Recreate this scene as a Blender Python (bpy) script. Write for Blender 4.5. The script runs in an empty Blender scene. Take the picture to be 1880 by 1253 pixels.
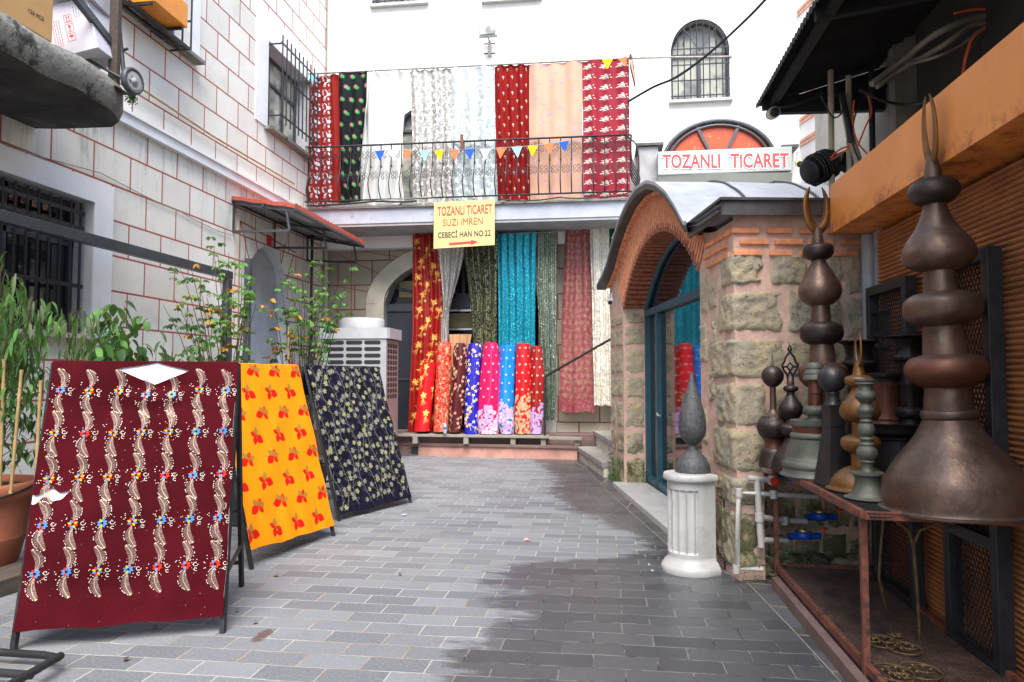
import bpy, bmesh, math, random
from mathutils import Vector, noise, Matrix
R=math.radians
random.seed(7)
scn=bpy.context.scene
# ---------------------------------------------------------------- camera
F=1300.0; YAW=R(7.45); PIT=math.atan(65.5/1300); HC=1.5
fw=Vector((-math.sin(YAW)*math.cos(PIT),math.cos(YAW)*math.cos(PIT),math.sin(PIT)))
rt=Vector((math.cos(YAW),math.sin(YAW),0)); up=rt.cross(fw); CAM=Vector((0,0,HC))
cd=bpy.data.cameras.new('camera'); cam=bpy.data.objects.new('camera',cd)
scn.collection.objects.link(cam); scn.camera=cam
cam.location=CAM; cam.rotation_euler=(R(90)+PIT,0,YAW)
cd.sensor_width=36; cd.lens=F/1880*36; cd.clip_start=.05; cd.clip_end=500
# ---------------------------------------------------------------- sky, sun, exposure
SUN_EL=R(56); SUN_AZ=R(168)      # azimuth clockwise from +Y
w=bpy.data.worlds.new('World'); scn.world=w; w.use_nodes=True
nt=w.node_tree; sky=nt.nodes.new('ShaderNodeTexSky'); sky.sky_type='NISHITA'; sky.sun_disc=False
sky.sun_elevation=SUN_EL; sky.sun_rotation=SUN_AZ; sky.dust_density=1.6; sky.ozone_density=1
bg=nt.nodes['Background']; bg.inputs[1].default_value=.15
nt.links.new(sky.outputs[0],bg.inputs[0])
sl=bpy.data.lights.new('sun','SUN'); sl.energy=3.0; sl.angle=R(45); sl.color=(1,.95,.88)
so=bpy.data.objects.new('sun',sl); scn.collection.objects.link(so)
sd=Vector((math.sin(SUN_AZ)*math.cos(SUN_EL),math.cos(SUN_AZ)*math.cos(SUN_EL),math.sin(SUN_EL)))
so.rotation_euler=sd.to_track_quat('Z','Y').to_euler(); so.location=sd*30
scn.view_settings.view_transform='Standard'; scn.view_settings.look='None'
scn.view_settings.exposure=1.4; scn.view_settings.gamma=1
# ---------------------------------------------------------------- measuring helpers: real planes seen from the camera
def ray(x,y): return fw+rt*((x-940)/F)+up*((626.5-y)/F)
def G(x,y,z=0): d=ray(x,y); return CAM+d*((z-HC)/d.z)
def PX(x,y,X): d=ray(x,y); return CAM+d*(X/d.x)
def PY(x,y,Y): d=ray(x,y); return CAM+d*(Y/d.y)
def CZ(x,y,Z): return CAM+ray(x,y)*Z
HR=R(9.35); HP=Vector((.969,5.47,0)); h1=Vector((math.cos(HR),math.sin(HR),0)); h2=Vector((-math.sin(HR),math.cos(HR),0))
def HW(x,y,z): return HP+h1*x+h2*y+Vector((0,0,z))
def hy(x,y,ly=0):
    d=ray(x,y); t=(ly-(CAM-HP).dot(h2))/d.dot(h2); p=CAM+d*t; return ((p-HP).dot(h1),p.z)
def hx(x,y,lx=0):
    d=ray(x,y); t=(lx-(CAM-HP).dot(h1))/d.dot(h1); p=CAM+d*t; return ((p-HP).dot(h2),p.z)
def lerp(a,b,t): return a+(b-a)*t
def interp(tab,x):
    if x<=tab[0][0]: return tab[0][1]
    for (a,b),(c,d) in zip(tab,tab[1:]):
        if x<=c: return lerp(b,d,(x-a)/(c-a)) if c>a else d
    return tab[-1][1]
def nz(p,s=1.0,seed=0): return noise.noise(Vector((p[0]*s+seed*7.3,p[1]*s-seed*3.1,p[2]*s+seed)))
# ---------------------------------------------------------------- materials
def S(h):
    h=h.lstrip('#'); c=[int(h[i:i+2],16)/255 for i in (0,2,4)]
    return tuple((x/12.92 if x<=.04045 else ((x+.055)/1.055)**2.4) for x in c)
class NT:
    def __init__(s,name):
        s.m=bpy.data.materials.new(name); s.m.use_nodes=True; s.t=s.m.node_tree; s.b=s.t.nodes['Principled BSDF']
    def n(s,ty,**k):
        o=s.t.nodes.new('ShaderNode'+ty)
        for a,v in k.items():
            if a.startswith('i_'): o.inputs[a[2:].replace('_',' ')].default_value=v
            else: setattr(o,a,v)
        return o
    def l(s,a,b): s.t.links.new(a,b)
    def set(s,**k):
        for a,v in k.items():
            i=s.b.inputs[a.replace('_',' ')]
            if isinstance(v,bpy.types.NodeSocket): s.l(v,i)
            else: i.default_value=(*v,1) if isinstance(v,tuple) and len(v)==3 else v
    def math(s,op,a,b=0,c=None,clamp=False):
        o=s.n('Math',operation=op); o.use_clamp=clamp
        for i,v in enumerate((a,b) if c is None else (a,b,c)):
            if isinstance(v,bpy.types.NodeSocket): s.l(v,o.inputs[i])
            else: o.inputs[i].default_value=v
        return o.outputs[0]
    def mix(s,f,a,b,mode='MIX'):
        o=s.n('Mix',data_type='RGBA',blend_type=mode)
        for i,v in ((0,f),(6,a),(7,b)):
            if isinstance(v,bpy.types.NodeSocket): s.l(v,o.inputs[i])
            else: o.inputs[i].default_value=(*v,1) if isinstance(v,tuple) and len(v)==3 else v
        return o.outputs[2]
    def pos(s,world=False):
        if world: return s.n('NewGeometry').outputs['Position']
        return s.n('TexCoord').outputs['Object']
    def noise(s,v,scale,detail=4,rough=.6,dist=0):
        o=s.n('TexNoise'); s.l(v,o.inputs['Vector']); o.inputs['Scale'].default_value=scale
        o.inputs['Detail'].default_value=detail; o.inputs['Roughness'].default_value=rough; o.inputs['Distortion'].default_value=dist
        return o.outputs[0]
    def ramp(s,f,lo,hi):
        o=s.n('MapRange'); o.interpolation_type='SMOOTHSTEP'; s.l(f,o.inputs[0]); o.inputs[1].default_value=lo; o.inputs[2].default_value=hi
        return o.outputs[0]
    def scalev(s,v,sc):
        o=s.n('VectorMath',operation='MULTIPLY'); s.l(v,o.inputs[0]); o.inputs[1].default_value=sc; return o.outputs[0]
    def bump(s,h,strength,dist=.01):
        o=s.n('Bump'); s.l(h,o.inputs['Height']); o.inputs['Strength'].default_value=strength; o.inputs['Distance'].default_value=dist
        s.l(o.outputs[0],s.b.inputs['Normal']); return o
def mat(name,col,rough=.6,metal=0,var=.15,vs=6,bump=.15,bs=60,world=False,col2=None,c2lo=.5,c2hi=.7,c2s=4,stretch=None,sheen=0,bd=.004,coat=0):
    t=NT(name); v=t.pos(world)
    if stretch: v=t.scalev(v,stretch)
    n=t.noise(v,vs); lo=tuple(c*(1-var) for c in col); hi=tuple(min(1,c*(1+var)) for c in col)
    c=t.mix(t.ramp(n,.3,.7),lo,hi)
    if col2: c=t.mix(t.ramp(t.noise(v,c2s,6,.7),c2lo,c2hi),c,col2)
    t.set(Base_Color=c,Roughness=rough,Metallic=metal)
    rn=t.n('MapRange'); t.l(n,rn.inputs[0]); rn.inputs[3].default_value=max(.02,rough-.12); rn.inputs[4].default_value=min(1,rough+.12)
    t.l(rn.outputs[0],t.b.inputs['Roughness'])
    if bump: t.bump(t.noise(v,bs,4,.6),bump,bd)
    if sheen: t.set(Sheen_Weight=sheen,Sheen_Roughness=.3)
    if coat: t.set(Coat_Weight=coat,Coat_Roughness=.1)
    return t.m
def planev(t,ax,oa,oz):
    s=t.n('SeparateXYZ'); t.l(t.pos(True),s.inputs[0]); c=t.n('CombineXYZ')
    t.l(t.math('ADD',s.outputs[ax],oa),c.inputs[0]); t.l(t.math('ADD',s.outputs[2],oz),c.inputs[1]); return c.outputs[0],s
def roughcast(name,ax,stone,joint,bw=.62,rh=.413,oa=0,oz=-.02,dark=None,stain=True):
    t=NT(name); v,s=planev(t,ax,oa,oz)
    b=t.n('TexBrick'); t.l(v,b.inputs['Vector'])
    b.offset=.5; b.inputs['Scale'].default_value=1; b.inputs['Brick Width'].default_value=bw; b.inputs['Row Height'].default_value=rh
    b.inputs['Mortar Size'].default_value=.0115; b.inputs['Mortar Smooth'].default_value=.15; b.inputs['Bias'].default_value=0
    b.inputs['Color1'].default_value=(*[c*.93 for c in stone],1); b.inputs['Color2'].default_value=(*[min(1,c*1.05) for c in stone],1); b.inputs['Mortar'].default_value=(*joint,1)
    p=t.pos(True); n1=t.noise(p,1.3,5,.65); fine=t.noise(p,95,3,.7)
    c=t.mix(t.ramp(n1,.25,.8),b.outputs[0],(.92,.91,.88),'MULTIPLY')
    c=t.mix(t.math('MULTIPLY',t.ramp(fine,.42,.62),.38),c,(.62,.61,.58),'MULTIPLY')
    if stain:  # rain streaks under the string course
        sv=t.scalev(p,(1,3,.35)); st=t.math('MULTIPLY',t.ramp(t.noise(sv,2.2,6,.75),.5,.75),t.ramp(s.outputs[2],3.3,4.4),clamp=True)
        st=t.math('MULTIPLY',st,t.math('LESS_THAN',s.outputs[2],4.55)); c=t.mix(t.math('MULTIPLY',st,.8),c,(.16,.155,.14))
        lo=t.math('MULTIPLY',t.ramp(t.noise(p,2.5,6,.7),.5,.8),.4); c=t.mix(lo,c,(.68,.67,.64),'MULTIPLY')
    c=t.mix(b.outputs['Fac'],c,joint)
    t.set(Base_Color=c,Roughness=.9)
    inv=t.math('SUBTRACT',1,b.outputs['Fac']); h=t.math('ADD',t.math('MULTIPLY',inv,1.1),t.math('MULTIPLY',t.math('MULTIPLY',fine,inv),.9))
    t.bump(h,1,.02); return t.m
MT={}
def mk():
    m=MT
    m['lwall']=roughcast('roughcast wall blocks',1,S('fbf8f0'),S('a85446'),oa=.26)
    m['swall']=roughcast('shop wall blocks',0,S('aba596'),S('7a3c34'),bw=.72,rh=.5,oa=.35,oz=.14,stain=False)
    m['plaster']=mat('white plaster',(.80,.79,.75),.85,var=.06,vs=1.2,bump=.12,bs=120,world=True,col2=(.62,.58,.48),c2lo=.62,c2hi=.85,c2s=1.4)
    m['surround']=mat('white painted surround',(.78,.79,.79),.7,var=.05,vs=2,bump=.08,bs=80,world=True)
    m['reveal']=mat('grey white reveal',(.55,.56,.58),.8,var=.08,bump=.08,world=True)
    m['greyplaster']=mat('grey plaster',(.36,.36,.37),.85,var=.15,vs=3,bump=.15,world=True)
    m['dim']=mat('dark room interior',(.02,.02,.022),.9,var=.3,bump=0)
    m['glassd']=NT('opaque dark room pane'); t=m['glassd']; t.set(Base_Color=(.012,.014,.016),Roughness=.04,IOR=1.6); nn=t.noise(t.pos(),1.4,2); t.bump(nn,.08,.02); m['glassd']=t.m  # opaque pane; the dark of the room behind is put into its colour
    t=NT('pale window glass'); t.set(Base_Color=t.mix(t.ramp(t.noise(t.pos(),2.5,2),.4,.6),(.5,.5,.42),(.2,.21,.2)),Roughness=.12,IOR=1.5); m['glassp']=t.m
    t=NT('orange glass'); t.set(Base_Color=t.mix(t.ramp(t.noise(t.pos(),9,4),.6,.75),(.62,.085,.02),(.75,.3,.15)),Roughness=.15); m['glasso']=t.m
    m['iron']=mat('black iron',(.022,.023,.026),.5,.3,var=.3,vs=20,bump=.2,bs=90)
    m['greysteel']=mat('dark grey paint',(.06,.067,.078),.45,.2,var=.2,vs=8,bump=.1,col2=(.2,.19,.18),c2lo=.72,c2hi=.8,c2s=14)
    m['teal']=mat('blue green painted frame',S('2c5360'),.45,.1,var=.15,vs=9,bump=.08)
    m['rust']=mat('rusted red steel',S('7a4636'),.75,.2,var=.35,vs=14,bump=.4,bs=70,col2=S('4a3630'),c2lo=.45,c2hi=.65,c2s=18)
    m['meshrust']=mat('rusty expanded mesh',S('5a463c'),.8,.3,var=.4,vs=10,bump=.3)
    m['meshblk']=mat('dark mesh',(.03,.03,.032),.6,.4,var=.3,bump=0)
    m['concrete']=mat('weathered concrete',S('85847c'),.95,var=.3,vs=3,bump=.9,bs=18,bd=.02,world=True,col2=S('3a3833'),c2lo=.5,c2hi=.62,c2s=3)
    m['soffitc']=mat('dark concrete underside',(.045,.043,.04),.95,var=.5,vs=2.5,bump=.6,bs=10,bd=.02,world=True,col2=(.16,.155,.15),c2lo=.6,c2hi=.75,c2s=2.5)  # near-black on the slab underside only, sides and top stay grey
    m['slabface']=mat('pale grey fascia paint',(.36,.385,.45),.7,var=.1,vs=3,bump=.1,world=True,col2=(.2,.19,.18),c2lo=.58,c2hi=.75,c2s=5)
    m['lead']=mat('lead sheet roofing',(.36,.38,.42),.55,.25,var=.14,vs=2.5,bump=.25,bs=6,bd=.02,world=True,col2=(.24,.24,.26),c2lo=.5,c2hi=.8,c2s=6)
    m['leaddark']=mat('dark metal cornice',(.085,.083,.085),.5,.5,var=.25,vs=6,bump=.2,bs=20)
    m['brick']=mat('thin roman brick',S('a2634c'),.9,var=.3,vs=22,bump=.6,bs=70,world=True,col2=S('8c4a34'),c2lo=.5,c2hi=.65,c2s=7)
    m['pinkmortar']=mat('pink lime mortar',S('c8a695'),.95,var=.16,vs=7,bump=.7,bs=45,bd=.01,world=True,col2=S('b09a84'),c2lo=.5,c2hi=.75,c2s=2.2)
    t=NT('pitted tuff stone'); p=t.pos(True); n=t.noise(p,3.5,5,.65); c=t.mix(t.ramp(n,.35,.65),S('b0a792'),S('c8b592'))
    c=t.mix(t.ramp(t.noise(p,30,5,.75),.35,.72),tuple(.42*x for x in (1,.98,.95)),c,'MIX') if False else t.mix(t.math('MULTIPLY',t.ramp(t.noise(p,34,5,.75),.45,.75),.5),c,(.20,.185,.16))
    vo=t.n('TexVoronoi'); t.l(p,vo.inputs['Vector']); vo.inputs['Scale'].default_value=26; pit=t.math('MULTIPLY',t.math('LESS_THAN',vo.outputs['Distance'],.17),t.ramp(t.noise(p,6,2),.5,.6))
    c=t.mix(t.math('MULTIPLY',pit,.85),c,(.07,.06,.05)); sp=t.n('SeparateXYZ'); t.l(p,sp.inputs[0])
    low=t.math('SUBTRACT',1,t.ramp(sp.outputs[2],.3,1.15)); moss=t.math('MULTIPLY',low,t.ramp(t.noise(p,5,6,.7),.42,.6)); c=t.mix(t.math('MULTIPLY',moss,.85),c,S('4b4f28'))
    t.set(Base_Color=c,Roughness=.95); h=t.math('SUBTRACT',t.math('ADD',t.noise(p,55,6,.75),t.noise(p,17,5,.8)),t.math('MULTIPLY',pit,1.4)); t.bump(h,1,.02); m['tuff']=t.m
    m['steps']=mat('worn stone step',S('8e8b84'),.85,var=.2,vs=5,bump=.5,bs=60,world=True,col2=S('5c5a55'),c2lo=.55,c2hi=.7,c2s=5)
    m['pinkstone']=mat('pink stone riser',S('b08478'),.85,var=.18,vs=4,bump=.3,world=True)
    m['brownledge']=mat('brown ledge slab',S('6b5650'),.7,var=.2,vs=4,bump=.2,world=True)
    m['oldwood']=mat('grey weathered wood',S('8a857c'),.85,var=.25,vs=4,bump=.4,bs=30,stretch=(1,8,8),col2=S('5d564e'),c2lo=.5,c2hi=.7,c2s=4)
    m['marble']=mat('white marble',(.46,.455,.44),.45,var=.1,vs=4,bump=.25,bs=30,col2=(.27,.26,.22),c2lo=.5,c2hi=.8,c2s=5)
    m['basalt']=mat('pitted grey cast finial',(.07,.072,.078),.55,.2,var=.3,vs=40,bump=1,bs=70,bd=.006)
    def metal(name,a,b,pat,r=.38):
        t=NT(name); p=t.pos(); n=t.noise(p,3,6,.7); c=t.mix(t.ramp(n,.35,.68),a,b)
        v=t.scalev(p,(7,7,1.3)); st=t.ramp(t.noise(v,3.2,5,.7),.6,.78); c=t.mix(t.math('MULTIPLY',st,.75),c,pat)
        sc=t.ramp(t.noise(p,60,4,.7),.62,.78); c=t.mix(t.math('MULTIPLY',sc,.45),c,(.42,.36,.31)); nn=t.n('SeparateXYZ'); t.l(t.n('NewGeometry').outputs['Normal'],nn.inputs[0]); du=t.math('MULTIPLY',t.ramp(nn.outputs[2],.15,.95),t.ramp(t.noise(p,8,5,.7),.3,.7)); c=t.mix(t.math('MULTIPLY',du,.35),c,(.30,.27,.24))
        t.set(Base_Color=c,Metallic=.7); rr=t.n('MapRange'); t.l(t.noise(p,9,5,.7),rr.inputs[0]); rr.inputs[3].default_value=r-.2; rr.inputs[4].default_value=r+.3
        t.l(rr.outputs[0],t.b.inputs['Roughness']); hb_=t.math('ADD',t.noise(p,5,4,.6),t.math('MULTIPLY',t.noise(p,38,3,.6),.12)); t.bump(hb_,.35,.02); return t.m
    m['copper']=metal('aged brown copper',S('54433a'),S('7a6252'),S('747a72'),.4)
    m['copperdk']=metal('dark patinated copper',S('362c2a'),S('4a3f3a'),S('484c4a'),.42)
    m['redcopper']=metal('red copper',S('5a382b'),S('744a38'),S('50463e'),.44)
    m['blackmetal']=metal('black oxidised copper',S('241f20'),S('322c2b'),S('3c3d3c'),.42)
    m['gold']=metal('dull gilt brass',S('744e28'),S('8d6436'),S('7a6c4a'),.45)
    m['verdi']=metal('grey green verdigris',S('5c5e55'),S('74756a'),S('708678'),.6)
    m['zinc']=metal('dark zinc sheet',S('363435'),S('454244'),S('555554'),.42)
    t=NT('orange painted steel'); p=t.pos(True); c=t.mix(t.ramp(t.noise(p,1.5,4),.3,.7),(.82,.28,.055),(.9,.33,.075))
    sp=t.ramp(t.noise(t.scalev(p,(9,9,3)),6,6,.8),.63,.7); c=t.mix(t.math('MULTIPLY',sp,.75),c,S('7c3a1e')); sz=t.n('SeparateXYZ'); t.l(p,sz.inputs[0]); ed=t.math('MULTIPLY',t.math('SUBTRACT',1,t.ramp(sz.outputs[2],2.545,2.68)),t.ramp(t.noise(p,7,6,.8),.45,.62)); c=t.mix(t.math('MULTIPLY',ed,.7),c,S('8a4022')); dr=t.ramp(t.noise(t.scalev(p,(1,14,.9)),2.5,4,.7),.66,.74); c=t.mix(t.math('MULTIPLY',dr,.4),c,S('8c5230')); pa=t.ramp(t.noise(p,2.2,6,.7),.58,.66); c=t.mix(t.math('MULTIPLY',pa,.15),c,S('f09a58')); t.set(Base_Color=c,Roughness=.55); t.bump(t.noise(p,2,3),.15,.03); m['orange']=t.m
    m['shutter']=mat('orange roller shutter',S('a46a40'),.65,var=.25,vs=4,bump=.1,col2=S('6f4c38'),c2lo=.6,c2hi=.8,c2s=5)
    m['blackroof']=mat('black corrugated sheet',(.012,.011,.011),.85,var=.5,vs=5,bump=.3,bs=20)  # near-black for the canopy underside, frame and soffit
    m['sheetedge']=mat('galvanised sheet',(.32,.31,.28),.6,.4,var=.3,vs=12,bump=.2)
    m['shadewall']=mat('shaded taupe wall',(.20,.185,.155),.9,var=.25,vs=3,bump=.3,world=True)  # darker copy of the beige wall, shade painted into its colour
    m['darkwall']=mat('near black shade wall',(.028,.026,.024),.9,var=.3,vs=3,bump=.3,world=True)  # near-black: the gloom under the canopy is put into the wall colour
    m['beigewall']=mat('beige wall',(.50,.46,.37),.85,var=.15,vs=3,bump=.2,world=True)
    m['pvc']=mat('white pvc',(.48,.46,.42),.45,var=.08,bump=0,col2=(.4,.37,.3),c2lo=.6,c2hi=.75,c2s=12)
    m['taupecable']=mat('taupe cable',(.16,.145,.115),.6,var=.2,bump=.1)
    m['beigepipe']=mat('beige pipe',(.42,.38,.28),.5,var=.12,bump=.05)
    m['greypipe']=mat('grey pipe',(.33,.34,.37),.5,var=.12,bump=.05)
    m['brass']=mat('brass fitting',(.5,.36,.15),.4,.8,var=.2,bump=.1)
    m['black']=mat('black rubber',(.012,.012,.013),.55,var=.3,bump=.1)
    m['blueplastic']=mat('blue plastic',(.01,.06,.35),.4,var=.1,bump=0)
    m['redplastic']=mat('red plastic',(.6,.03,.015),.4,var=.1,bump=0)
    m['redcable']=mat('orange red cable',(.7,.11,.04),.5,var=.1,bump=0)
    m['yellow']=mat('yellowed plastic',(.62,.5,.2),.5,var=.1,bump=0)
    m['white']=mat('white enamel',(.40,.41,.43),.45,var=.05,bump=.05)
    m['acgrey']=mat('light grey appliance paint',(.33,.33,.35),.4,var=.05,vs=2,bump=.05)
    m['acpink']=mat('grey beige appliance panel',(.26,.225,.22),.45,var=.06,vs=2,bump=.05)
    m['acslot']=mat('flat black slot shade',(.012,.012,.014),.7,var=.2,bump=0)  # flat black stands in for the shade inside slots and vents
    m['darkdoor']=mat('dark blue grey door',S('2a2f3a'),.5,var=.12,vs=3,bump=.06)
    m['terracotta']=mat('terracotta',S('9a5a40'),.85,var=.2,vs=3,bump=.3,bs=40,col2=S('7a4634'),c2lo=.5,c2hi=.7,c2s=3)
    m['soil']=mat('potting soil',(.03,.022,.016),.95,var=.4,vs=30,bump=.8)
    m['planter']=mat('dark planter plastic',(.02,.022,.028),.6,var=.2,bump=.1)
    m['plank']=mat('old brown plank',S('4a4038'),.85,var=.3,vs=3,bump=.4,bs=30,stretch=(8,1,8))
    m['bamboo']=mat('bamboo cane',S('a58a5c'),.6,var=.25,vs=8,bump=.1)
    m['stem']=mat('green brown stem',S('5f5a35'),.7,var=.3,bump=.1)
    m['twig']=mat('dark twig',(.05,.035,.03),.8,var=.3,bump=.1)
    def leafm(name,a,b):
        t=NT(name); o=t.n('ObjectInfo'); n=t.noise(t.pos(),9,3); c=t.mix(t.ramp(n,.3,.7),a,b); t.set(Base_Color=c,Roughness=.6); t.b.inputs['Specular IOR Level'].default_value=.3
        tr=t.n('BsdfTranslucent'); t.l(t.mix(.5,c,(.3,.5,.05)),tr.inputs[0]); mx=t.n('MixShader'); mx.inputs[0].default_value=.3
        out=t.t.nodes['Material Output']; t.l(t.b.outputs[0],mx.inputs[1]); t.l(tr.outputs[0],mx.inputs[2]); t.l(mx.outputs[0],out.inputs[0]); return t.m
    m['leafdk']=leafm('dark green leaf',(.018,.062,.016),(.03,.10,.024))
    m['leafmd']=leafm('mid green leaf',(.05,.12,.03),(.08,.17,.04))
    m['leaflt']=leafm('bright green leaf',(.08,.22,.05),(.13,.28,.06))
    m['leafwilt']=leafm('wilted leaf',(.07,.11,.045),(.12,.15,.07))
    m['leafyel']=leafm('yellowed leaf',(.42,.26,.04),(.50,.20,.03))
    m['leafbr']=leafm('brown leaf',(.16,.07,.02),(.10,.04,.015))
    m['cardboard']=mat('brown cardboard',S('c09660'),.8,var=.06,vs=3,bump=.1)
    m['cardbrown']=mat('dark cardboard',S('8c6a44'),.8,var=.06,vs=3,bump=.1)
    m['whitecard']=mat('white carton',S('cfcdd6'),.6,var=.03,vs=3,bump=.05)
    m['orangecard']=mat('orange plastic crate',S('e08a1c'),.45,var=.1,vs=4,bump=.05)
    m['printred']=mat('red print',S('d2413a'),.6,var=0,bump=0); m['printblk']=mat('black print',(.02,.02,.02),.6,var=0,bump=0)
    m['printgreen']=mat('faded green print',S('8c9a4c'),.6,var=0,bump=0); m['printpink']=mat('faded pink print',S('dd9a94'),.6,var=0,bump=0)
    m['signyel']=mat('pale yellow sign board',S('c8b878'),.5,var=.03,vs=3,bump=0)
    m['signwhite']=mat('grey white sign box',S('9fa29f'),.45,var=.04,bump=0); m['signgrey']=mat('grey shutter box',S('9a9c92'),.5,var=.06,vs=4,bump=.05)
    m['letterred']=mat('red lettering',S('b83a38'),.5,var=0,bump=0); m['letterwhite']=mat('white lettering outline',(.8,.8,.8),.5,var=0,bump=0)
    m['letterdk']=mat('dark lettering',(.03,.035,.05),.5,var=0,bump=0); m['letterorg']=mat('faded orange lettering',S('b04a30'),.5,var=0,bump=0)
    m['rooftile']=mat('red plastic roof tile',S('a84c3c'),.5,var=.18,vs=10,bump=.1); m['tileunder']=mat('grey sheet underside',(.30,.29,.27),.7,var=.2,vs=3,bump=.1)
    m['chrome']=mat('bright steel strip',(.75,.76,.78),.3,.6,var=.05,bump=0); m['beigeblind']=mat('beige cabinet',S('8a7c5c'),.7,var=.1,bump=0)
mk()
# fabrics -----------------------------------------------------------------
def fabric(name,col,rough=.55,sheen=.0,var=.12,metal=0,bs=160,bump=.12,vs=3):
    t=NT(name); p=t.pos(); c=t.mix(t.ramp(t.noise(p,vs,3),.3,.7),tuple(x*(1-var) for x in col),tuple(min(1,x*(1+var)) for x in col))
    t.set(Base_Color=c,Roughness=rough,Metallic=metal)
    t.b.inputs['Specular IOR Level'].default_value=.5 if rough<.42 else .06
    if sheen: t.set(Sheen_Weight=sheen,Sheen_Roughness=.3,Sheen_Tint=(*[min(1,x*2+.1) for x in col],1))
    t.bump(t.noise(p,bs,3),bump,.002); return t.m
def crushed(name,a,b):
    t=NT(name); p=t.pos(); n=t.noise(t.scalev(p,(1,1,.6)),22,6,.75,.6); c=t.mix(t.ramp(n,.42,.62),a,b); t.set(Base_Color=c,Roughness=.8,Sheen_Weight=.03); t.b.inputs['Specular IOR Level'].default_value=.08; t.bump(n,.5,.01); return t.m
def sequin(name,a,b,scale=90,tilt=.9):
    t=NT(name); p=t.pos(); v=t.n('TexVoronoi'); t.l(p,v.inputs['Vector']); v.inputs['Scale'].default_value=scale
    sx=t.n('SeparateXYZ'); t.l(v.outputs['Color'],sx.inputs[0]); c=t.mix(t.ramp(sx.outputs[0],.25,.85),a,b); c=t.mix(t.math('GREATER_THAN',sx.outputs[1],.93),c,tuple(min(1,x*2.2+.1) for x in b))
    nm=t.n('NewGeometry'); s=t.n('VectorMath',operation='SUBTRACT'); t.l(v.outputs['Color'],s.inputs[0]); s.inputs[1].default_value=(.5,.5,.5)
    s2=t.n('VectorMath',operation='SCALE'); t.l(s.outputs[0],s2.inputs[0]); s2.inputs['Scale'].default_value=tilt
    ad=t.n('VectorMath',operation='ADD'); t.l(nm.outputs['Normal'],ad.inputs[0]); t.l(s2.outputs[0],ad.inputs[1]); no=t.n('VectorMath',operation='NORMALIZE'); t.l(ad.outputs[0],no.inputs[0])
    t.l(no.outputs[0],t.b.inputs['Normal']); t.set(Base_Color=c,Roughness=.3,Metallic=.55); return t.m
def brocade(name,base,fig,scale=30,lo=.47,hi=.53,dist=1.5,rough=.45,metal=.2):
    t=NT(name); p=t.pos(); n=t.noise(p,scale,3,.55,dist); f=t.ramp(n,lo,hi); c=t.mix(f,base,fig); t.set(Base_Color=c,Roughness=rough,Metallic=metal); t.bump(n,.3,.004); return t.m
def lace(name,a,b,scale,dark):
    t=NT(name); p=t.pos(); v=t.n('TexVoronoi',feature='SMOOTH_F1'); v.inputs['Smoothness'].default_value=.5
    d=t.n('TexNoise'); t.l(p,d.inputs['Vector']); d.inputs['Scale'].default_value=scale*.5; ad=t.n('VectorMath',operation='MULTIPLY_ADD'); t.l(d.outputs[1],ad.inputs[0]); ad.inputs[1].default_value=(.08,.08,.08); t.l(p,ad.inputs[2])
    t.l(ad.outputs[0],v.inputs['Vector']); v.inputs['Scale'].default_value=scale; n=t.noise(p,scale*2.2,3,.6,2)
    f=t.math('ADD',t.math('MULTIPLY',v.outputs['Distance'],1.0),t.math('MULTIPLY',n,.9)); f=t.ramp(f,.72,.92); c=t.mix(f,a,b); c=t.mix(t.math('MULTIPLY',t.ramp(n,.55,.65),dark),c,(.12,.12,.11))
    t.set(Base_Color=c,Roughness=.5,Metallic=.15); t.bump(n,.6,.01); return t.m
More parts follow.
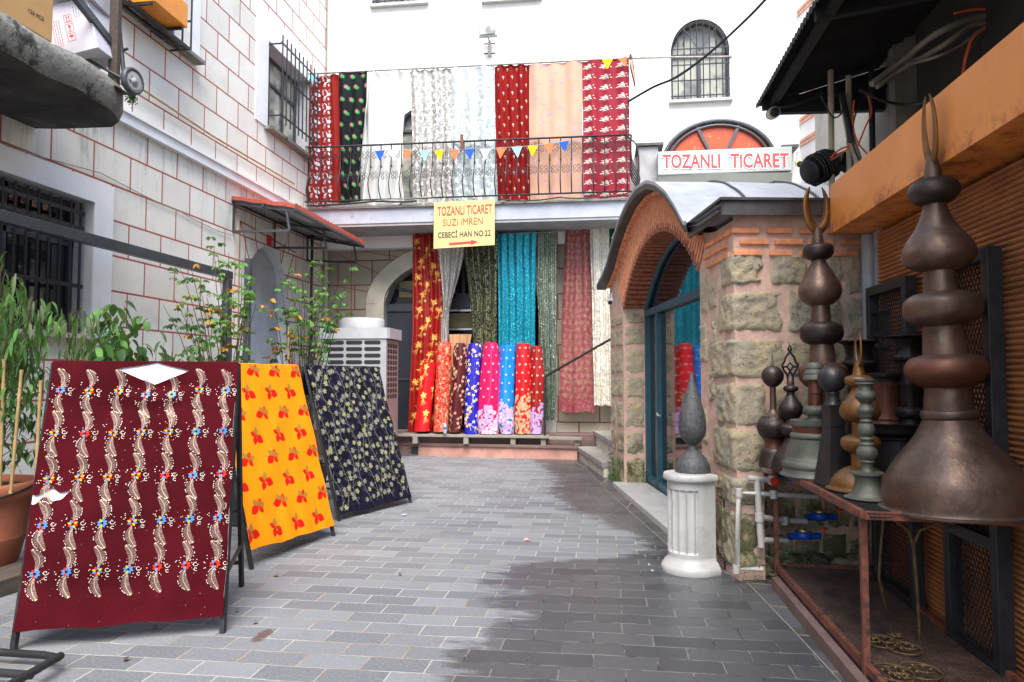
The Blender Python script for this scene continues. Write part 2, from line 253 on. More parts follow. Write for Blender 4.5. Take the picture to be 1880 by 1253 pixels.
FB=dict(
 maroon=fabric('maroon velvet',(.048,.0025,.0055),.85,0,.25,vs=2),orangecl=fabric('orange cotton',(.84,.25,.006),.75,0,.03),navy=crushed('navy crushed velvet',S('040409'),S('1b1636')),
 whitecl=fabric('white backing cloth',(.74,.74,.78),.8,0,.04),silverthread=fabric('silver gilt thread',S('84706a'),.45,0,.35,.3,vs=60),creamthread=fabric('cream thread',S('b8a07c'),.5,0,.1,.1),
 blue=fabric('blue petal',S('1c6cae'),.4,0,.1),red=fabric('red petal',S('b82c18'),.45,0,.1),yel=fabric('yellow petal',S('b0941c'),.45,0,.1),pearl=fabric('pearl bead',(.55,.50,.42),.3,0,.05),
 leafred=fabric('printed red leaf',S('c81c14'),.7,0,.1),leafyel=fabric('printed yellow leaf',S('c8b020'),.7,0,.1),olive=fabric('pale olive thread',S('8c8c68'),.5,0,.25,.2,vs=50),
 brickred=fabric('brick red cloth',S('84241e'),.55,.1,.08),silver=fabric('silver foil print',(.62,.62,.66),.35,0,.1,.4),blackcl=fabric('black cloth',(.01,.013,.014),.5,.1,.2),green=fabric('bright green embroidery',S('2fae58'),.5),pink=fabric('pink embroidery',S('c07c80'),.5),
 satin=fabric('white satin',(.70,.70,.68),.28,0,.03,.35),red2=fabric('red chiffon',S('7a1816'),.55,.1,.08),cream=fabric('pale peach organza',(.52,.31,.22),.5,0,.05),lilac=fabric('lilac embroidery',S('b79ac6'),.5),rose=fabric('rose red chiffon',S('8a2c38'),.5,.1,.12),ivory=fabric('ivory motif',(.62,.52,.46),.5),
 deepred=fabric('deep red satin',S('8c1410'),.38,.1,.15),goldth=fabric('gold embroidery',S('e8b860'),.45,0,.15,.05),brightred=fabric('bright red satin',S('d2121a'),.35,.15,.06),hotpink=fabric('hot pink satin',S('d41858'),.25,.2,.1,.1),sky=fabric('sky blue satin',S('1478d8'),.25,.2,.1,.1),royal=fabric('royal blue velvet',S('1a1a9c'),.4,.2,.15),
 maroon2=fabric('dark maroon velvet',S('4a0c10'),.4,.25,.2),champagne=fabric('champagne satin',S('c8a07c'),.35,0,.1,.2),dgreen=fabric('bottle green cloth',S('0e4a2c'),.5,.1,.1),
 silverseq=sequin('silver sequin',(.55,.52,.48),(.85,.83,.8)),goldseq=sequin('silver gold sequin',(.6,.56,.45),(.85,.83,.78)),tealseq=sequin('turquoise sequin',S('08708a'),S('1295a5'),110,.3),greenseq=sequin('grey green sequin',S('59655a'),S('9aa594'),90,.7),
 blackgold=brocade('black and gold green brocade',(.012,.012,.012),S('9c9c78'),17,.49,.55,2.5,.35,.45),pinkbroc=brocade('rose brocade',S('82203a'),S('9a7460'),34,.5,.6,2,.55,.1),redlace=brocade('red cloth with dense cream floral',S('c81814'),S('d89470'),26,.53,.58,2,.5,.1),
 lacegrey=lace('silver lace',(.78,.77,.74),(.42,.41,.39),13,.6),laceblue=lace('pale blue grey lace',(.76,.78,.77),(.40,.46,.47),11,.15))
# ---------------------------------------------------------------- mesh helpers
def link(o): scn.collection.objects.link(o); return o
class MB:
    def __init__(s,*mats): s.v=[]; s.f=[]; s.mi=[]; s.mats=[MT[x] if isinstance(x,str) and x in MT else (FB[x] if isinstance(x,str) else x) for x in mats]; s.sm=[]
    def face(s,pts,mi=0,sm=False):
        k=len(s.v); s.v.extend(Vector(p) for p in pts); s.f.append(tuple(range(k,k+len(pts)))); s.mi.append(mi); s.sm.append(sm)
    def grid(s,rows,mi=0,sm=True,closed=False):
        k=len(s.v); n=len(rows[0])
        for r in rows: s.v.extend(Vector(p) for p in r)
        for i in range(len(rows)-1):
            for j in range(n if closed else n-1):
                a=k+i*n+j; b=k+i*n+(j+1)%n; s.f.append((a,b,b+n,a+n)); s.mi.append(mi); s.sm.append(sm)
    def box(s,c,sz,mi=0,ax=None,bev=0):
        ax=ax or (Vector((1,0,0)),Vector((0,1,0)),Vector((0,0,1))); c=Vector(c)
        h=[x/2 for x in sz]; b=min(bev,*h) if bev else 0
        if not b:
            P=[c+ax[0]*(i*h[0])+ax[1]*(j*h[1])+ax[2]*(k*h[2]) for i in(-1,1) for j in(-1,1) for k in(-1,1)]
            k0=len(s.v); s.v.extend(P)
            for f in ((0,1,3,2),(4,6,7,5),(0,4,5,1),(2,3,7,6),(0,2,6,4),(1,5,7,3)): s.f.append(tuple(k0+q for q in f)); s.mi.append(mi); s.sm.append(False)
            return
        bm=bmesh.new(); bmesh.ops.create_cube(bm,size=1)
        for v in bm.verts: v.co=Vector((v.co.x*sz[0],v.co.y*sz[1],v.co.z*sz[2]))
        bmesh.ops.bevel(bm,geom=bm.edges[:],offset=b,segments=2,affect='EDGES',profile=.6)
        k0=len(s.v)
        for v in bm.verts: s.v.append(c+ax[0]*v.co.x+ax[1]*v.co.y+ax[2]*v.co.z)
        bm.verts.index_update()
        for f in bm.faces: s.f.append(tuple(k0+v.index for v in f.verts)); s.mi.append(mi); s.sm.append(False)
        bm.free()
    def beam(s,a,b,wd,ht,mi=0,upv=None,bev=0):
        a=Vector(a); b=Vector(b); d=(b-a); L=d.length; d.normalize(); u=Vector(upv) if upv else (Vector((0,0,1)) if abs(d.z)<.9 else Vector((0,1,0)))
        sx=d.cross(u).normalized(); u=sx.cross(d); s.box((a+b)/2,(L,wd,ht),mi,(d,sx,u),bev)
    def tube(s,pts,r,mi=0,n=8,caps=True,sm=True):
        pts=[Vector(p) for p in pts]; rows=[]; prev=None
        for i,p in enumerate(pts):
            d=(pts[min(i+1,len(pts)-1)]-pts[max(i-1,0)]); 
            if d.length<1e-9: d=Vector((0,0,1))
            d.normalize()
            if prev is None: a=d.orthogonal().normalized()
            else:
                a=prev-d*prev.dot(d)
                a=a.normalized() if a.length>1e-6 else d.orthogonal().normalized()
            prev=a; b=d.cross(a); rr=r[i] if isinstance(r,(list,tuple)) else r
            rows.append([p+a*math.cos(2*math.pi*k/n)*rr+b*math.sin(2*math.pi*k/n)*rr for k in range(n)])
        s.grid(rows,mi,sm,True)
        if caps: s.face(rows[0][::-1],mi); s.face(rows[-1],mi)
    def lathe(s,c,prof,mi=0,n=40,axis=None,xdir=None,sm=True):
        c=Vector(c); a=Vector(axis or (0,0,1)).normalized(); x=a.orthogonal().normalized() if xdir is None else Vector(xdir); y=a.cross(x)
        rows=[[c+a*z+x*(r*math.cos(2*math.pi*k/n))+y*(r*math.sin(2*math.pi*k/n)) for k in range(n)] for r,z in prof]
        s.grid(rows,mi,sm,True)
        if prof[0][0]>1e-4: s.face(rows[0][::-1],mi)
        if prof[-1][0]>1e-4: s.face(rows[-1],mi)
    def ext(s,poly,dv,mi=0):   # prism
        poly=[Vector(p) for p in poly]; dv=Vector(dv); q=[p+dv for p in poly]
        s.face(poly,mi); s.face(q[::-1],mi)
        for i in range(len(poly)): j=(i+1)%len(poly); s.face([poly[i],q[i],q[j],poly[j]],mi)
    def build(s,name,parent=None,loc=None,label=None,cat=None,group=None,kind=None,autosm=None):
        me=bpy.data.meshes.new(name)
        off=Vector((0,0,0))
        if parent is not None:
            q=parent
            while q: off+=q.location; q=q.parent
        if loc is not None: off=Vector(loc)
        me.from_pydata([tuple(v-off) for v in s.v],[],s.f)
        for m in s.mats: me.materials.append(m)
        me.polygons.foreach_set('material_index',s.mi); me.polygons.foreach_set('use_smooth',s.sm); me.update()
        o=link(bpy.data.objects.new(name,me))
        if parent is not None: o.parent=parent
        elif loc is not None: o.location=loc
        tag(o,label,cat,group,kind)
        if autosm: me.set_sharp_from_angle(angle=R(autosm))
        return o
def tag(o,label=None,cat=None,group=None,kind=None):
    if label: o['label']=label
    if cat: o['category']=cat
    if group: o['group']=group
    if kind: o['kind']=kind
    return o
def thing(name,label,cat,loc=(0,0,0),group=None,kind=None):
    o=link(bpy.data.objects.new(name,None)); o.location=loc; o.empty_display_size=.1; return tag(o,label,cat,group,kind)
def arc(c,r,a0,a1,n,ax,ay): return [Vector(c)+Vector(ax)*(r*math.cos(lerp(a0,a1,i/n)))+Vector(ay)*(r*math.sin(lerp(a0,a1,i/n))) for i in range(n+1)]
def text(s,name,w,O,ax,ay,m,parent,bold=0,ht=None,ex=.002,lift=0):
    cu=bpy.data.curves.new('t','FONT'); cu.body=s; cu.offset=bold; cu.space_character=1.0+bold*2.2; cu.extrude=0; cu.resolution_u=3
    ob=bpy.data.objects.new('t',cu); link(ob); bpy.context.view_layer.update()
    me=bpy.data.meshes.new_from_object(ob.evaluated_get(bpy.context.evaluated_depsgraph_get())); bpy.data.objects.remove(ob)
    xs=[v.co.x for v in me.vertices]; ys=[v.co.y for v in me.vertices]; x0,x1,y0,y1=min(xs),max(xs),min(ys),max(ys)
    sx=w/(x1-x0); sy=(ht/(y1-y0)) if ht else sx; ax=Vector(ax).normalized(); ay=Vector(ay).normalized(); nn=ax.cross(ay)
    b=MB(m); 
    for p in me.polygons: b.face([Vector(O)+ax*((me.vertices[i].co.x-x0)*sx)+ay*((me.vertices[i].co.y-y0)*sy)+nn*(ex+lift) for i in p.vertices],0)
    return b.build(name,parent)
# wall with rectangular / arched openings; Pf(a,z,d): d goes into the wall
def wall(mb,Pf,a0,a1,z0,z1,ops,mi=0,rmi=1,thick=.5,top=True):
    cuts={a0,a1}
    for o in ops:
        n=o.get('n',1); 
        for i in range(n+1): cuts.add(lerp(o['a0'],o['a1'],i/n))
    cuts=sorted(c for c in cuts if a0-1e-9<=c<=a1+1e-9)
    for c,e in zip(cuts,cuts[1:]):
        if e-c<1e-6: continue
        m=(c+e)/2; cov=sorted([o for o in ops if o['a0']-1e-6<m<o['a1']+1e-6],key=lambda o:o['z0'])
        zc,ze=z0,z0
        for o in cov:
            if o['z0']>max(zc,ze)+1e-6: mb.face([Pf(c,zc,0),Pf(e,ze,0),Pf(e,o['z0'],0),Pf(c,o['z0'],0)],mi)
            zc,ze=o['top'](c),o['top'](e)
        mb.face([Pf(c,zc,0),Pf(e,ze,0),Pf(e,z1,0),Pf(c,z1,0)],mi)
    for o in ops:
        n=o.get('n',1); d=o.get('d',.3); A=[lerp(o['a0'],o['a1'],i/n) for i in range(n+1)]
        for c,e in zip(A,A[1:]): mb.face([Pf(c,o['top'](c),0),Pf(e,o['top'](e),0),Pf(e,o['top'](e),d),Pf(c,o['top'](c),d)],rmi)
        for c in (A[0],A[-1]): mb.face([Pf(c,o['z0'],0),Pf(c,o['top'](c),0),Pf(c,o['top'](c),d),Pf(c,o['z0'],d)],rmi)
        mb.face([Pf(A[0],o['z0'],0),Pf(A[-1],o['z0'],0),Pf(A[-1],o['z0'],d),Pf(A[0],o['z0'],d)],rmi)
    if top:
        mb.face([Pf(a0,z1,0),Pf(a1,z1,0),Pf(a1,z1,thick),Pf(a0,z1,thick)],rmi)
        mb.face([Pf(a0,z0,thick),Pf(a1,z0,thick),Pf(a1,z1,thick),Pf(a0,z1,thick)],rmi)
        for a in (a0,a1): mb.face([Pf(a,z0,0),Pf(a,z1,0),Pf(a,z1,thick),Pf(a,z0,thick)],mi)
rect=lambda a0,a1,z0,z1,d=.3: dict(a0=a0,a1=a1,z0=z0,top=lambda a,z1=z1:z1,d=d)
def ell(a0,a1,z0,zs,rise,d=.3,n=16):
    c=(a0+a1)/2; h=(a1-a0)/2
    return dict(a0=a0,a1=a1,z0=z0,top=lambda a:zs+rise*math.sqrt(max(0,1-((a-c)/h)**2)),d=d,n=n)
# ---------------------------------------------------------------- cloth
class Cloth:
    """P(u,v): surface, u across in metres, v down in metres. Motifs are draped on it."""
    def __init__(s,P,W,H,*mats,side=1): s.P=P; s.W=W; s.H=H; s.mb=MB(*mats); s.side=side
    def base(s,nu,nv,mi=0,hole=None,back=None):
        rows=[[s.P(s.W*i/nu,s.H*j/nv) for i in range(nu+1)] for j in range(nv+1)]
        s.mb.grid(rows,mi,True)
        if back: s.mb.grid([[p+Vector(back) for p in r] for r in rows],mi,True)
    def Q(s,u,v,off=.003):
        u=min(max(u,0),s.W); v=min(max(v,0),s.H); e=.004; p=s.P(u,v)
        n=(s.P(min(u+e,s.W),v)-s.P(max(u-e,0),v)).cross(s.P(u,min(v+e,s.H))-s.P(u,max(v-e,0)))
        n=n.normalized()*s.side if n.length>0 else Vector((0,-1,0))
        return p-n*off if False else p+n*(-off)
    def poly(s,pts,mi,off=.003):
        if all(u<=0 or u>=s.W or v<=0 or v>=s.H for u,v in pts): return
        s.mb.face([s.Q(u,v,off) for u,v in pts],mi)
    def leaf(s,c,a,l,w,mi,off=.003,n=4,tip=.5):
        d=(math.cos(a),math.sin(a)); e=(-d[1],d[0]); L=[];Rr=[]
        for i in range(n+1):
            t=i/n; ww=w*math.sin(math.pi*t**(1 if tip==.5 else .8))*.5; x=c[0]+d[0]*l*t; y=c[1]+d[1]*l*t
            L.append((x+e[0]*ww,y+e[1]*ww)); Rr.append((x-e[0]*ww,y-e[1]*ww))
        s.poly(L+Rr[::-1][1:-1],mi,off)
    def dot(s,c,r,mi,off=.003,n=6): s.poly([(c[0]+r*math.cos(2*math.pi*i/n),c[1]+r*math.sin(2*math.pi*i/n)) for i in range(n)],mi,off)
    def flower(s,c,r,n,mi,a0=0,wd=.55,mis=None,off=.004):
        for i in range(n): s.leaf(c,a0+2*math.pi*i/n,r,r*wd,mis[i%len(mis)] if mis else mi,off,3)
    def stroke(s,pts,w,mi,off=.003):
        for (a,b),(c,d) in zip(pts,pts[1:]):
            l=math.hypot(c-a,d-b) or 1e-6; ex,ey=-(d-b)/l*w/2,(c-a)/l*w/2
            s.poly([(a-ex,b-ey),(a+ex,b+ey),(c+ex,d+ey),(c-ex,d-ey)],mi,off)
    def curl(s,c,r,a0,turns,w,mi,n=10,grow=.2,off=.003):
        s.stroke([(c[0]+r*lerp(1,grow,i/n)*math.cos(a0+turns*2*math.pi*i/n),c[1]+r*lerp(1,grow,i/n)*math.sin(a0+turns*2*math.pi*i/n)) for i in range(n+1)],w,mi,off)
    def maple(s,c,r,a,mi,off=.003):
        for k,ll in ((-2,.62),(-1,.85),(0,1),(1,.85),(2,.62)): s.leaf(c,a+k*.72,r*ll,r*.42,mi,off,3)
def hang(name,label,cat,Y,knots,mats,group,amp=.03,nf=6,motif=None,nu=48,nv=30,ph=0,wav=.3,lean=0,parent=None,ampt=None,tilt=0):
    """knots: (y_px,xl_px,xr_px) on plane Y; hanging cloth with vertical folds"""
    K=[]
    for y,xl,xr in knots:
        a=PY(xl,y,Y); b=PY(xr,y,Y); K.append(((a.z+b.z)/2,a.x,b.x))
    zt,zb=K[0][0],K[-1][0]; H=zt-zb; W=max(k[2]-k[1] for k in K); tl=[(zt-k[0],k[1]) for k in K]; tr=[(zt-k[0],k[2]) for k in K]
    at=amp if ampt is None else ampt
    def P(u,v):
        l=interp(tl,v); r=interp(tr,v); t=u/W; cw=(r-l)/W; A=lerp(at,amp,min(1,v/H*1.5))*(1.0+(1-cw)*.8)
        q=2*math.pi*nf*t+ph+wav*math.sin(3*v+ph); y=A*(.6*math.sin(q)+.4*math.sin(q*.53+1.7+v*.8)+.5*nz((t*3,v*1.2,0),1,ph))
        return Vector((lerp(l,r,t)+.008*nz((t*4,v*3,5),1,ph),Y+y+lean*v,zt-v+tilt*(t-.5)+.012*math.sin(q*.5)*(v/H)))
    c=Cloth(P,W,H,*mats); c.base(nu,nv)
    if motif: motif(c)
    loc=((K[0][1]+K[0][2])/2,Y,zt)
    o=c.mb.build(name,None,loc,label,cat,group); 
    return o
LX=-5.684; BY=13.8
# ================================================================= GROUND
def paving():
    t=NT('grey paving bricks'); p=t.pos(True); s=t.n('SeparateXYZ'); t.l(p,s.inputs[0])
    ad=t.n('VectorMath',operation='ADD'); t.l(p,ad.inputs[0]); ad.inputs[1].default_value=(.22,.0,0); wv=t.n('TexNoise'); t.l(p,wv.inputs['Vector']); wv.inputs['Scale'].default_value=1.1
    w2=t.n('VectorMath',operation='MULTIPLY_ADD'); t.l(wv.outputs[1],w2.inputs[0]); w2.inputs[1].default_value=(.035,.055,0); t.l(ad.outputs[0],w2.inputs[2]); wn=t.n('TexNoise'); t.l(p,wn.inputs['Vector']); wn.inputs['Scale'].default_value=28; wn.inputs['Detail'].default_value=3; w3=t.n('VectorMath',operation='MULTIPLY_ADD'); t.l(wn.outputs[1],w3.inputs[0]); w3.inputs[1].default_value=(.012,.012,0); t.l(w2.outputs[0],w3.inputs[2]); v=w3.outputs[0]
    b=t.n('TexBrick'); t.l(v,b.inputs['Vector']); b.offset=.5; b.inputs['Scale'].default_value=1; b.inputs['Brick Width'].default_value=.338; b.inputs['Row Height'].default_value=.172
    b.inputs['Mortar Size'].default_value=.0055; b.inputs['Mortar Smooth'].default_value=.5; b.inputs['Bias'].default_value=0
    b.inputs['Color1'].default_value=(*S('4f5359'),1); b.inputs['Color2'].default_value=(*S('74777b'),1); b.inputs['Mortar'].default_value=(*S('8f8d88'),1)
    big=t.noise(p,.8,6,.65); sp=t.noise(p,60,5,.75); stone=t.mix(t.ramp(big,.3,.7),b.outputs[0],(.78,.81,.88),'MULTIPLY')
    stone=t.mix(t.math('MULTIPLY',t.ramp(sp,.3,.75),.35),stone,S('a2a3a3')); dirt=t.ramp(t.noise(p,3.2,7,.75),.56,.75); stone=t.mix(t.math('MULTIPLY',dirt,.45),stone,S('5d5a55'))
    spot=t.ramp(t.noise(p,14,3,.6),.73,.77); stone=t.mix(t.math('MULTIPLY',spot,.5),stone,S('4a4846'))
    fc=t.n('FloatCurve'); cv=fc.mapping.curves[0]
    E=[(3.0,-.8),(3.55,-.8),(3.9,-.84),(4.2,-.7),(4.7,-.66),(5.15,-.82),(5.6,-.88),(5.85,-.4),(6.1,.2),(6.35,.42),(6.9,.2),(7.6,-.1),(8.3,-.42),(9.2,-.72),(10,-.72),(11,-.85),(12.4,-1.15),(13,-1.4)]
    pts=[((y-3)/10,(x+2)/3) for y,x in E]
    cv.points[0].location=pts[0]; cv.points[1].location=pts[-1]
    for q in pts[1:-1]: cv.points.new(*q)
    for q in cv.points: q.handle_type='VECTOR'
    fc.mapping.update()
    yy=t.math('DIVIDE',t.math('SUBTRACT',s.outputs[1],3),10,clamp=True); t.l(yy,fc.inputs['Value'])
    edge=t.math('SUBTRACT',t.math('MULTIPLY',fc.outputs[0],3),2)
    nn=t.noise(t.scalev(p,(.6,1.5,1)),2.6,8,.72); n2=t.noise(t.scalev(p,(.5,1.6,1)),8,4,.7); d=t.math('SUBTRACT',s.outputs[0],edge); d=t.math('ADD',d,t.math('MULTIPLY',t.math('SUBTRACT',nn,.5),1.1)); d=t.math('ADD',d,t.math('MULTIPLY',t.math('SUBTRACT',n2,.5),.55))
    wet=t.ramp(d,-.09,.14); 
    s1=t.noise(t.scalev(t.pos(True),(1,1,1)),1,1); 
    # one isolated spill near the first stand
    sb=t.n('VectorMath',operation='DISTANCE'); t.l(t.scalev(p,(2.6,.9,0)),sb.inputs[0]); sb.inputs[1].default_value=(-1.98*2.6,3.97*.9,0)
    sp2=t.math('SUBTRACT',1,t.ramp(t.math('ADD',sb.outputs['Value'],t.math('MULTIPLY',t.math('SUBTRACT',n2,.5),.25)),.07,.13)); wet=t.math('MAXIMUM',wet,sp2)
    wetc=t.mix(.93,stone,(.40,.395,.39),'MULTIPLY'); jo=t.mix(t.ramp(t.noise(p,1.7,4),.4,.65),S('a09e98'),S('84775f')); jw=t.mix(t.ramp(t.noise(p,6,4,.7),.45,.6),S('767470'),S('2e2a27'))
    c=t.mix(wet,t.mix(b.outputs['Fac'],stone,jo),t.mix(b.outputs['Fac'],wetc,jw))
    t.set(Base_Color=c); r=t.math('SUBTRACT',.72,t.math('MULTIPLY',wet,.36)); r=t.math('ADD',r,t.math('MULTIPLY',t.math('SUBTRACT',sp,.5),.3)); t.l(r,t.b.inputs['Roughness'])
    h=t.math('ADD',t.math('MULTIPLY',t.math('SUBTRACT',1,b.outputs['Fac']),1),t.math('MULTIPLY',sp,.35)); bb=t.bump(h,.5,.006); return t.m,t
MT['paving'],_=paving()
t=NT('border paving slabs'); v,s=None,None; p=t.pos(True); b=t.n('TexBrick'); mp=t.n('Mapping'); t.l(p,mp.inputs[0]); mp.inputs['Rotation'].default_value=(0,0,R(-80)); t.l(mp.outputs[0],b.inputs['Vector'])
b.inputs['Scale'].default_value=1; b.inputs['Brick Width'].default_value=.5; b.inputs['Row Height'].default_value=.6; b.inputs['Mortar Size'].default_value=.008; b.inputs['Color1'].default_value=(*S('4d4e50'),1); b.inputs['Color2'].default_value=(*S('5d5e60'),1); b.inputs['Mortar'].default_value=(*S('8d8069'),1)
c=t.mix(t.ramp(t.noise(p,3,6,.7),.35,.7),b.outputs[0],S('3a3a3b')); c=t.mix(t.math('MULTIPLY',t.ramp(t.noise(p,2.2,6,.7),.62,.72),.6),c,S('8b8b8a')); c=t.mix(b.outputs['Fac'],c,b.outputs[0]); t.set(Base_Color=c,Roughness=.45); t.bump(t.noise(p,40,4,.7),.3,.005); MT['border']=t.m
g=MB('paving'); 
for x0,x1,y0,y1 in ((-60,60,-60,60),): g.face([(x0,y0,0),(x1,y0,0),(x1,y1,0),(x0,y1,0)])
g.build('ground',kind='structure')
m=MB('border'); q=[(-.53,12.6),(-.3,11.6),(.12,8.9),(.56,6.45),(.8,5.9),(1.02,5.43),(1.1,4.4),(1.16,3.4),(1.2,2.4)]; o2=[(-.1,12.7),(.05,11.6),(.42,9.2),(.8,7.0),(1.1,6.2),(1.3,5.6),(1.3,4.4),(1.3,3.4),(1.3,2.4)]
for i in range(len(q)-1): m.face([(q[i][0],q[i][1],.004),(o2[i][0],o2[i][1],.004),(o2[i+1][0],o2[i+1][1],.004),(q[i+1][0],q[i+1][1],.004)])
m.build('path',kind='structure')
# gilded joint line along the border
m=MB('oldwood'); m.tube([(a,b,.002) for a,b in q],.004,0,6); m.build('kerb_joint',kind='structure')
# litter
def litter(lbl,cat,px,mt,s,nm):
    m=MB(mt); p=G(*px); k=[(p.x+s*math.cos(a)*random.uniform(.6,1),p.y+s*.7*math.sin(a)*random.uniform(.6,1)) for a in [i*1.05 for i in range(6)]]
    m.face([(x,y,.012+random.uniform(0,.012)) for x,y in k]); m.face([(x,y,.004) for x,y in k][::-1]); m.build(nm,None,(p.x,p.y,0),lbl,cat,'litter on the paving')
litter('brown dry leaf on the paving right of the maroon stand','leaf',(507,1059),'leafbr',.03,'dry_leaf')
litter('small dry leaf on the paving below the middle of the lane','leaf',(735,1057),'leafbr',.02,'dry_leaf')
litter('scrap of pink and purple wrapper in the middle of the paving','litter',(968,994),'printpink',.035,'wrapper')
litter('pale blue crumpled wrapper on paving by the navy stand','litter',(743,948),'glassp' if 0 else 'slabface',.04,'wrapper')
for i,(x,y) in enumerate([(1185,1024),(1192,1040),(1198,1051)]): litter('white petal on wet paving by the marble pedestal, '+['farthest','middle','nearest'][i]+' of three','petal',(x,y),'white',.014,'petal')
for i,(x,y,l) in enumerate([(435,1124,'just right of the maroon stand foot'),(470,1146,'well right of the maroon stand foot'),(232,1214,'in front of the maroon stand'),(286,1155,'under the hem of the maroon stand')]): litter('dark leaf fragment on the paving '+l,'leaf',(x,y),'twig',.02,'dry_leaf')
# ================================================================= LEFT BUILDING
m=MB('lwall','reveal'); Lf=lambda a,z,d:Vector((LX-d,a,z))
OPS=[rect(4.4,7.2,1.96,3.457,.28),ell(10.66,12.08,0,2.95,.76,.22),rect(11.22,12.93,5.74,7.25,.3),rect(7.3,8.95,5.93,7.4,.28),rect(.6,3.2,1.96,3.457,.28)]
wall(m,Lf,-5,BY+.0,0,10.4,OPS)
lb=thing('corner_building','white rendered building with red block joints, left side of the lane','building',(LX,6,0))
def sub(mb): return mb
m.build('wall',lb)
m=MB('surround'); e=.012
def band(y0,y1,z0,z1,t=.02): m.box((LX+t/2-.002,(y0+y1)/2,(z0+z1)/2),(t,y1-y0,z1-z0))
for (y0,y1,z0,z1) in ((4.4,7.2,1.96,3.457),(.6,3.2,1.96,3.457)):
  if m.v: m.build('window_surround',lb); m=MB('surround')
  band(y0-.3,y0,z0-.04,z1+.25); band(y1,y1+.3,z0-.04,z1+.25); band(y0,y1,z1,z1+.25)
m.build('window_surround',lb); m=MB('surround')
band(10.8,11.22,5.74,7.75); band(11.22,12.95,7.25,7.75)
m.build('window_surround',lb); m=MB('surround')
band(7.3,8.95,7.4,7.8); band(8.95,9.17,5.93,7.8)
m.build('window_surround',lb)
m=MB('surround'); m.box((LX+.03,4.4,4.575),(.1,18.6,.15)); m.box((LX+.045,4.4,4.64),(.13,18.6,.035)); m.build('string_course',lb)
for c_,s_,k_ in (((LX+.04,5.8,1.935),(.16,2.9,.05),'marble'),((LX+.05,12.1,5.71),(.2,1.95,.05),'concrete'),((LX+.05,8.2,5.90),(.2,1.8,.05),'concrete')):
    m=MB(k_); m.box(c_,s_); m.build('window_sill',lb)
# windows
def window(y0,y1,z0,z1,d,pane,nm='window',bl=None,muls=3):
    f=MB('greysteel'); X=LX-d+.02
    for a in [y0+.03]+[lerp(y0,y1,i/muls) for i in range(1,muls)]+[y1-.03]: f.box((X,a,(z0+z1)/2),(.05,.055,z1-z0))
    for z in (z0+.03,z1-.03,lerp(z0,z1,.68)): f.box((X+.001,(y0+y1)/2,z),(.048,y1-y0,.055))
    w_=f.build(nm,lb); g=MB(pane); g.box((X-.015,(y0+y1)/2,(z0+z1)/2),(.008,y1-y0,z1-z0)); g.build('pane',w_); return w_
window(4.4,7.2,1.96,3.457,.28,'glassd'); window(.6,3.2,1.96,3.457,.28,'glassd'); window(11.22,12.93,5.74,7.25,.3,'glassp'); window(7.3,8.95,5.93,7.4,.28,'glassp')
# niche back
m=MB('greyplaster','slabface'); m.box((LX-.2,11.37,1.9),(.04,1.5,3.9)); m.box((LX-.17,11.37,1.42),(.03,1.36,2.75),1); m.build('door_panel',lb)
# voussoir joints over the niche and framed stone border
m=MB(roughcast('niche stones',1,S('c4beae'),S('9a4a40'),bw=9,rh=9,stain=False),'lwall')
jm=bpy.data.materials['thin roman brick']; m=MB(MT['brick']); 
for a,zz,b,zb in ((10.42,3.95,10.72,3.35),(10.85,3.92,10.98,3.58),(11.37,3.92,11.37,3.72),(12.0,3.9,11.85,3.5),(12.35,3.75,12.05,3.2)): m.beam((LX+.004,a,zz),(LX+.004,b,zb),.016,.008,upv=(1,0,0))
m.beam((LX+.004,10.4,0),(LX+.004,10.4,3.95),.02,.008,upv=(1,0,0)); m.beam((LX+.004,10.4,3.95),(LX+.004,12.42,3.8),.02,.008,upv=(1,0,0)); m.build('joint_lines',lb)
m=MB('redplastic','printpink'); m.box((LX+.01,11.37,3.83),(.02,.16,.17)); np_=m.build('house_number_plate',None,(LX+.01,11.37,3.75),'small red house number plate above the niche doorway','sign')
m=MB('ivory'); 
# window grilles
def grille(nm,label,y0,y1,z0,z1,off,nb,hs,box=False,spike=.1,r=.011,rh=.016):
    g=MB('iron'); X=LX+off
    for i in range(nb):
        y=lerp(y0,y1,i/(nb-1)); g.tube([(X,y,z0-(.0 if box else .03)),(X,y,z1+spike)],r,0,6)
    for z in hs: g.beam((X,y0-.05,z),(X,y1+.05,z),.012,rh*2)
    for z in (hs[0],hs[-1]):
        for y in (y0,y1): g.beam((LX-.05 if off>0 else X-.0,y,z),(X,y,z),.02,.02) if off>0 else None
    return g.build(nm,None,(X,(y0+y1)/2,z0),label,'window grille','window grilles on the left wall')
grille('window_grille','black iron bars deep in the big ground floor window on the left',4.45,7.12,1.99,3.4,-.09,19,[2.03,2.5,3.15,3.32],spike=.03,r=.014,rh=.022)
grille('window_grille','black iron bars in the window behind the camera end of left wall',.65,3.12,1.99,3.4,-.09,17,[2.03,2.5,3.15,3.32],spike=.03,r=.014,rh=.022)
grille('window_grille','projecting black bar grille on upper window beside the balcony',11.24,12.9,5.85,7.22,.26,11,[5.95,6.65,7.2],spike=.12,r=.013)
g=MB('iron'); X=LX+.285
for y in (7.3,8.34,8.53): g.tube([(X,y,5.82),(X,y,7.6)],.013,0,6)
for z in (5.82,6.2,7.1):
    g.beam((LX,8.52,z),(X,8.52,z),.02,.02)
    if z!=6.2: g.beam((X,7.3,z),(X,8.53,z),.02,.03)
for x in (.10,.2): g.beam((LX+x,7.3,5.85),(LX+x,8.53,5.85),.03,.02)
g.beam((LX,8.1,5.885),(X+.15,8.1,5.885),.03,.03); g.beam((LX,7.5,5.885),(X+.15,7.5,5.885),.03,.03)
g.build('window_grille',None,(X,8.2,5.95),'projecting iron window cage that carries an orange crate','window grille','window grilles on the left wall')
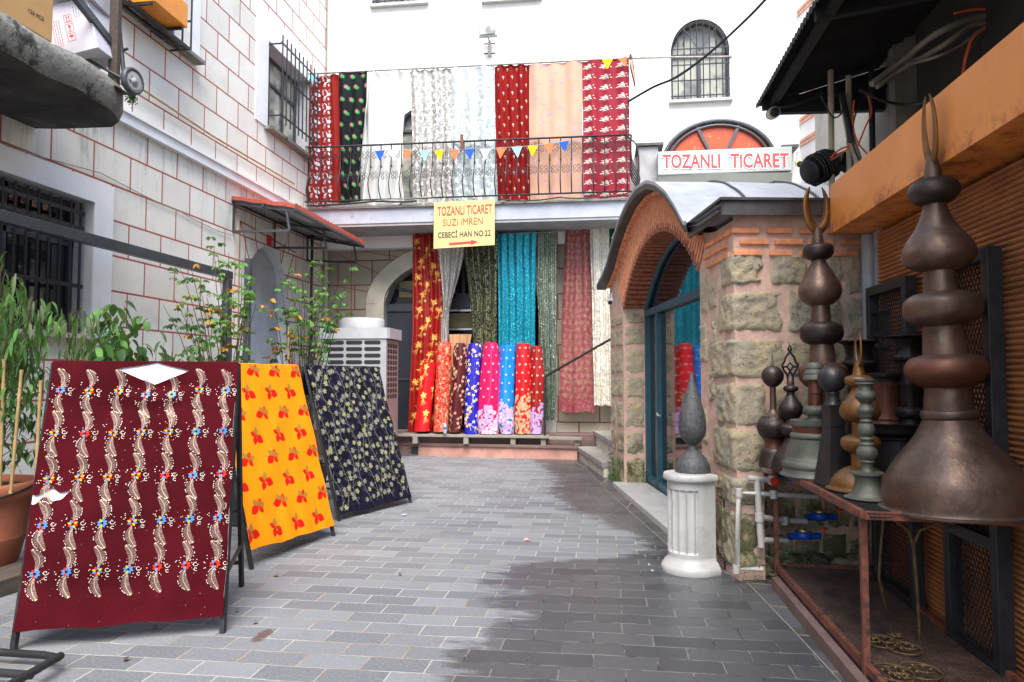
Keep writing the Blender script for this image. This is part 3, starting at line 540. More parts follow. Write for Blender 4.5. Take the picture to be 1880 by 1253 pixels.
# leaning pole and thin cables on left wall
m=MB('bamboo'); m.tube([PX(225,140,LX+.08),PX(390,250,LX+.06),PX(540,338,LX+.05)],.014,0,8); m.build('long_pole',None,PX(540,338,LX+.05),'long thin rusty pole fixed slantwise along left wall under the upper windows','pole')
def cable(nm,label,pts,r,mt,cat='cable',group=None,sag=0,n=8):
    P=[]
    V_=[Vector(p) for p in pts]
    for k in range(len(V_)-1):
        p0=V_[max(k-1,0)]; p1=V_[k]; p2=V_[k+1]; p3=V_[min(k+2,len(V_)-1)]
        for i in range(n):
            t=i/n; p=.5*((2*p1)+(p2-p0)*t+(2*p0-5*p1+4*p2-p3)*t*t+(3*p1-p0-3*p2+p3)*t**3); p.z-=sag*4*t*(1-t); P.append(p)
    P.append(Vector(pts[-1])); m=MB(mt); m.tube(P,r,0,6); return m.build(nm,None,P[0],label,cat,group)
cable('wall_cable','thin grey cable sagging along the left wall above the pergola beam',[PX(0,262,LX+.02),PX(185,318,LX+.02),PX(330,388,LX+.02),PX(425,432,LX+.02)],.006,'sheetedge',sag=.03)
# pergola frame
pg=thing('pergola_frame','dark grey steel beam and posts running along the left wall','frame',(-5.3,9.3,0))
m=MB('greysteel'); m.beam((-5.3,2.0,2.9),(-5.3,9.45,2.94),.1,.11,bev=.008); m.build('beam',pg)
m=MB('greysteel'); m.box((-5.28,9.35,1.44),(.1,.1,2.87),bev=.008); m.build('post',pg)
m=MB('greysteel'); m.box((-5.0,9.4,1.6),(.08,.08,3.15),bev=.008); m.build('post',pg)
# awning over the niche door
aw=thing('door_awning','small awning with red scalloped tile edge on grey brackets','awning',(LX,11.4,4.3))
A0=PX(425,364,LX); A1=Vector((LX,13.0,A0.z)); B0=Vector((-4.62,10.05,4.07)); B1=Vector((-4.30,12.25,3.90))
m=MB('rooftile','tileunder','greysteel'); nu,nvv=44,6
def AP(i,j,o=0):
    t=i/nu; a=A0.lerp(A1,t); b=B0.lerp(B1,t); p=a.lerp(b,j/nvv); p.z+=o+(.022*abs(math.sin(math.pi*i/2))*1)+.012*((j%2)); return p
m.grid([[AP(i,j,.02) for i in range(nu+1)] for j in range(nvv+1)],0,False); m.grid([[AP(i,j,-.0)-Vector((0,0,.012)) for i in range(nu+1)] for j in range(nvv+1)],1,False)
for j in range(nvv): 
    for i in (0,nu): 
        a,b=AP(i,j,.03),AP(i,j+1,.03); d=Vector((0,0,-.06)); m.face([a,b,b+d,a+d],0)
for i in range(nu):
    a,b=AP(i,nvv,.035),AP(i+1,nvv,.035); d=Vector((.0,0,-.07-.02*(i%2))); d2=Vector((.0,0,-.07-.02*((i+1)%2))); m.face([a,b,b+d2,a+d],0 if (i//2)%2 else 1); m.face([a+Vector((.012,0,0)),b+Vector((.012,0,0)),b+d2+Vector((.012,0,0)),a+d+Vector((.012,0,0))],0)
m.build('roof_sheet',aw)
m=MB('greysteel'); dz=Vector((0,0,-.05))
for t in (.02,.5,.98):
    a=A0.lerp(A1,t)+dz*1.2; b=B0.lerp(B1,t)+dz*1.2; a2=a+Vector((0,0,-.45)); m.beam(a,b,.04,.05); m.beam(a,a2,.04,.04); e2=a2.lerp(b+Vector((0,0,-.3)),.9); m.beam(a2,e2,.035,.035); m.beam(a.lerp(b,.85),e2,.03,.03)
for t in (.0,.5,1): m.beam(A0.lerp(B0,t)+dz,A1.lerp(B1,t)+dz,.035,.04)
m.build('bracket_frame',aw)
# corner wall pipe
m=MB('pvc'); m.tube([(LX+.06,BY-.06,.3),(LX+.06,BY-.06,10)],.045,0,10); m.build('drain_pipe',None,(LX+.06,BY-.06,.3),'white drain pipe in the corner between left wall and han','pipe')
m=MB('iron'); m.tube([(LX+.12,12.9,.3),(LX+.12,12.9,4.3)],.03,0,8); m.build('black_pipe',None,(LX+.12,12.9,.3),'dark pipe down the left wall below the red awning','pipe')
# ================================================================= HAN (back building)
han=thing('han_building','tall white plastered han with arched windows across the back','building',(-1,BY,0))
Bf=lambda a,z,d:Vector((a,BY+d,z))
hub=PY(845,555,BY); AC=hub.x
m=MB('plaster','greyplaster')
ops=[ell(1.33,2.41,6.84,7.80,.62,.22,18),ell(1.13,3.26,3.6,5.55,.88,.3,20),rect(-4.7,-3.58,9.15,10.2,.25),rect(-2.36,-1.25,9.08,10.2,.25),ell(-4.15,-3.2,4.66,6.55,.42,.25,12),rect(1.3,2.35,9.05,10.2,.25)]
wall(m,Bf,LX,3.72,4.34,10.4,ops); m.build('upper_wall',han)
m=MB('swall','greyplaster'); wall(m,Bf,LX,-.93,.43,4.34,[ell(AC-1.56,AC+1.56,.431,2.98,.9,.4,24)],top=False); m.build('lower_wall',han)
m=MB(roughcast('pale shop wall blocks',0,S('e0d8c2'),S('a04c42'),bw=.8,rh=.5,oa=.1,oz=-.12,stain=False)); m.box((.6,BY+.2,2.17),(3.05,.4,4.34)); m.build('side_wall',han)
m=MB('marble'); m.box((-1.06,BY-.06,2.2),(.26,.16,3.6)); m.build('white_pilaster',han)
# stone arch band
m=MB('greyplaster','beigewall'); n=28; F0=[];
for i in range(n+1):
    a=math.pi*i/n; F0.append((Vector((AC-1.56*math.cos(a),BY-.05,2.98+.9*math.sin(a))),Vector((AC-1.93*math.cos(a),BY-.05,2.96+1.24*math.sin(a)))))
for (a,b),(c,d) in zip(F0,F0[1:]):
    m.face([a,b,d,c],1); z=Vector((0,.06,0)); m.face([b,b+z,d+z,d],1); m.face([a,c,c+z*4,a+z*4],1)
m.box((AC-1.745,BY-.025,1.7),(.37,.05,2.55),1); m.build('arch_band',han)
m=MB(MT['brick'])
for a_ in (12,30,50,68,84):
    a=R(a_); p=Vector((AC-1.93*math.cos(a),BY-.006,2.96+1.24*math.sin(a))); q_=Vector((AC-2.9*math.cos(a*.92),BY-.006,min(4.05,2.96+2.1*math.sin(a)))); m.beam(p,q_,.016,.01,upv=(0,1,0))
m.beam((-5.1,BY-.006,.6),(-5.1,BY-.006,4.05),.016,.01,upv=(0,1,0)); m.build('joint_lines',han)
# shop front inside the arch
sf=MB('greysteel'); 
for i in range(1,8):
    a=math.pi*i/8; sf.beam((AC,BY+.3,3.0),(AC-1.5*math.cos(a),BY+.3,3.0+.86*math.sin(a)),.05,.05)
sf.lathe((AC,BY+.26,3.0),[(.2,0),(.2,-.02)],0,24,(0,1,0)); sf.box((AC,BY+.3,2.93),(3.1,.06,.14)); sf.box((AC-1.0,BY+.3,1.6),(.06,.07,2.6)); sf.box((AC+.55,BY+.3,1.6),(.06,.07,2.6))
shf=sf.build('shop_front_frame',han)
m=MB('chrome'); 
for z in (2.84,2.46): m.box((AC-.1,BY+.25,z),(1.7,.03,.035))
m.build('metal_strip',shf)
m=MB('glassd'); m.box((AC,BY+.35,2.2),(3.1,.02,3.6)); m.build('pane',shf)
m=MB('beigeblind'); m.box((AC-.15,BY+.29,2.64),(1.5,.01,.3)); m.box((AC-1.0,BY+.32,3.3),(.7,.01,.34)); m.build('cabinet',shf)
m=MB('darkdoor','greysteel'); m.box((AC-1.3,BY+.22,1.65),(.56,.06,2.4)); m.box((AC-1.3,BY+.2,2.9),(.62,.1,.14),1); m.box((AC-1.3,BY+.18,1.45),(.5,.02,.05),1); m.build('door',han)
m=MB('surround'); m.box((-2.5,12.5+.9,4.2),(6.2,.3,.26)) if 0 else m.box((-2.45,BY-.12,4.2),(6.4,.24,.27)); m.build('lintel_beam',han)
# upper windows of the han
def bwin(c0,c1,z0,zs,rise,pane,bars,lbl,cat='window'):
    cx=(c0+c1)/2; h=(c1-c0)/2
    f=MB('greysteel'); Y=BY+.16
    if rise:
        f.tube([(cx-h*math.cos(math.pi*i/20),Y,zs+rise*math.sin(math.pi*i/20)) for i in range(21)],.035,0,6); f.beam((c0,Y,z0),(c0,Y,zs),.07,.05,upv=(0,1,0)); f.beam((c1,Y,z0),(c1,Y,zs),.07,.05,upv=(0,1,0))
        f.box((cx,Y,zs),(2*h,.05,.05)); f.box((cx,Y,(z0+zs)/2),(.07,.052,zs-z0))
    else:
        for x in (c0+.03,cx,c1-.03): f.box((x,Y,(z0+zs)/2),(.06,.05,zs-z0))
        f.box((cx,Y,z0+.03),(2*h,.052,.06))
    w_=f.build('window',han); g=MB(pane); g.box((cx,Y+.04,(z0+zs+rise)/2),(2*h,.01,zs+rise-z0)); g.build('pane',w_)
    if bars:
        g=MB('iron'); Y2=BY-.03; nb=9
        for i in range(nb+1):
            x=lerp(c0,c1,i/nb); zt=zs+rise*math.sqrt(max(0,1-((x-cx)/h)**2)) if rise else zs; g.tube([(x,Y2,z0+.02),(x,Y2,zt)],.011,0,6)
        for z in (z0+.08,lerp(z0,zs,.4),lerp(z0,zs,.72),zs+.05): g.box((cx,Y2-.012,z),(2*h+.04,.012,.022))
        if rise:
            g.tube([(cx-h*math.cos(math.pi*i/20),Y2,zs+rise*math.sin(math.pi*i/20)) for i in range(21)],.014,0,6); g.tube([(cx-h*.6*math.cos(math.pi*i/20),Y2,zs+.1+rise*.6*math.sin(math.pi*i/20)) for i in range(21)],.009,0,6)
            for k in (-.62,.62): g.beam((cx,Y2,zs),(cx+k*h,Y2,zs+.8*rise),.014,.014)
        g.build('window_grille',None,(cx,Y2,z0),lbl,'window grille','window grilles on the han')
bwin(1.33,2.41,6.84,7.80,.62,'glassp',True,'arched black grille on the upper right window of the han')
bwin(-4.7,-3.58,9.15,10.2,0,'glassp',True,'black grille at the top edge of the photo, left of the floodlight')
bwin(-2.36,-1.25,9.08,10.2,0,'glassp',True,'black grille at the top edge of the photo, above the floodlight')
bwin(-4.15,-3.2,4.66,6.55,.42,'glassp',False,'')
bwin(1.3,2.35,9.05,10.2,0,'glassp',True,'black grille high above the arched window, right side')
for a,b,z in ((-4.7,-3.58,9.13),(-2.36,-1.25,9.06),(1.33,2.41,6.81),(1.3,2.35,9.03)): m=MB('marble'); m.box(((a+b)/2,BY-.04,z),(b-a+.12,.14,.05)); m.build('window_sill',han)
# red fan light and shop door upstairs
f=MB('greysteel'); cx=2.195; n=24
pts=lambda r,Y,h=1.065,k=.88:[(cx-h*r*math.cos(math.pi*i/n),Y,5.55+k*r*math.sin(math.pi*i/n)) for i in range(n+1)]
f.tube(pts(1,BY+.02),.045,0,8); f.tube(pts(.9,BY+.02),.03,0,8)
for a in (20,67,113,160): f.beam((cx,BY+.03,5.5),(cx-1.0*math.cos(R(a)),BY+.03,5.55+.83*math.sin(R(a))),.06,.06)
fl=f.build('fan_light',han); g=MB('glasso'); q=pts(.97,BY+.07); g.face([Vector(p) for p in q]); g.box((cx,BY+.08,5.3),(2.05,.01,.5)); g.build('pane',fl)
f=MB('beigewall','dim','darkdoor'); f.box((1.18,BY+.1,4.6),(.14,.2,1.9)); f.box((3.2,BY+.1,4.6),(.14,.2,1.9)); f.box((cx,BY+.13,5.22),(1.95,.1,.1)); f.box((cx,BY+.9,4.4),(2.6,.05,2.6),1); 
f.build('shop_doorway',han)
m=MB('brickred','cream','champagne')
for i,(x,mi) in enumerate([(1.9,0),(2.05,1),(2.2,0),(2.35,2),(2.9,0)]): m.box((x,BY+.6,4.5),(.12,.1,1.5),mi,bev=.03)
m.build('hanging_clothes',None,(2.2,BY+.6,3.9),'dim row of garments just inside the upstairs shop door','clothes')
m=MB('greyplaster'); m.box((2.2,BY-.55,3.45),(3.0,1.1,.25)); m.box((2.2,BY-.9,1.7),(3.0,.3,3.3)); m.build('terrace',han)
m=MB('greyplaster','leaddark'); m.box((.83,BY-.3,4.4),(.36,.6,2.75)); m.box((.86,BY-.33,5.81),(.5,.66,.05),1); m.build('corner_pier',han); m=MB('leaddark'); m.box((3.42,BY-.2,5.75),(.3,.4,.05)); m.build('ledge',han)
# canted wall with brick bands on the right of the han
MT['salmon']=mat('salmon brick band',S('d09a80'),.9,var=.2,vs=8,bump=.4,bs=50)
rb=thing('brick_banded_wall','canted beige wall with salmon brick bands behind the orange building','wall',(3.7,BY,0))
d=Vector((math.sin(R(13.75)),-math.cos(R(13.75)),0)); P0=Vector((3.7,BY,0)); m=MB('plaster','brick','pinkmortar')
m.face([P0,P0+d*3.2,P0+d*3.2+Vector((0,0,10)),P0+Vector((0,0,10))],0); m.face([P0+d*3.2,P0+d*3.2+Vector((2,0,0)),P0+d*3.2+Vector((2,0,10)),P0+d*3.2+Vector((0,0,10))],0)
m.build('wall',rb)
m=MB('salmon'); nrm=Vector((-d.y,d.x,0))*-1
nrm=Vector((-math.cos(R(13.75)),-math.sin(R(13.75)),0))
for k in range(16):
    z=4.6+k*.42
    for j in (0,1): m.beam(P0+d*.02+nrm*.012+Vector((0,0,z+j*.07)),P0+d*(1.25+.1*nz((k,j,0),3))+nrm*.012+Vector((0,0,z+j*.07)),.02,.05,0,upv=(0,0,1))
m.build('brick_band',rb)
m=MB('beigepipe'); 
for o,zz in ((1.38,0),): m.tube([P0+d*o+nrm*.08+Vector((0,0,3)),P0+d*o+nrm*.08+Vector((0,0,9))],.06,0,10)
m.build('downpipe',None,P0+d*1.38,'beige downpipe beside the salmon brick bands','pipe')
# ================================================================= BALCONY
bal=thing('balcony','balcony with pale fascia and scrolled black railing across the han','balcony',(-2.6,12.6,4.3))
m=MB('slabface','greyplaster','concrete'); m.box((-2.57,13.2,4.49),(6.06,1.2,.28)); m.box((-2.57,13.2,4.33),(6.0,1.16,.06),1); m.box((-2.57,12.63,4.645),(6.1,.16,.035),2); m.build('slab',bal)
m=MB('iron'); yb=12.62; z0,z1=4.80,5.83
m.tube([(-5.55,yb,z1+.01),(.47,yb,z1-.01),(.5,yb+.05,z1-.01),(.5,BY,z1)],.018,0,6); m.tube([(-5.6,yb,z0),(.47,yb,z0),(.5,yb+.05,z0),(.5,BY,z0)],.016,0,6); m.build('rail',bal)
belly=[(0,0),(.06,.05),(.14,.12),(.26,.155),(.38,.12),(.5,.05),(.62,.01),(.75,0),(1.03,0)]
proto=None; nb=31
for i in range(nb):
    x=lerp(-5.5,.42,i/(nb-1))
    if proto is None:
        m=MB('iron'); pts=[(x,yb-b,z0+a) for a,b in belly]; m.tube(pts,.011,0,6); m.box((x,yb-.0,z0+.62),(.03,.03,.04)); proto=m.build('baluster',bal); px0=x
    else:
        o=proto.copy(); link(o); o.parent=bal; o.location=(x-px0,0,0)
for i in range(6):
    y=lerp(yb+.16,BY-.1,i/5); m=MB('iron'); m.tube([(.5+b,y,z0+a) for a,b in belly],.011,0,6); m.build('baluster',bal)
for i in range(2):
    y=lerp(yb+.16,13,i); m=MB('iron'); m.tube([(-5.56-b*.6,y,z0+a) for a,b in belly],.011,0,6); m.build('baluster',bal)
m=MB('iron'); st=(5.92)/(nb-1)
def curl3(c,r,a0,tr,s=1,rad=.0055,n=12): m.tube([Vector(c)+Vector((s*r*lerp(1,.25,i/n)*math.cos(a0+tr*2*math.pi*i/n),0,r*lerp(1,.25,i/n)*math.sin(a0+tr*2*math.pi*i/n))) for i in range(n+1)],rad,0,4,False)
sc_={}; st=5.92/(nb-1)
for i in range(nb-1):
    x=lerp(-5.5,.42,i/(nb-1))+st/2
    for zc,yy in ((z1-.18,yb),(z0+.42,yb-.1)):
        for sx in (-1,1):
            for sz in (-1,1): curl3((x+sx*.045,yy,zc+sz*.035),.042,math.pi*.5*sz,1.1*sz,sx)
        if i==0: sc_[zc]=m.build('scroll',bal); m=MB('iron')
        else: o=sc_[zc].copy(); link(o); o.parent=bal; o.location=(i*st,0,0); m=MB('iron')
# clutter of cables along the balcony foot
cable('balcony_cable','black cables bundled along the foot of the balcony railing',[(-5.5,12.5,4.70),(-4.2,12.5,4.74),(-3.4,12.5,4.72)],.018,'black',sag=.02)
cable('balcony_cable','loose thin cable looping along the balcony fascia edge right of the sign',[(-1.9,12.52,4.72),(-.8,12.5,4.70),(.45,12.5,4.74)],.012,'black',sag=.05)
cable('balcony_cable','pale cord stretched along the balcony fascia left of the sign',[(-5.5,12.53,4.66),(-4.4,12.5,4.74),(-3.1,12.5,4.78)],.008,'sheetedge')
# washing line + pipe
lineL=PY(566,136,12.72); lineR=PY(1155,107,12.72); wl=PY(1345,100,13.7)
m=MB('sheetedge'); m.tube([lineL,lineR,Vector((wl.x,BY,wl.z))],.02,0,8); m.build('hanging_rail',None,lineL,'grey pipe above the balcony from which the fabrics hang','pipe')
m=MB('black'); m.tube([lineR+Vector((.02,-.05,.05)),lineR+Vector((.05,-.05,-.2)),lineR+Vector((.1,-.03,-.55))],[.02,.04,.012],0,6)
m.build('black_tie',None,lineR,'black strip of cloth tied at the right end of the fabric rail','cloth')
# bunting
def flags(name,label,pts,cols,grp,labels):
    s=cable('bunting_cord',label,pts,.005,'cream' if 0 else 'sheetedge','cord')
def flag(p,c,w,h,lbl,tilt=0):
    m=MB(c); a=R(tilt); ux=Vector((math.cos(a),0,math.sin(a))); uz=Vector((math.sin(a),0,-math.cos(a))); p=Vector(p)
    q=[p-ux*w/2,p+ux*w/2,p+uz*h]; m.face(q); m.face([v+Vector((0,.004,0)) for v in q][::-1]); m.build('pennant',None,p,lbl,'pennant','triangular pennants strung on the balcony')
for k,v in dict(fblue='2c56c8',fwhite='d8d8d4',fcoral='f0744c',fsky='8fcfe4',fyel='f0b820',forg='e8602c').items(): FB[k]=fabric('pennant '+k,S(v),.7,0,.03)
fx=[(697,277,'fblue','blue','at the left end of the string'),(722,276,'fwhite','white','second from the left end of string'),(748,276,'fcoral','coral','third from left, beside white satin edge'),(779,277,'fsky','pale blue','fourth from left, before the grey lace'),(806,276,'fyel','yellow','left of the yellow sign board top'),(834,276,'fcoral','orange red','between yellow and dark blue pennants over the sign'),(862,274,'fblue','blue','above the yellow sign'),(891,274,'fwhite','white','above the right edge of the yellow sign'),(920,272,'fcoral','coral','on the left part of the red chiffon'),(949,270,'fsky','pale blue','on the right part of the red chiffon'),(978,268,'fyel','yellow','before left edge of the peach fabric'),(1008,264,'fcoral','orange','before the peach fabric'),(1035,260,'fblue','blue','at the right end of the string')]
for x,y,c,n_,l in fx: flag(PY(x,y,12.42),c,.19,.2,n_+' triangular pennant '+l,random.uniform(-8,8))
cable('bunting_cord','thin white cord carrying the pennants across the balcony railing',[PY(x,y-1,12.43) for x,y,*_ in fx],.004,'white','cord',sag=.01,n=3)
flag(PY(574,137,12.6),'fsky',.2,.19,'pale blue pennant at top left corner of the maroon leaf fabric',0); flag(PY(1115,109,12.55),'fyel',.2,.18,'yellow pennant at the top of the rose red fabric',0); flag(PY(1143,106,12.55),'fcoral',.17,.17,'orange pennant at top right corner of the rose red fabric',20); flag(PY(572,140,12.6) if 0 else PY(1158,110,12.6),'cream',.05,.5,'narrow cream pennant hanging at the far right of the fabric rail',10)
m=MB('rust'); m.box(PY(848,262,12.5),(.05,.05,.28)); m.box(PY(848,273,12.5),(.09,.06,.04)); m.build('rusty_clamp',None,PY(848,275,12.5),'small rusty clamp standing on the balcony top rail','clamp')
# yellow sign
sg=thing('yellow_sign','pale yellow board with red and black shop lettering and arrow, hung on the balcony','sign',PY(852,412,12.5))
a=PY(797,372,12.48); b=PY(908,366,12.48); c_=PY(908,450,12.48); d_=PY(796,457,12.48)
m=MB('signyel'); m.ext([a,b,c_,d_],(0,.02,0)); m.build('board',sg)
ux=(b-a).normalized(); uz=(a-d_).normalized(); W=(b-a).length; Hh=(a-d_).length; O=d_+Vector((0,-.004,0))
def sp(u,v): return O+ux*(u*W)+uz*(v*Hh)
text('TOZANLI TiCARET','lettering',W*.9,sp(.06,.70),ux,uz,'letterred',sg,.014,Hh*.2)
text('SUZi iMREN','lettering',W*.66,sp(.15,.475),ux,uz,'letterorg',sg,0,Hh*.15)
text('CEBECİ HAN NO:22','lettering',W*.87,sp(.07,.22),ux,uz,'letterdk',sg,.014,Hh*.17)
m=MB('letterred'); m.face([sp(.26,.055),sp(.62,.075),sp(.62,.04),sp(.74,.1),sp(.62,.155),sp(.62,.125),sp(.26,.11)]); m.build('arrow',sg)
# box sign over the upstairs door
O=PY(1208,318,12.95); ux=(PY(1455,317,12.95)-O).normalized(); W=(PY(1455,317,12.95)-O).length; Hh=PY(1208,275,12.95).z-O.z; uz=Vector((0,0,1))
bs=thing('box_sign','long white box sign with red lettering above the upstairs shop door','sign',O)
m=MB('signwhite','signgrey'); m.box(O+ux*W/2+Vector((0,.2,Hh/2)),(W,.4,Hh),0,bev=.01); m.ext([O+Vector((0,0,0)),O+Vector((0,.42,0)),O+Vector((0,.42,-.2)),O+Vector((0,.1,-.2))],ux*W,1); m.build('box',bs)
m=MB('signgrey'); m.box(O+ux*W/2+Vector((0,.3,-.24)),(W*.94,.2,.08)); m.build('shutter_slat',bs)
O2=O+Vector((0,-.006,0))
for ol,mm,lf in ((.07,'letterwhite',0),(.024,'letterred',.004)):
    text('TOZANLI','lettering',W*(.435 if mm=='letterred' else .45),O2+ux*(W*(.035 if mm=='letterred' else .028))+uz*(Hh*(.19 if mm=='letterred' else .15)),ux,uz,mm,bs,ol,Hh*(.6 if mm=='letterred' else .68),lift=lf)
    text('TiCARET','lettering',W*(.43 if mm=='letterred' else .445),O2+ux*(W*(.545 if mm=='letterred' else .538))+uz*(Hh*(.19 if mm=='letterred' else .15)),ux,uz,mm,bs,ol,Hh*(.62 if mm=='letterred' else .7),lift=lf)
# floodlight
MT['floodgrey']=mat('grey lamp housing',(.33,.34,.33),.5,var=.05,bump=0)
fl=thing('floodlight','white square floodlight on bracket high on the plastered han wall','lamp',PY(895,95,BY-.1))
m=MB('floodgrey','glassp'); p=PY(896,57,BY-.35); m.box(p,(.37,.08,.26),0,bev=.015); m.box(p+Vector((0,-.05,0)),(.29,.02,.19),1,bev=.005); m.build('lamp_head',fl)
m=MB('floodgrey','iron'); p=PY(899,90,BY-.03); m.box(p,(.06,.05,.3)); m.beam(p+Vector((0,0,.15)),PY(896,68,BY-.3),.03,.03); 
for dz in (.1,-.1): m.box(p+Vector((0,-.01,dz)),(.24,.02,.02),1)
m.build('bracket',fl)
# long black cable across the sky side
cable('overhead_cable','thick black cable sweeping up from the balcony corner to the top right',[PY(1153,187,12.6),PY(1200,160,12.2),PY(1240,143,11.8),PY(1290,108,11.3),PY(1345,60,10.8),PY(1405,0,10.2),PY(1480,-90,9.5)],.022,'black',n=4)
cable('overhead_cable','twisted thin black cables hanging from the balcony right corner post',[PY(1153,187,12.6),PY(1149,220,12.55),PY(1152,250,12.5),PY(1170,270,12.5),PY(1172,330,12.5),PY(1160,360,12.5)],.014,'black',n=3)
# ================================================================= PLINTH, PLANKS, STEPS
m=MB('brownledge','pinkstone','steps'); q0=Vector((-5.68,13.35,0)); q1=Vector((-.5,12.93,0)); dd=(q1-q0).normalized(); pn=Vector((dd.y,-dd.x,0)); L=(q1-q0).length
m.box((q0+q1)/2-pn*.4+Vector((0,0,.10)),(L,.8,.2),1,(dd,Vector((-dd.y,dd.x,0)),Vector((0,0,1)))); m.box((q0+q1)/2-pn*.36+Vector((0,0,.225)),(L+.04,.8,.05),0,(dd,Vector((-dd.y,dd.x,0)),Vector((0,0,1))),.006)
m.box((-2.6,13.55,.22),(6.2,.75,.42),0); 
pl=m.build('shop_plinth',None,(-2.6,13.2,0),'low pink stone plinth with brown ledge in front of the shop wall','plinth')
m=MB('acslot','greysteel'); p=q0.lerp(q1,.37)+pn*.006; m.box(p+Vector((0,0,.1)),(.5,.01,.13),0,(dd,Vector((-dd.y,dd.x,0)),Vector((0,0,1))))
for i in range(14): m.box(p+dd*(i/13-.5)*.48+pn*.006+Vector((0,0,.1)),(.008,.01,.13),1,(dd,Vector((-dd.y,dd.x,0)),Vector((0,0,1))))
for i in range(3): m.box(p+pn*.008+Vector((0,0,.06+i*.04)),(.5,.01,.008),1,(dd,Vector((-dd.y,dd.x,0)),Vector((0,0,1))))
m.build('grating',pl)
wb=thing('plank_platform','low grey plank platform on short blocks under the fabric bolts','platform',(-2.6,13.0,.25))
m=MB('oldwood'); m.beam((-4.7,13.08,.40),(-1.02,12.98,.40),.1,.045,bev=.004); m.beam((-4.7,13.2,.405),(-1.02,13.1,.405),.1,.04); m.build('plank',wb)
m=MB('oldwood'); m.beam((-1.02,13.0,.385),(-.42,12.98,.375),.12,.05,bev=.004); m.build('plank',wb)
for x in (-4.5,-3.53,-2.56,-1.68,-1.12,-.5):
    m=MB('oldwood'); m.box((x,13.06,.315),(.09,.16,.125)); m.build('block',wb)
st=thing('stone_steps','worn grey stone steps rising to the right behind the stone hut','steps',(0,11.8,0))
rdz=Vector((0,0,1))
for k,(a,b,z) in enumerate([((-.51,13.0),(-.05,10.67),.235),((-.22,13.3),(.17,10.75),.5),((.1,13.4),(.5,10.8),.76),((.45,13.5),(.85,10.9),1.02)]):
    m=MB('steps','beigewall','concrete'); A=Vector((*a,0)); B=Vector((*b,0)); u=(B-A).normalized(); nn=Vector((-u.y,u.x,0)); wd=.9
    if nn.x<0: nn=-nn
    c=(A+B)/2+nn*wd/2; L=(B-A).length; ax=(u,nn,rdz)
    m.box(c+rdz*(z-.045),(L,wd,.09),0,ax,.012); m.box(c+nn*.03+rdz*((z-.09)/2),(L-.03,wd,z-.09),1,ax); m.build('step',st)
hrl=thing('handrail','black iron handrail climbing beside the steps in front of the fabrics','handrail',(-.9,12.95,.45))
m=MB('iron'); a=PY(1000,692,12.95); b=PY(1135,615,12.5); m.tube([a,b],.022,0,8); m.tube([a+Vector((0,0,-.02)),Vector((a.x,a.y,.43))],.02,0,8); m.tube([b+Vector((-.1,0,-.05)),Vector((b.x-.1,b.y,.7))],.018,0,8); m.build('rail',hrl)
# moss at hut foot
# ================================================================= STONE HUT
MT['brickarch']=mat('salmon arch brick',S('dd9268'),.9,var=.2,vs=16,bump=.5,bs=70,world=True,col2=S('c07850'),c2lo=.55,c2hi=.7,c2s=9)
hut=thing('stone_hut','small tuff stone hut with brick arch door and vaulted lead roof','building',HP)
def Hs(a,z,d): return HW(d,a,z)      # alley face: a along depth, d into the hut (+x)
def Hf(a,z,d): return HW(a,d,z)      # front face
AR,AZ,AY=2.6,.53,2.62                 # arch: radius, centre height, centre position
atop=lambda y: AZ+math.sqrt(max(0,AR*AR-(y-AY)**2))
y0,y1=.86,4.38
m=MB('pinkmortar','pinkmortar')
roofz=[(-.1,2.70),(.45,2.70),(.78,2.76),(1.05,2.97),(1.4,3.2),(1.8,3.39),(2.2,3.52),(2.7,3.59),(3.2,3.58),(3.8,3.46),(4.3,3.28),(4.75,3.06),(5.2,2.93),(5.7,2.86)]
rz=lambda y: interp(roofz,y)
N=40; ys=sorted({*[lerp(-.0,5.4,i/N) for i in range(N+1)],y0,y1})
for a,b in zip(ys,ys[1:]):
    mid=(a+b)/2; ba=0 if not y0<mid<y1 else 1
    za,zb=(0,0) if not ba else (atop(a),atop(b)); 
    if za<rz(a): m.face([Hs(a,za,0),Hs(b,zb,0),Hs(b,rz(b)-.02,0),Hs(a,rz(a)-.02,0)])
    if ba: m.face([Hs(a,za,0),Hs(b,zb,0),Hs(b,zb,.42),Hs(a,za,.42)])
for y in (y0,y1): m.face([Hs(y,0,0),Hs(y,atop(y),0),Hs(y,atop(y),.42),Hs(y,0,.42)])
# front wall with service recess
cav=[dict(a0=.2,a1=1.15,z0=.0,top=lambda a:.74+.05*math.sin(a*9),d=.38,n=8)]
wall(m,Hf,0,1.9,0,2.72,cav,0,0,.4,False)
m.face([Hf(.1,0,.38),Hf(1.3,0,.38),Hf(1.3,.9,.38),Hf(.1,.9,.38)]); m.face([Hs(5.4,0,0),Hs(5.4,2.95,0),Hs(5.4,2.95,1.9),Hs(5.4,0,1.9)]); m.face([Hf(1.9,0,0),Hf(1.9,2.7,0),Hf(1.9,2.7,5.4),Hf(1.9,0,5.4)])
m.build('mortar_wall',hut)
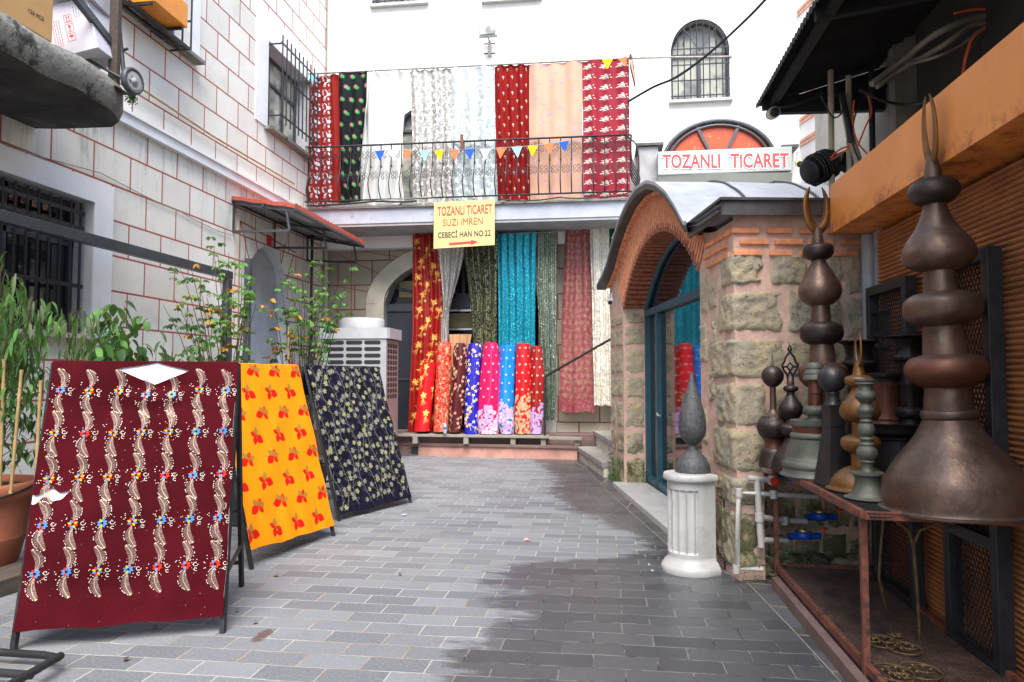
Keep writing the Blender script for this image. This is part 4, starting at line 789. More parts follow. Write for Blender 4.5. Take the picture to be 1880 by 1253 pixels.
# rubble stones
class Stones:
    def __init__(s): s.mb=MB('tuff')
    def add(s,Pf,a0,a1,z0,z1,th=.045,n=18,sd=0):
        ca,cz=(a0+a1)/2,(z0+z1)/2; ha,hz=(a1-a0)/2,(z1-z0)/2; rows=[]
        for j in range(n+1):
            r=[]
            for i in range(n+1):
                u,v=2*i/n-1,2*j/n-1; k=16; rad=(abs(u)**k+abs(v)**k)**(1/k) if (u or v) else 0; mx=max(abs(u),abs(v)); f=mx/rad if rad>0 else 1
                uu,vv=u*f,v*f; e=1+.2*nz((uu*1.6+sd,vv*1.6,sd),1.1,2); p_a=ca+ha*uu*e; p_z=cz+hz*vv*(1+.18*nz((uu*1.5+sd,vv*1.5,sd*2),1.2,5))
                h=.5*th*(1-max(abs(uu),abs(vv))**14)*(1+.5*nz((p_a,p_z,sd),7,1))+.016*nz((p_a,p_z,sd),18,4)+.008*nz((p_a,p_z,sd),45,6)-.005
                r.append(Pf(p_a,p_z,-h))
            rows.append(r)
        s.mb.grid(rows,0,True)
    def corner(s,b0,a1,z0,z1,sd=0,n=20):  # wraps the near corner: b0 metres along alley face, a1 along the front
        rows=[]; cz=(z0+z1)/2; hz=(z1-z0)/2; T=b0+a1; rr=.035
        for j in range(n+1):
            v=2*j/n-1; r=[]
            for i in range(2*n+1):
                u=i/(2*n)*2-1; k=16; mx=max(abs(u),abs(v)); rad=(abs(u)**k+abs(v)**k)**(1/k) if mx else 1; f=mx/rad if mx else 1; uu,vv=u*f,v*f
                sp=(uu+1)/2*T-b0; z=cz+hz*vv*(1+.13*nz((uu*2+sd,vv,sd),1.6,5)); sp+=.05*nz((sd,vv*1.5,uu),1.2,8)*abs(uu); h=.024*(1-max(abs(uu),abs(vv))**14)*(1+.5*nz((sp,z,sd),7,1))+.015*nz((sp,z,sd),18,4)+.008*nz((sp,z,sd),45,6)-.004
                if sp<-rr: p=HW(-h,-sp,z)
                elif sp>rr: p=HW(sp,-h,z)
                else:
                    t=(sp+rr)/(2*rr)*math.pi/2; p=HW(rr-(rr+h)*math.cos(t),rr-(rr+h)*math.sin(t),z)
                r.append(p)
            rows.append(r)
        s.mb.grid(rows,0,True)
St=Stones()
# corner stones measured on the front plane (px): y0,y1, right px ; left extent along alley face in m
for yt,yb_,xr,bl,sd in ((462,522,1398,.30,1),(535,608,1432,.34,2),(622,695,1440,.62,3),(704,782,1405,.42,4),(786,868,1405,.52,5),(878,930,1400,.45,6),(940,1050,1392,.5,7)):
    z1_=hy(1350,yt)[1]; z0_=hy(1350,yb_)[1]; St.corner(bl,hy(xr,yt)[0],z0_,z1_,sd)
for x0_,x1_,yt,yb_ in ((1416,1481,465,524),(1448,1500,534,612),(1520,1545,470,520),(1445,1500,625,692),(1412,1470,706,785),(1475,1530,700,780),(1505,1545,540,605),(1505,1560,620,690),(1412,1480,795,860),(1485,1560,790,860),(1550,1600,460,540),(1552,1605,545,620),(1565,1610,630,700),(1540,1600,705,780),(1565,1640,790,870)):
    a,z1_=hy(x0_,yt); b,z0_=hy(x1_,yb_); St.add(Hf,a,b,z0_,z1_,sd=x0_*.37)
# alley face stones between arch and corner
for a,b,zl,zh in ((.64,.82,2.02,2.38),(.40,.58,2.05,2.3),(.66,.84,1.62,1.96),(.42,.56,1.70,1.95),(.46,.62,1.3,1.55),(.68,.83,.92,1.24),(.6,.82,.44,.84),(.56,.83,.05,.4)): St.add(Hs,a,b,zl,zh,.04,sd=a*9+zl)
# far pilaster: alley face and the jamb facing the camera
Jf=lambda a,z,d: HW(a,y1+d,z)
zz=.03; k=0
for h in (.42,.36,.40,.34,.38,.30,.2):
    St.add(Jf,.03,.28+.08*nz((k,1,1),2),zz,zz+h-.06,.03,13,sd=k*3.3); St.add(Hs,y1+.05,y1+.55,zz,zz+h-.06,.035,13,sd=k*2.2+5)
    St.add(Hs,y1+.6,5.35,zz,zz+h-.06,.035,13,sd=k*5.2+5); zz+=h; k+=1
# recess rubble and footing
Bk=lambda a,z,d: HW(a,.38+d,z)
for i in range(5): St.add(Bk,.15+i*.22,.34+i*.22,.0+.02*i,.2+.05*(i%2),.09,sd=i+20)
for i in range(5): St.add(Bk,.18+i*.22,.38+i*.22,.3,.6,.05,sd=i+30)
St.mb.build('rubble_stone',hut)
fr=MB('tuff'); 
for i in range(9):
    x=.22+.1*i+random.uniform(-.02,.02); c=HW(x,.02+random.uniform(0,.25),.05); rows=[]
    for a in range(7):
        th=math.pi*a/6; rows.append([c+Vector((math.sin(th)*math.cos(f)*.085,math.sin(th)*math.sin(f)*.07,math.cos(th)*.075))*(1+.35*nz((f,th,i),2,1)) for f in [k*math.pi/5 for k in range(10)]])
    fr.grid(rows,0,True,True)
fr.build('loose_rubble',None,HW(.6,.1,0),'mossy rubble heaped in the recess under the hut front wall','stones',kind='stuff')
# bricks: fan of voussoirs, soffit courses, courses under the cornice, hood row
MT['archgap']=mat('dark arch mortar',S('6b3a26'),.95,var=.3,bump=.3,world=True)
B=MB('brickarch','brick','archgap'); n=56; th0=math.asin((y0-AY)/AR); th1=math.asin((y1-AY)/AR)
for i in range(n):
    t=lerp(th0,th1,(i+.5)/n); d=h2*math.sin(t)+Vector((0,0,math.cos(t))); s_=h2*math.cos(t)-Vector((0,0,math.sin(t))); c=HW(0,AY,AZ)
    ro=AR; lim=0
    while lim<.9 and (AZ+(ro)*math.cos(t))<rz(AY+ro*math.sin(t))-.07 and AY+ro*math.sin(t)>.52: ro+=.02; lim+=.02
    ro=min(ro,AR+.62); wv=.040*(ro+AR)/2/AR; 
    if ro-AR>.05: B.box(c+d*((AR+ro)/2)+h1*.012,(ro-AR,.075*(ro+AR)/2/AR,.028),2,(d,s_,-h1))
    if ro-AR>.05: B.box(c+d*((AR+ro)/2)-h1*(-.022+.004*nz((i,0,0),1)),(ro-AR,wv,.06),0,(d,s_,-h1))
for i in range(40):
    t=lerp(th0,th1,(i+.5)/40); d=h2*math.sin(t)+Vector((0,0,math.cos(t))); s_=h2*math.cos(t)-Vector((0,0,math.sin(t))); c=HW(0,AY,AZ)
    B.box(c+d*(AR-.0)+h1*(.19+.01*nz((i,2,0),1)),(.09+.02*nz((i,5,1),1),.05,.40),1,(d,s_,h1))
for j,(za,off) in enumerate(((2.60,0),(2.515,.1),(2.43,.02),)):
    x=-.015+off*.6
    while x<1.85:
        L=random.uniform(.15,.24); B.box(HW(x+L/2,.0,za),(L,.05+.01*random.random(),.042),0,(h1,h2,Vector((0,0,1))),.008); x+=L+random.uniform(.03,.06)
    y=.03+off
    while y<.68-.12*j:
        L=random.uniform(.12,.2); B.box(HW(.0,y+L/2,za),(.05,L,.042),0,(h1,h2,Vector((0,0,1))),.008); y+=L+.03
for i in range(28):
    y=lerp(.8,5.3,i/27); sl=(rz(y+.05)-rz(y-.05))/.1; u=(h2+Vector((0,0,sl))).normalized(); v=u.cross(h1); B.box(HW(-.02,y,rz(y)-.045),(.14,.07,.045),0,(u,h1,v))
B.build('brick_arch',hut)
# roof: curved lead sheet with edge
m=MB('lead','leaddark'); rows=[]; ysr=[lerp(-.1,5.7,i/60) for i in range(61)]
for i in range(13):
    x=lerp(-.16,2.6,i/12); rows.append([HW(x,y,rz(y)+.07+.012*nz((x,y,0),2.2,3)+(.0 if y>.6 else 0)+.12*0) for y in ysr])
m.grid(rows,0,True); m.grid([[p-Vector((0,0,.035)) for p in r] for r in rows],0,True)
e0=[HW(-.165,y,rz(y)+.085) for y in ysr if y>.6]; e1_=[p-Vector((0,0,.035)) for p in e0]; m.grid([e0,e1_],0,True); e1b=[p-Vector((0,0,.06))+h1*.01 for p in e1_]; m.grid([e1_,e1b],1,True); e1_=e1b; e2_=[p+h1*.14 for p in e1_]; m.grid([e1_,e2_],1,True)
for x in (.55,1.25,1.95): m.tube([HW(x,y,rz(y)+.085) for y in ysr if y>.5],.012,1,6)
m.build('lead_roof',hut)
m=MB('leaddark'); zc=2.75; 
def strip(path,o0,o1,z0_,z1_):
    pass
for (p,q,nv) in ((HW(-.11,.78,zc),HW(-.11,-.11,zc),-h1),(HW(-.11,-.11,zc),HW(2.0,-.11,zc),-h2)):
    u=(q-p).normalized(); L=(q-p).length; m.box((p+q)/2,(L,.02,.11),0,(u,nv,Vector((0,0,1)))); m.box((p+q)/2-nv*.05+Vector((0,0,.063)),(L+.05,.16,.02),0,(u,nv,Vector((0,0,1))))
m.face([HW(-.1,.5,zc+.072),HW(-.1,-.1,zc+.072),HW(2,-.1,zc+.072),HW(2,.5,zc+.072)]); m.build('cornice',hut)
# door: blue green frame, glass
m=MB('teal'); X=.32
def fb(ya,za,yb,zb,w_=.07,t_=.06): m.beam(HW(X,ya,za),HW(X,yb,zb),t_,w_,upv=None if abs(za-zb)<1e-6 else h2)
yd=[y1-.04,y1-.62,2.6,1.8,y0+.04]
for y in (y1-.04,3.72,y0+.04): fb(y,0.0,y,2.42 if 0 else 2.34,.075)
for z in (.06,.13,2.36): fb(y0,z,y1,z,.09)
m.tube([HW(X,AY+(AR-.03)*math.sin(lerp(th0,th1,i/24)),AZ+(AR-.03)*math.cos(lerp(th0,th1,i/24))) for i in range(25)],.045,0,6)
dr=m.build('door_frame',hut)
m=MB('glassd'); 
for a,b in zip([lerp(y0,y1,i/16) for i in range(16)],[lerp(y0,y1,(i+1)/16) for i in range(16)]): m.face([HW(X+.03,a,.02),HW(X+.03,b,.02),HW(X+.03,b,atop(b)),HW(X+.03,a,atop(a))])
m.build('pane',dr); m=MB('chrome'); m.tube([HW(X-.05,3.6,1.05),HW(X-.05,3.6,1.02),HW(X-.05,3.48,1.02)],.012,0,6); m.build('handle',dr)
m=MB('marble','concrete'); m.box(HW(.1,(y0+y1)/2+.1,.035),(.5,y1-y0-.05,.07),0,(h1,h2,Vector((0,0,1))),.008); m.build('threshold',hut)
m=MB('marble'); m.box(HW(.2,y1+.02,2.42),(.42,.06,.03),0,(h1,h2,Vector((0,0,1)))); m.build('impost',hut)
# moss tufts
m=MB('leafmd','leafwilt')
for i in range(900):
    r=random.random()
    if r<.45: p=HW(-.03-random.random()*.05,random.uniform(4.4,5.4),random.random()**2*.45)
    elif r<.7: p=HW(random.uniform(.02,.3),4.33,random.random()**2*.35)
    else: p=HW(random.uniform(.0,1.1),-.05-random.random()*.04,random.random()**2*.3)
    s_=random.uniform(.008,.022); a=random.random()*6.3; m.face([p+Vector((math.cos(a)*s_,math.sin(a)*s_,0)),p+Vector((-math.sin(a)*s_,math.cos(a)*s_,s_)),p+Vector((-math.cos(a)*s_,-math.sin(a)*s_,s_*.6))],random.random()<.4)
m.build('moss',kind='stuff')
# pipes, meters
pv=thing('water_pipes','white plastic water pipes along the foot of the hut front wall','pipes',G(1352,1050))
def pp(pts,r=.018,mt='pvc'):
    m=MB(mt); m.tube(pts,r,0,10)
    for p in pts[1:-1]: m.lathe(Vector(p)-Vector((0,0,.03)),[(r*1.35,0),(r*1.35,.06)],0,10)
    return m.build('pipe',pv)
q=lambda x,y,l=-.08: HW(*(lambda t:(t[0],l,t[1]))(hy(x,y,l)))
pp([q(1400,1045),q(1352,1045),q(1357,905),q(1420,908),q(1500,912,0)],.02)
pp([q(1372,878),q(1418,882),q(1440,884,0)],.022); pp([q(1390,880),q(1394,950),q(1398,1005)],.024); pp([q(1396,950),q(1440,956,.05),q(1480,958,.1)],.022); pp([q(1400,992),q(1445,994,.05)],.022)
for i in range(9):
    pass
m=MB('brass'); m.tube([q(1440,956,.05),q(1475,958,.12)],.026,0,10); m.tube([q(1420,882),q(1440,884,-.04)],.026,0,10); m.build('brass_fitting',pv)
m=MB('redplastic'); m.lathe(q(1422,884,-.12),[(.03,0),(.03,.015)],0,8,h2); m.build('valve_handle',pv)
def meter(x,y,l,lbl):
    c=q(x,y,l); t_=thing('water_meter',lbl,'water meter',c,'water meters in the recess'); m=MB('blueplastic'); m.lathe(c,[(.05,0),(.062,.01),(.062,.05),(.05,.06)],0,20); m.tube([c+h1*-.11+Vector((0,0,.02)),c+h1*.13+Vector((0,0,.02))],.025,0,10); m.build('body',t_)
    m=MB('brass'); m.lathe(c+Vector((0,0,.06)),[(.045,0),(.045,.015),(.03,.022),(0,.022)],0,16); m.build('lid',t_); m=MB('redplastic'); m.tube([c+h1*.16+Vector((0,0,.02)),c+h1*.16+Vector((0,0,.07))],.006,0,6); m.lathe(c+h1*.16+Vector((0,0,.07)),[(.025,0),(.028,.006),(.025,.012)],0,8); m.build('valve_handle',t_)
meter(1475,990,.05,'blue water meter with beige lid low in the recess, nearest the pipes'); meter(1505,955,.15,'dark blue water meter behind and above the lower one'); meter(1452,882,-.02,'blue fitting with round gauge right under the table edge')
m=MB('black'); a=G(1336,1046); P=[]; 
prof=[]; 
for i in range(60): prof.append((.024+.004*(i%2),i*.0115))
m.lathe(a,prof,0,14); m.build('corrugated_pipe',None,a,'black corrugated pipe standing behind the marble pedestal','pipe')
# ================================================================= RIGHT BUILDING
ob=thing('orange_shopfront','shopfront with orange fascia and ribbed orange roller shutter on the right','building',(1.94,3,0))
m=MB('shutter'); rows=[]; z=.06
while z<2.5:
    rows+= [(1.938,z),(1.925,z+.006),(1.921,z+.013),(1.925,z+.021),(1.938,z+.027)]; z+=.030
m.grid([[(x,-4,zz),(x,5.28,zz)] for x,zz in rows],0,False); m.build('roller_shutter',ob)
m=MB('orange'); m.ext([(1.65,5.4,2.545),(1.65,5.4,2.90),(2.25,5.4,2.90),(2.25,5.4,2.545)],(0,-9.4,0)); m.build('fascia',ob)
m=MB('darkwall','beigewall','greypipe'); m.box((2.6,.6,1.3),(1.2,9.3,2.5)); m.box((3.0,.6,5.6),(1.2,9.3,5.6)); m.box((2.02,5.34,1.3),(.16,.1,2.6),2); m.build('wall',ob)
m=MB('beigewall','shadewall'); m.box((2.62,6.95,3.4),(.75,1.7,6.8)); m.box((2.61,5.8,3.4),(.76,.62,6.8),1); m.build('wall_return',None,(2.6,6.4,0),'narrow beige wall between the stone hut and the orange shopfront','wall')  # nearer box is the same wall with shade in its colour
m=MB('brownledge'); m.box((1.6,.8,.03),(.78,9.2,.06)) ; m.box((1.19,.7,.04),(.05,9.2,.08)); m.build('shop_step',None,(1.5,3,0),'low reddish step along the foot of the shutters','step')
# folding grille panels before the shutter
def meshpanel(ya,yb,z0,z1,lbl,X=1.86):
    t_=thing('mesh_gate',lbl,'gate',(X,(ya+yb)/2,z0),'dark framed mesh gates before the shutter'); m=MB('iron')
    for y in (ya,yb): m.box((X,y,(z0+z1)/2),(.07,.06,z1-z0),bev=.004)
    for z in (z0+.03,z1-.03,lerp(z0,z1,.3)): m.box((X,(ya+yb)/2,z),(.068,yb-ya,.06))
    m.build('frame',t_); m=MB('meshblk'); d=.045; H_=z1-z0; W_=yb-ya; k=-H_
    s_=.62
    while k<W_:
        for sg_ in (1,-1):
            pts=[]
            a0_=max(0,k); a1_=min(W_,k+H_*s_)
            if a1_>a0_:
                za=(a0_-k)/s_; zb=(a1_-k)/s_
                if sg_>0: m.beam((X,ya+a0_,z0+za),(X,ya+a1_,z0+zb),.002,.0045,upv=(1,0,0))
                else: m.beam((X+.003,ya+a0_,z1-za),(X+.003,ya+a1_,z1-zb),.002,.0045,upv=(1,0,0))
        k+=.034
    m.build('expanded_mesh',t_)
meshpanel(4.62,5.22,.1,2.12,'far narrow mesh gate panel behind the stacked copper pots'); meshpanel(3.68,4.16,.08,2.13,'middle mesh gate panel right behind the biggest finial'); meshpanel(2.4,3.0,.08,2.13,'mesh gate panel nearest the camera, at the right edge')
# rusty pipes & wires beyond the fascia
def pipe(nm,lbl,pts,r,mt,cat='pipe',n=10): m=MB(mt); m.tube(pts,r,0,n); return m.build(nm,None,pts[0],lbl,cat)
pipe('downpipe','slim beige downpipe between stone hut and grey pipe',[(2.02,5.62,.3),(2.02,5.62,2.62)],.025,'beigepipe')
pipe('downpipe','thick grey downpipe at the end of the orange shopfront',[(1.93,5.46,.4),(1.93,5.46,2.54)],.05,'greypipe')
pipe('downpipe','mossy old pipe with flaking bark-like paint beside the grey downpipe',[(2.03,5.55,.3),(2.0,5.53,1.2),(2.01,5.54,2.55)],.03,'stem')
for i,(x1,y1_,lb_,mt) in enumerate([(1525,190,'beige electric conduit rising left of the wire tangle','beigepipe'),(1558,200,'pale conduit on the beige wall right next to the tangle','beigepipe'),(1600,190,'dark conduit at the edge of the dark wall','black')]):
    a=PY(x1,y1_-60,5.6); b=PY(x1+3,420,5.6); pipe('conduit',lb_,[a,b],.022,mt)
random.seed(5)
cable('grey_conduit','swollen greyish ribbed conduit bending down beside the orange fascia',[PY(1548,175,5.55),PY(1562,255,5.5),PY(1575,300,5.5),PY(1560,355,5.5),PY(1556,420,5.55)],.03,'beigepipe',n=4)
cable('grey_conduit','blackened lower conduit with tape, left of the grey swollen one',[PY(1545,172,5.5),PY(1557,225,5.45),PY(1562,262,5.45)],.022,'black',n=4)
for i,(pts,mt,lb_) in enumerate([
 ([(1592,172),(1600,205),(1588,235),(1575,268)],'redcable','orange red wire curving down left of the conduits'),
 ([(1568,185),(1566,230),(1575,262),(1592,283)],'redcable','orange red wire running down to the fascia top'),
 ([(1505,172),(1518,198),(1530,216),(1545,208),(1552,178)],'black','thin black wire hanging in a loop left of the tangle'),
 ([(1425,197),(1450,196),(1480,185),(1512,172)],'black','thin black wire under the canopy lip running to the camera'),
 ([(1590,175),(1570,212),(1565,260),(1580,300)],'black','thin black wire twisted round the conduits'),
 ([(1560,268),(1540,276),(1525,290)],'redcable','orange red wire plugged into the black coiled light, upper'),
 ([(1560,272),(1542,284),(1526,294)],'redcable','orange red wire plugged into the black coiled light, lower')]):
    cable('loose_wire',lb_,[PY(x,y,5.42) for x,y in pts],.006,mt,'wire','loose wires in the tangle',n=5)
# sagging cables under the canopy
cu=[([(1578,165),(1620,185),(1670,192),(1730,175),(1820,110)],'black',.009,'black cable sagging from the canopy frame to the fascia'),
 ([(1600,155),(1660,110),(1720,62),(1800,32),(1850,40)],'taupecable',.022,'thick bundle of grey beige cables arching under the canopy'),
 ([(1610,160),(1665,122),(1730,85),(1790,45),(1850,48)],'taupecable',.018,'second beige cable bundle just under the thick one'),
 ([(1664,118),(1710,108),(1760,86),(1800,55)],'taupecable',.010,'thin beige cable branching from the bundle'),
 ([(1768,135),(1775,100),(1790,65),(1830,40)],'redcable',.010,'orange cable rising from the fascia top'),
 ([(1752,25),(1800,17),(1845,28)],'redcable',.008,'red cable arching above the beige bundle'),
 ([(1768,125),(1790,80),(1820,50),(1840,45)],'greysteel',.008,'dark grey cable beside the orange cable')]
for pts,mt,r,lb_ in cu: cable('canopy_cable',lb_,[PX(x,y,1.9 if x<1700 else 1.85) if 0 else CZ(x,y,4.6 if x<1700 else 4.2) for x,y in pts],r,mt,'cable','cables under the canopy',n=6)
# corrugated canopy
cn=thing('canopy','black corrugated metal canopy above the orange fascia','canopy',(1.6,4,3.7))
m=MB('blackroof','sheetedge'); n=150; yA,yB=-4,6.0
for (xa,za,xb,zb,ye) in ((1.26,3.74,2.32,4.04,5.98),):
    P=[]
    for i in range(n*2+1):
        y=lerp(yA,ye,i/(2*n)); o=.012*(1 if i%2 else -1); P.append(((xa,y,za+o),(xb,y,zb+o*.9)))
    m.grid([[a,b] for a,b in P],0,False); m.grid([[Vector(a)+Vector((0,0,.006)),Vector(b)+Vector((0,0,.006))] for a,b in P],1,False)
    m.grid([[Vector(a)+Vector((-.004,0,.008)),Vector(a)+Vector((-.004,0,-.035))] for a,b in P],0,False)
    m.grid([[Vector(b)+Vector((.004,0,.02)),Vector(b)+Vector((.004,0,-.02))] for a,b in P],1,False)
m.build('corrugated_sheet',cn)
m=MB('blackroof'); m.beam((1.36,-4,3.70),(1.36,5.92,3.70),.05,.06); 
for y in (5.85,4.4,2.9,1.4): m.beam((1.28,y,3.69),(2.5,y,3.86),.05,.07)
m.beam((1.33,5.9,3.68),(2.3,5.9,3.66),.06,.08); m.ext([(1.30,5.86,3.70),(2.36,5.86,4.0),(2.36,5.86,3.68)],(0,.02,0)); m.build('frame',cn)
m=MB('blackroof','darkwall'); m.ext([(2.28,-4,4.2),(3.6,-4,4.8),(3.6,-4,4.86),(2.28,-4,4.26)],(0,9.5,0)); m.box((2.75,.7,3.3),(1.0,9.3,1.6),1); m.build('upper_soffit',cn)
m=MB('shadewall'); m.box((2.35,5.6,3.5),(.35,.12,1.6)); m.build('post_wall',None,(2.35,5.6,2.7),'grey wall strip in painted shade above the far end of the orange fascia','wall')
# cameras
def camera_(nm,lbl,p,d,mt,s=1):
    t_=thing('security_camera',lbl,'security camera',p); d=Vector(d).normalized(); m=MB(mt); m.lathe(p,[(.001,-.07*s),(.034*s,-.06*s),(.038*s,-.02*s),(.038*s,.07*s),(.034*s,.085*s)],0,20,d); m.build('body',t_)
    m=MB('black'); m.lathe(Vector(p)+d*.086*s,[(.03*s,0),(.027*s,.004),(.001,.002)],0,18,d); m.build('lens',t_); m=MB('white'); m.tube([Vector(p)-d*.05*s,Vector(p)-d*.09*s+Vector((0,0,.04)),Vector(p)-d*.08*s+Vector((0,0,.11*s))],.016*s,0,8); m.build('mount',t_)
camera_('c','white security camera hanging from the tip of the black canopy',CZ(1418,209,5.75),(-.05,-1,-.25),'beigepipe',1.25)
camera_('c','white security camera on the left foot of the hut arch',HW(-.14,4.55,2.55),(-.12,-1,-.3),'white')
camera_('c','yellowed security camera on the brick banded wall right of the box sign',CZ(1467,300,11),(-.15,-1,-.4),'yellow',1.5)
# coiled black light
lt=thing('coiled_light','black ribbed spotlight with coiled cable at the end of the orange fascia','lamp',CZ(1510,300,5.5))
m=MB('black'); c0=CZ(1484,318,5.4); c1=CZ(1540,292,5.5); ax=(c1-c0).normalized()
m.lathe(c0,[(.001,0),(.085,.0)]+[(.092+.007*(i%2),.006+i*.008) for i in range(20)]+[(.08,.18),(.075,.25),(.02,.26)],0,24,ax); m.build('body',lt)
m=MB('black'); 
for i in range(9):
    c=c0+ax*(.05+.02*i); pts=arc(c,.105+.012*random.random(),0,2*math.pi,18,ax.orthogonal().normalized(),ax.cross(ax.orthogonal().normalized())); m.tube([p+Vector((random.uniform(-.006,.006),0,random.uniform(-.006,.006))) for p in pts],.009,0,5)
m.beam(c1,c1+Vector((.1,.05,-.04)),.07,.12); m.build('cable_coil',lt)
# ================================================================= TABLE AND PLATFORM
tb=thing('display_table','rust red angle iron table with mesh top carrying the finials','table',(1.55,4.6,0)); Z=.86
m=MB('rust'); 
for a,b in (((1.22,5.5),(1.22,3.60)),((1.22,3.60),(1.88,3.52)),((1.88,3.52),(1.88,5.5)),((1.88,5.5),(1.22,5.5)),((1.22,4.6),(1.88,4.6))): m.beam((*a,Z-.018),(*b,Z-.018),.03,.036)
m.build('frame',tb)
for x,y in ((1.235,5.45),(1.235,3.66),(1.86,5.45)):
    m=MB('rust'); m.box((x,y,Z/2-.01),(.03,.03,Z-.04)); m.build('leg',tb)
m=MB('meshblk'); 
for i in range(90): y=lerp(3.56,5.48,i/89); m.box((1.55,y,Z-.006),(.64,.004,.004))
for i in range(34): x=lerp(1.24,1.86,i/33); m.box((x,4.52,Z-.006),(.004,1.9,.004))
m.box((1.55,4.52,Z-.022),(.62,1.9,.003)); m.build('mesh_top',tb)
pf=thing('floor_rack','low rust red frame with fine mesh on the ground under the table','rack',(1.55,4.4,.05))
m=MB('rust'); m.beam((1.24,5.52,.11),(1.24,2.2,.11),.03,.04); m.beam((1.24,5.52,.11),(1.86,5.5,.11),.03,.04); m.beam((1.86,5.5,.11),(1.86,2.2,.11),.03,.04); m.beam((1.27,5.4,.09),(1.27,2.2,.09),.03,.02); m.build('frame',pf)
m=MB('meshrust'); 
for i in range(150): y=lerp(2.2,5.5,i/149); m.box((1.55,y,.10),(.6,.008,.004))
for i in range(34): x=lerp(1.26,1.84,i/33); m.box((x,3.85,.101),(.006,3.3,.004))
m.build('mesh',pf)
MT['brassdk']=mat('dull old brass wire',S('6b5638'),.6,.4,var=.4,vs=20,bump=.2)
# plant stand wires
sdn=thing('wire_stand','old gilt wire stand with curled ring feet under the table','stand',(1.5,4,.1))
for pts in ([(1622,955),(1617,1010),(1614,1060),(1625,1110),(1645,1175)],[(1640,952),(1668,975),(1677,1002),(1684,1080),(1688,1160),(1688,1250),(1686,1330)],[(1677,1002),(1688,975),(1720,960),(1765,972)]):
    P=[CZ(x,y,4.25 if pts[0][0]==1622 else 3.75) for x,y in pts]; m=MB('brassdk'); m.tube([p for p in P],.009,0,8); m.build('rod',sdn)
m=MB('brassdk')
for cx,cy,zz,rr in ((1620,1178,4.2,.085),(1660,1190,4.1,.08),(1600,1172,4.3,.05),(1645,1170,4.3,.04),(1640,1235,3.7,.09),(1690,1232,3.75,.09),(1655,1245,3.6,.05)):
    c=G(cx,cy,.12); m.tube(arc(c,rr,0,2*math.pi,24,(1,0,0),(0,1,.05)),.0045,0,6,False); m.tube(arc(c+Vector((.02,0,.01)),rr*.45,0,5.5,14,(1,0,0),(0,1,.1)),.0045,0,6,False)
    for k in range(6): m.lathe(c+Vector((rr*.5*math.cos(k),rr*.5*math.sin(k),.008)),[(.0,-.008),(.009,-.003),(.008,.005),(0,.008)],0,8)
m.build('ring_foot',sdn)
# ================================================================= FINIALS
def pxprof(Zc,prof): # (y,halfwidth px) -> (r,z world)
    return [(hw*Zc/F,HC+(692-y)*Zc/F*1.0) for y,hw in prof]
def smooth(prof,k=4):
    out=[]; n=len(prof)
    for i in range(n-1):
        p0=prof[max(i-1,0)]; p1=prof[i]; p2=prof[i+1]; p3=prof[min(i+2,n-1)]
        if p1[1]==p2[1] or abs(p1[0]-p2[0])<1e-9: out.append(p1); continue
        for j in range(k):
            t=j/k; f=lambda a,b,c,d:.5*((2*b)+(-a+c)*t+(2*a-5*b+4*c-d)*t*t+(-a+3*b-3*c+d)*t**3); out.append((max(.001,f(p0[0],p1[0],p2[0],p3[0])),f(p0[1],p1[1],p2[1],p3[1])))
    out.append(prof[-1]); return out
def finial(nm,lbl,xpx,Zc,parts,tilt=0,grp='copper and brass finials on the table',cat='finial',zfix=None,n=40):
    """parts: (name,material,[(y,hw)..]) bottom to top"""
    base=CZ(xpx,parts[0][2][0][0],Zc); ybot=parts[0][2][0][0]; zb=HC+(692-ybot)*Zc/F; dz=Z+.002-zb
    base.z=Z+.002; t_=thing(nm,lbl,cat,base,grp); axis=(Vector((0,0,1))-rt*math.tan(R(tilt))).normalized()
    for pn,mt,pr in parts:
        P=[(r,z+dz-base.z) for r,z in pxprof(Zc,pr)]; P=smooth(P); m=MB(mt); m.lathe(base,[(r*(1+.012*nz((z*9,r*3,0),1,n_)),z) for n_ in (len(P),) for r,z in P],0,n,axis,rt-axis*rt.dot(axis)); m.v=[v+(v-base-axis*(v-base).dot(axis))*(.014*nz(v-base,5,2)+.006*nz(v-base,16,3)) for v in m.v]; m.build(pn,t_,autosm=40)
    return t_,base,axis,(lambda y:HC+(692-y)*Zc/F+dz-base.z)
def crescent(t_,base,axis,z0,z1,Rr,ang,mt,th=.012,gap=.25):
    """open ring horns, z0..z1 above base; ang = rotation of its plane about the axis"""
    u=(rt*math.cos(R(ang))+fw*math.sin(R(ang))); u=(u-axis*u.dot(axis)).normalized(); c=base+axis*((z0+z1)/2); H_=(z1-z0)/2; m=MB(mt); n=36; ro=[];nn=u.cross(axis)
    rows=[]
    for i in range(n+1):
        a=lerp(-math.pi/2-math.pi*(1-gap/2),-math.pi/2+math.pi*(1-gap/2),i/n); s_=math.sin(math.pi*i/n)**.7; wd=.26*H_*s_+.004
        o=Vector(c)+u*(Rr*math.cos(a))+axis*(H_*math.sin(a)); dr=(u*(math.cos(a)*H_)+axis*(math.sin(a)*Rr)).normalized()
        th_=th*(.15+.85*s_); rows.append([o+dr*wd*.1+nn*th_/2,o-dr*wd+nn*.001,o+dr*wd*.1-nn*th_/2,o+dr*wd*.5])
    m.grid(rows,0,True,True); return m.build('crescent',t_)
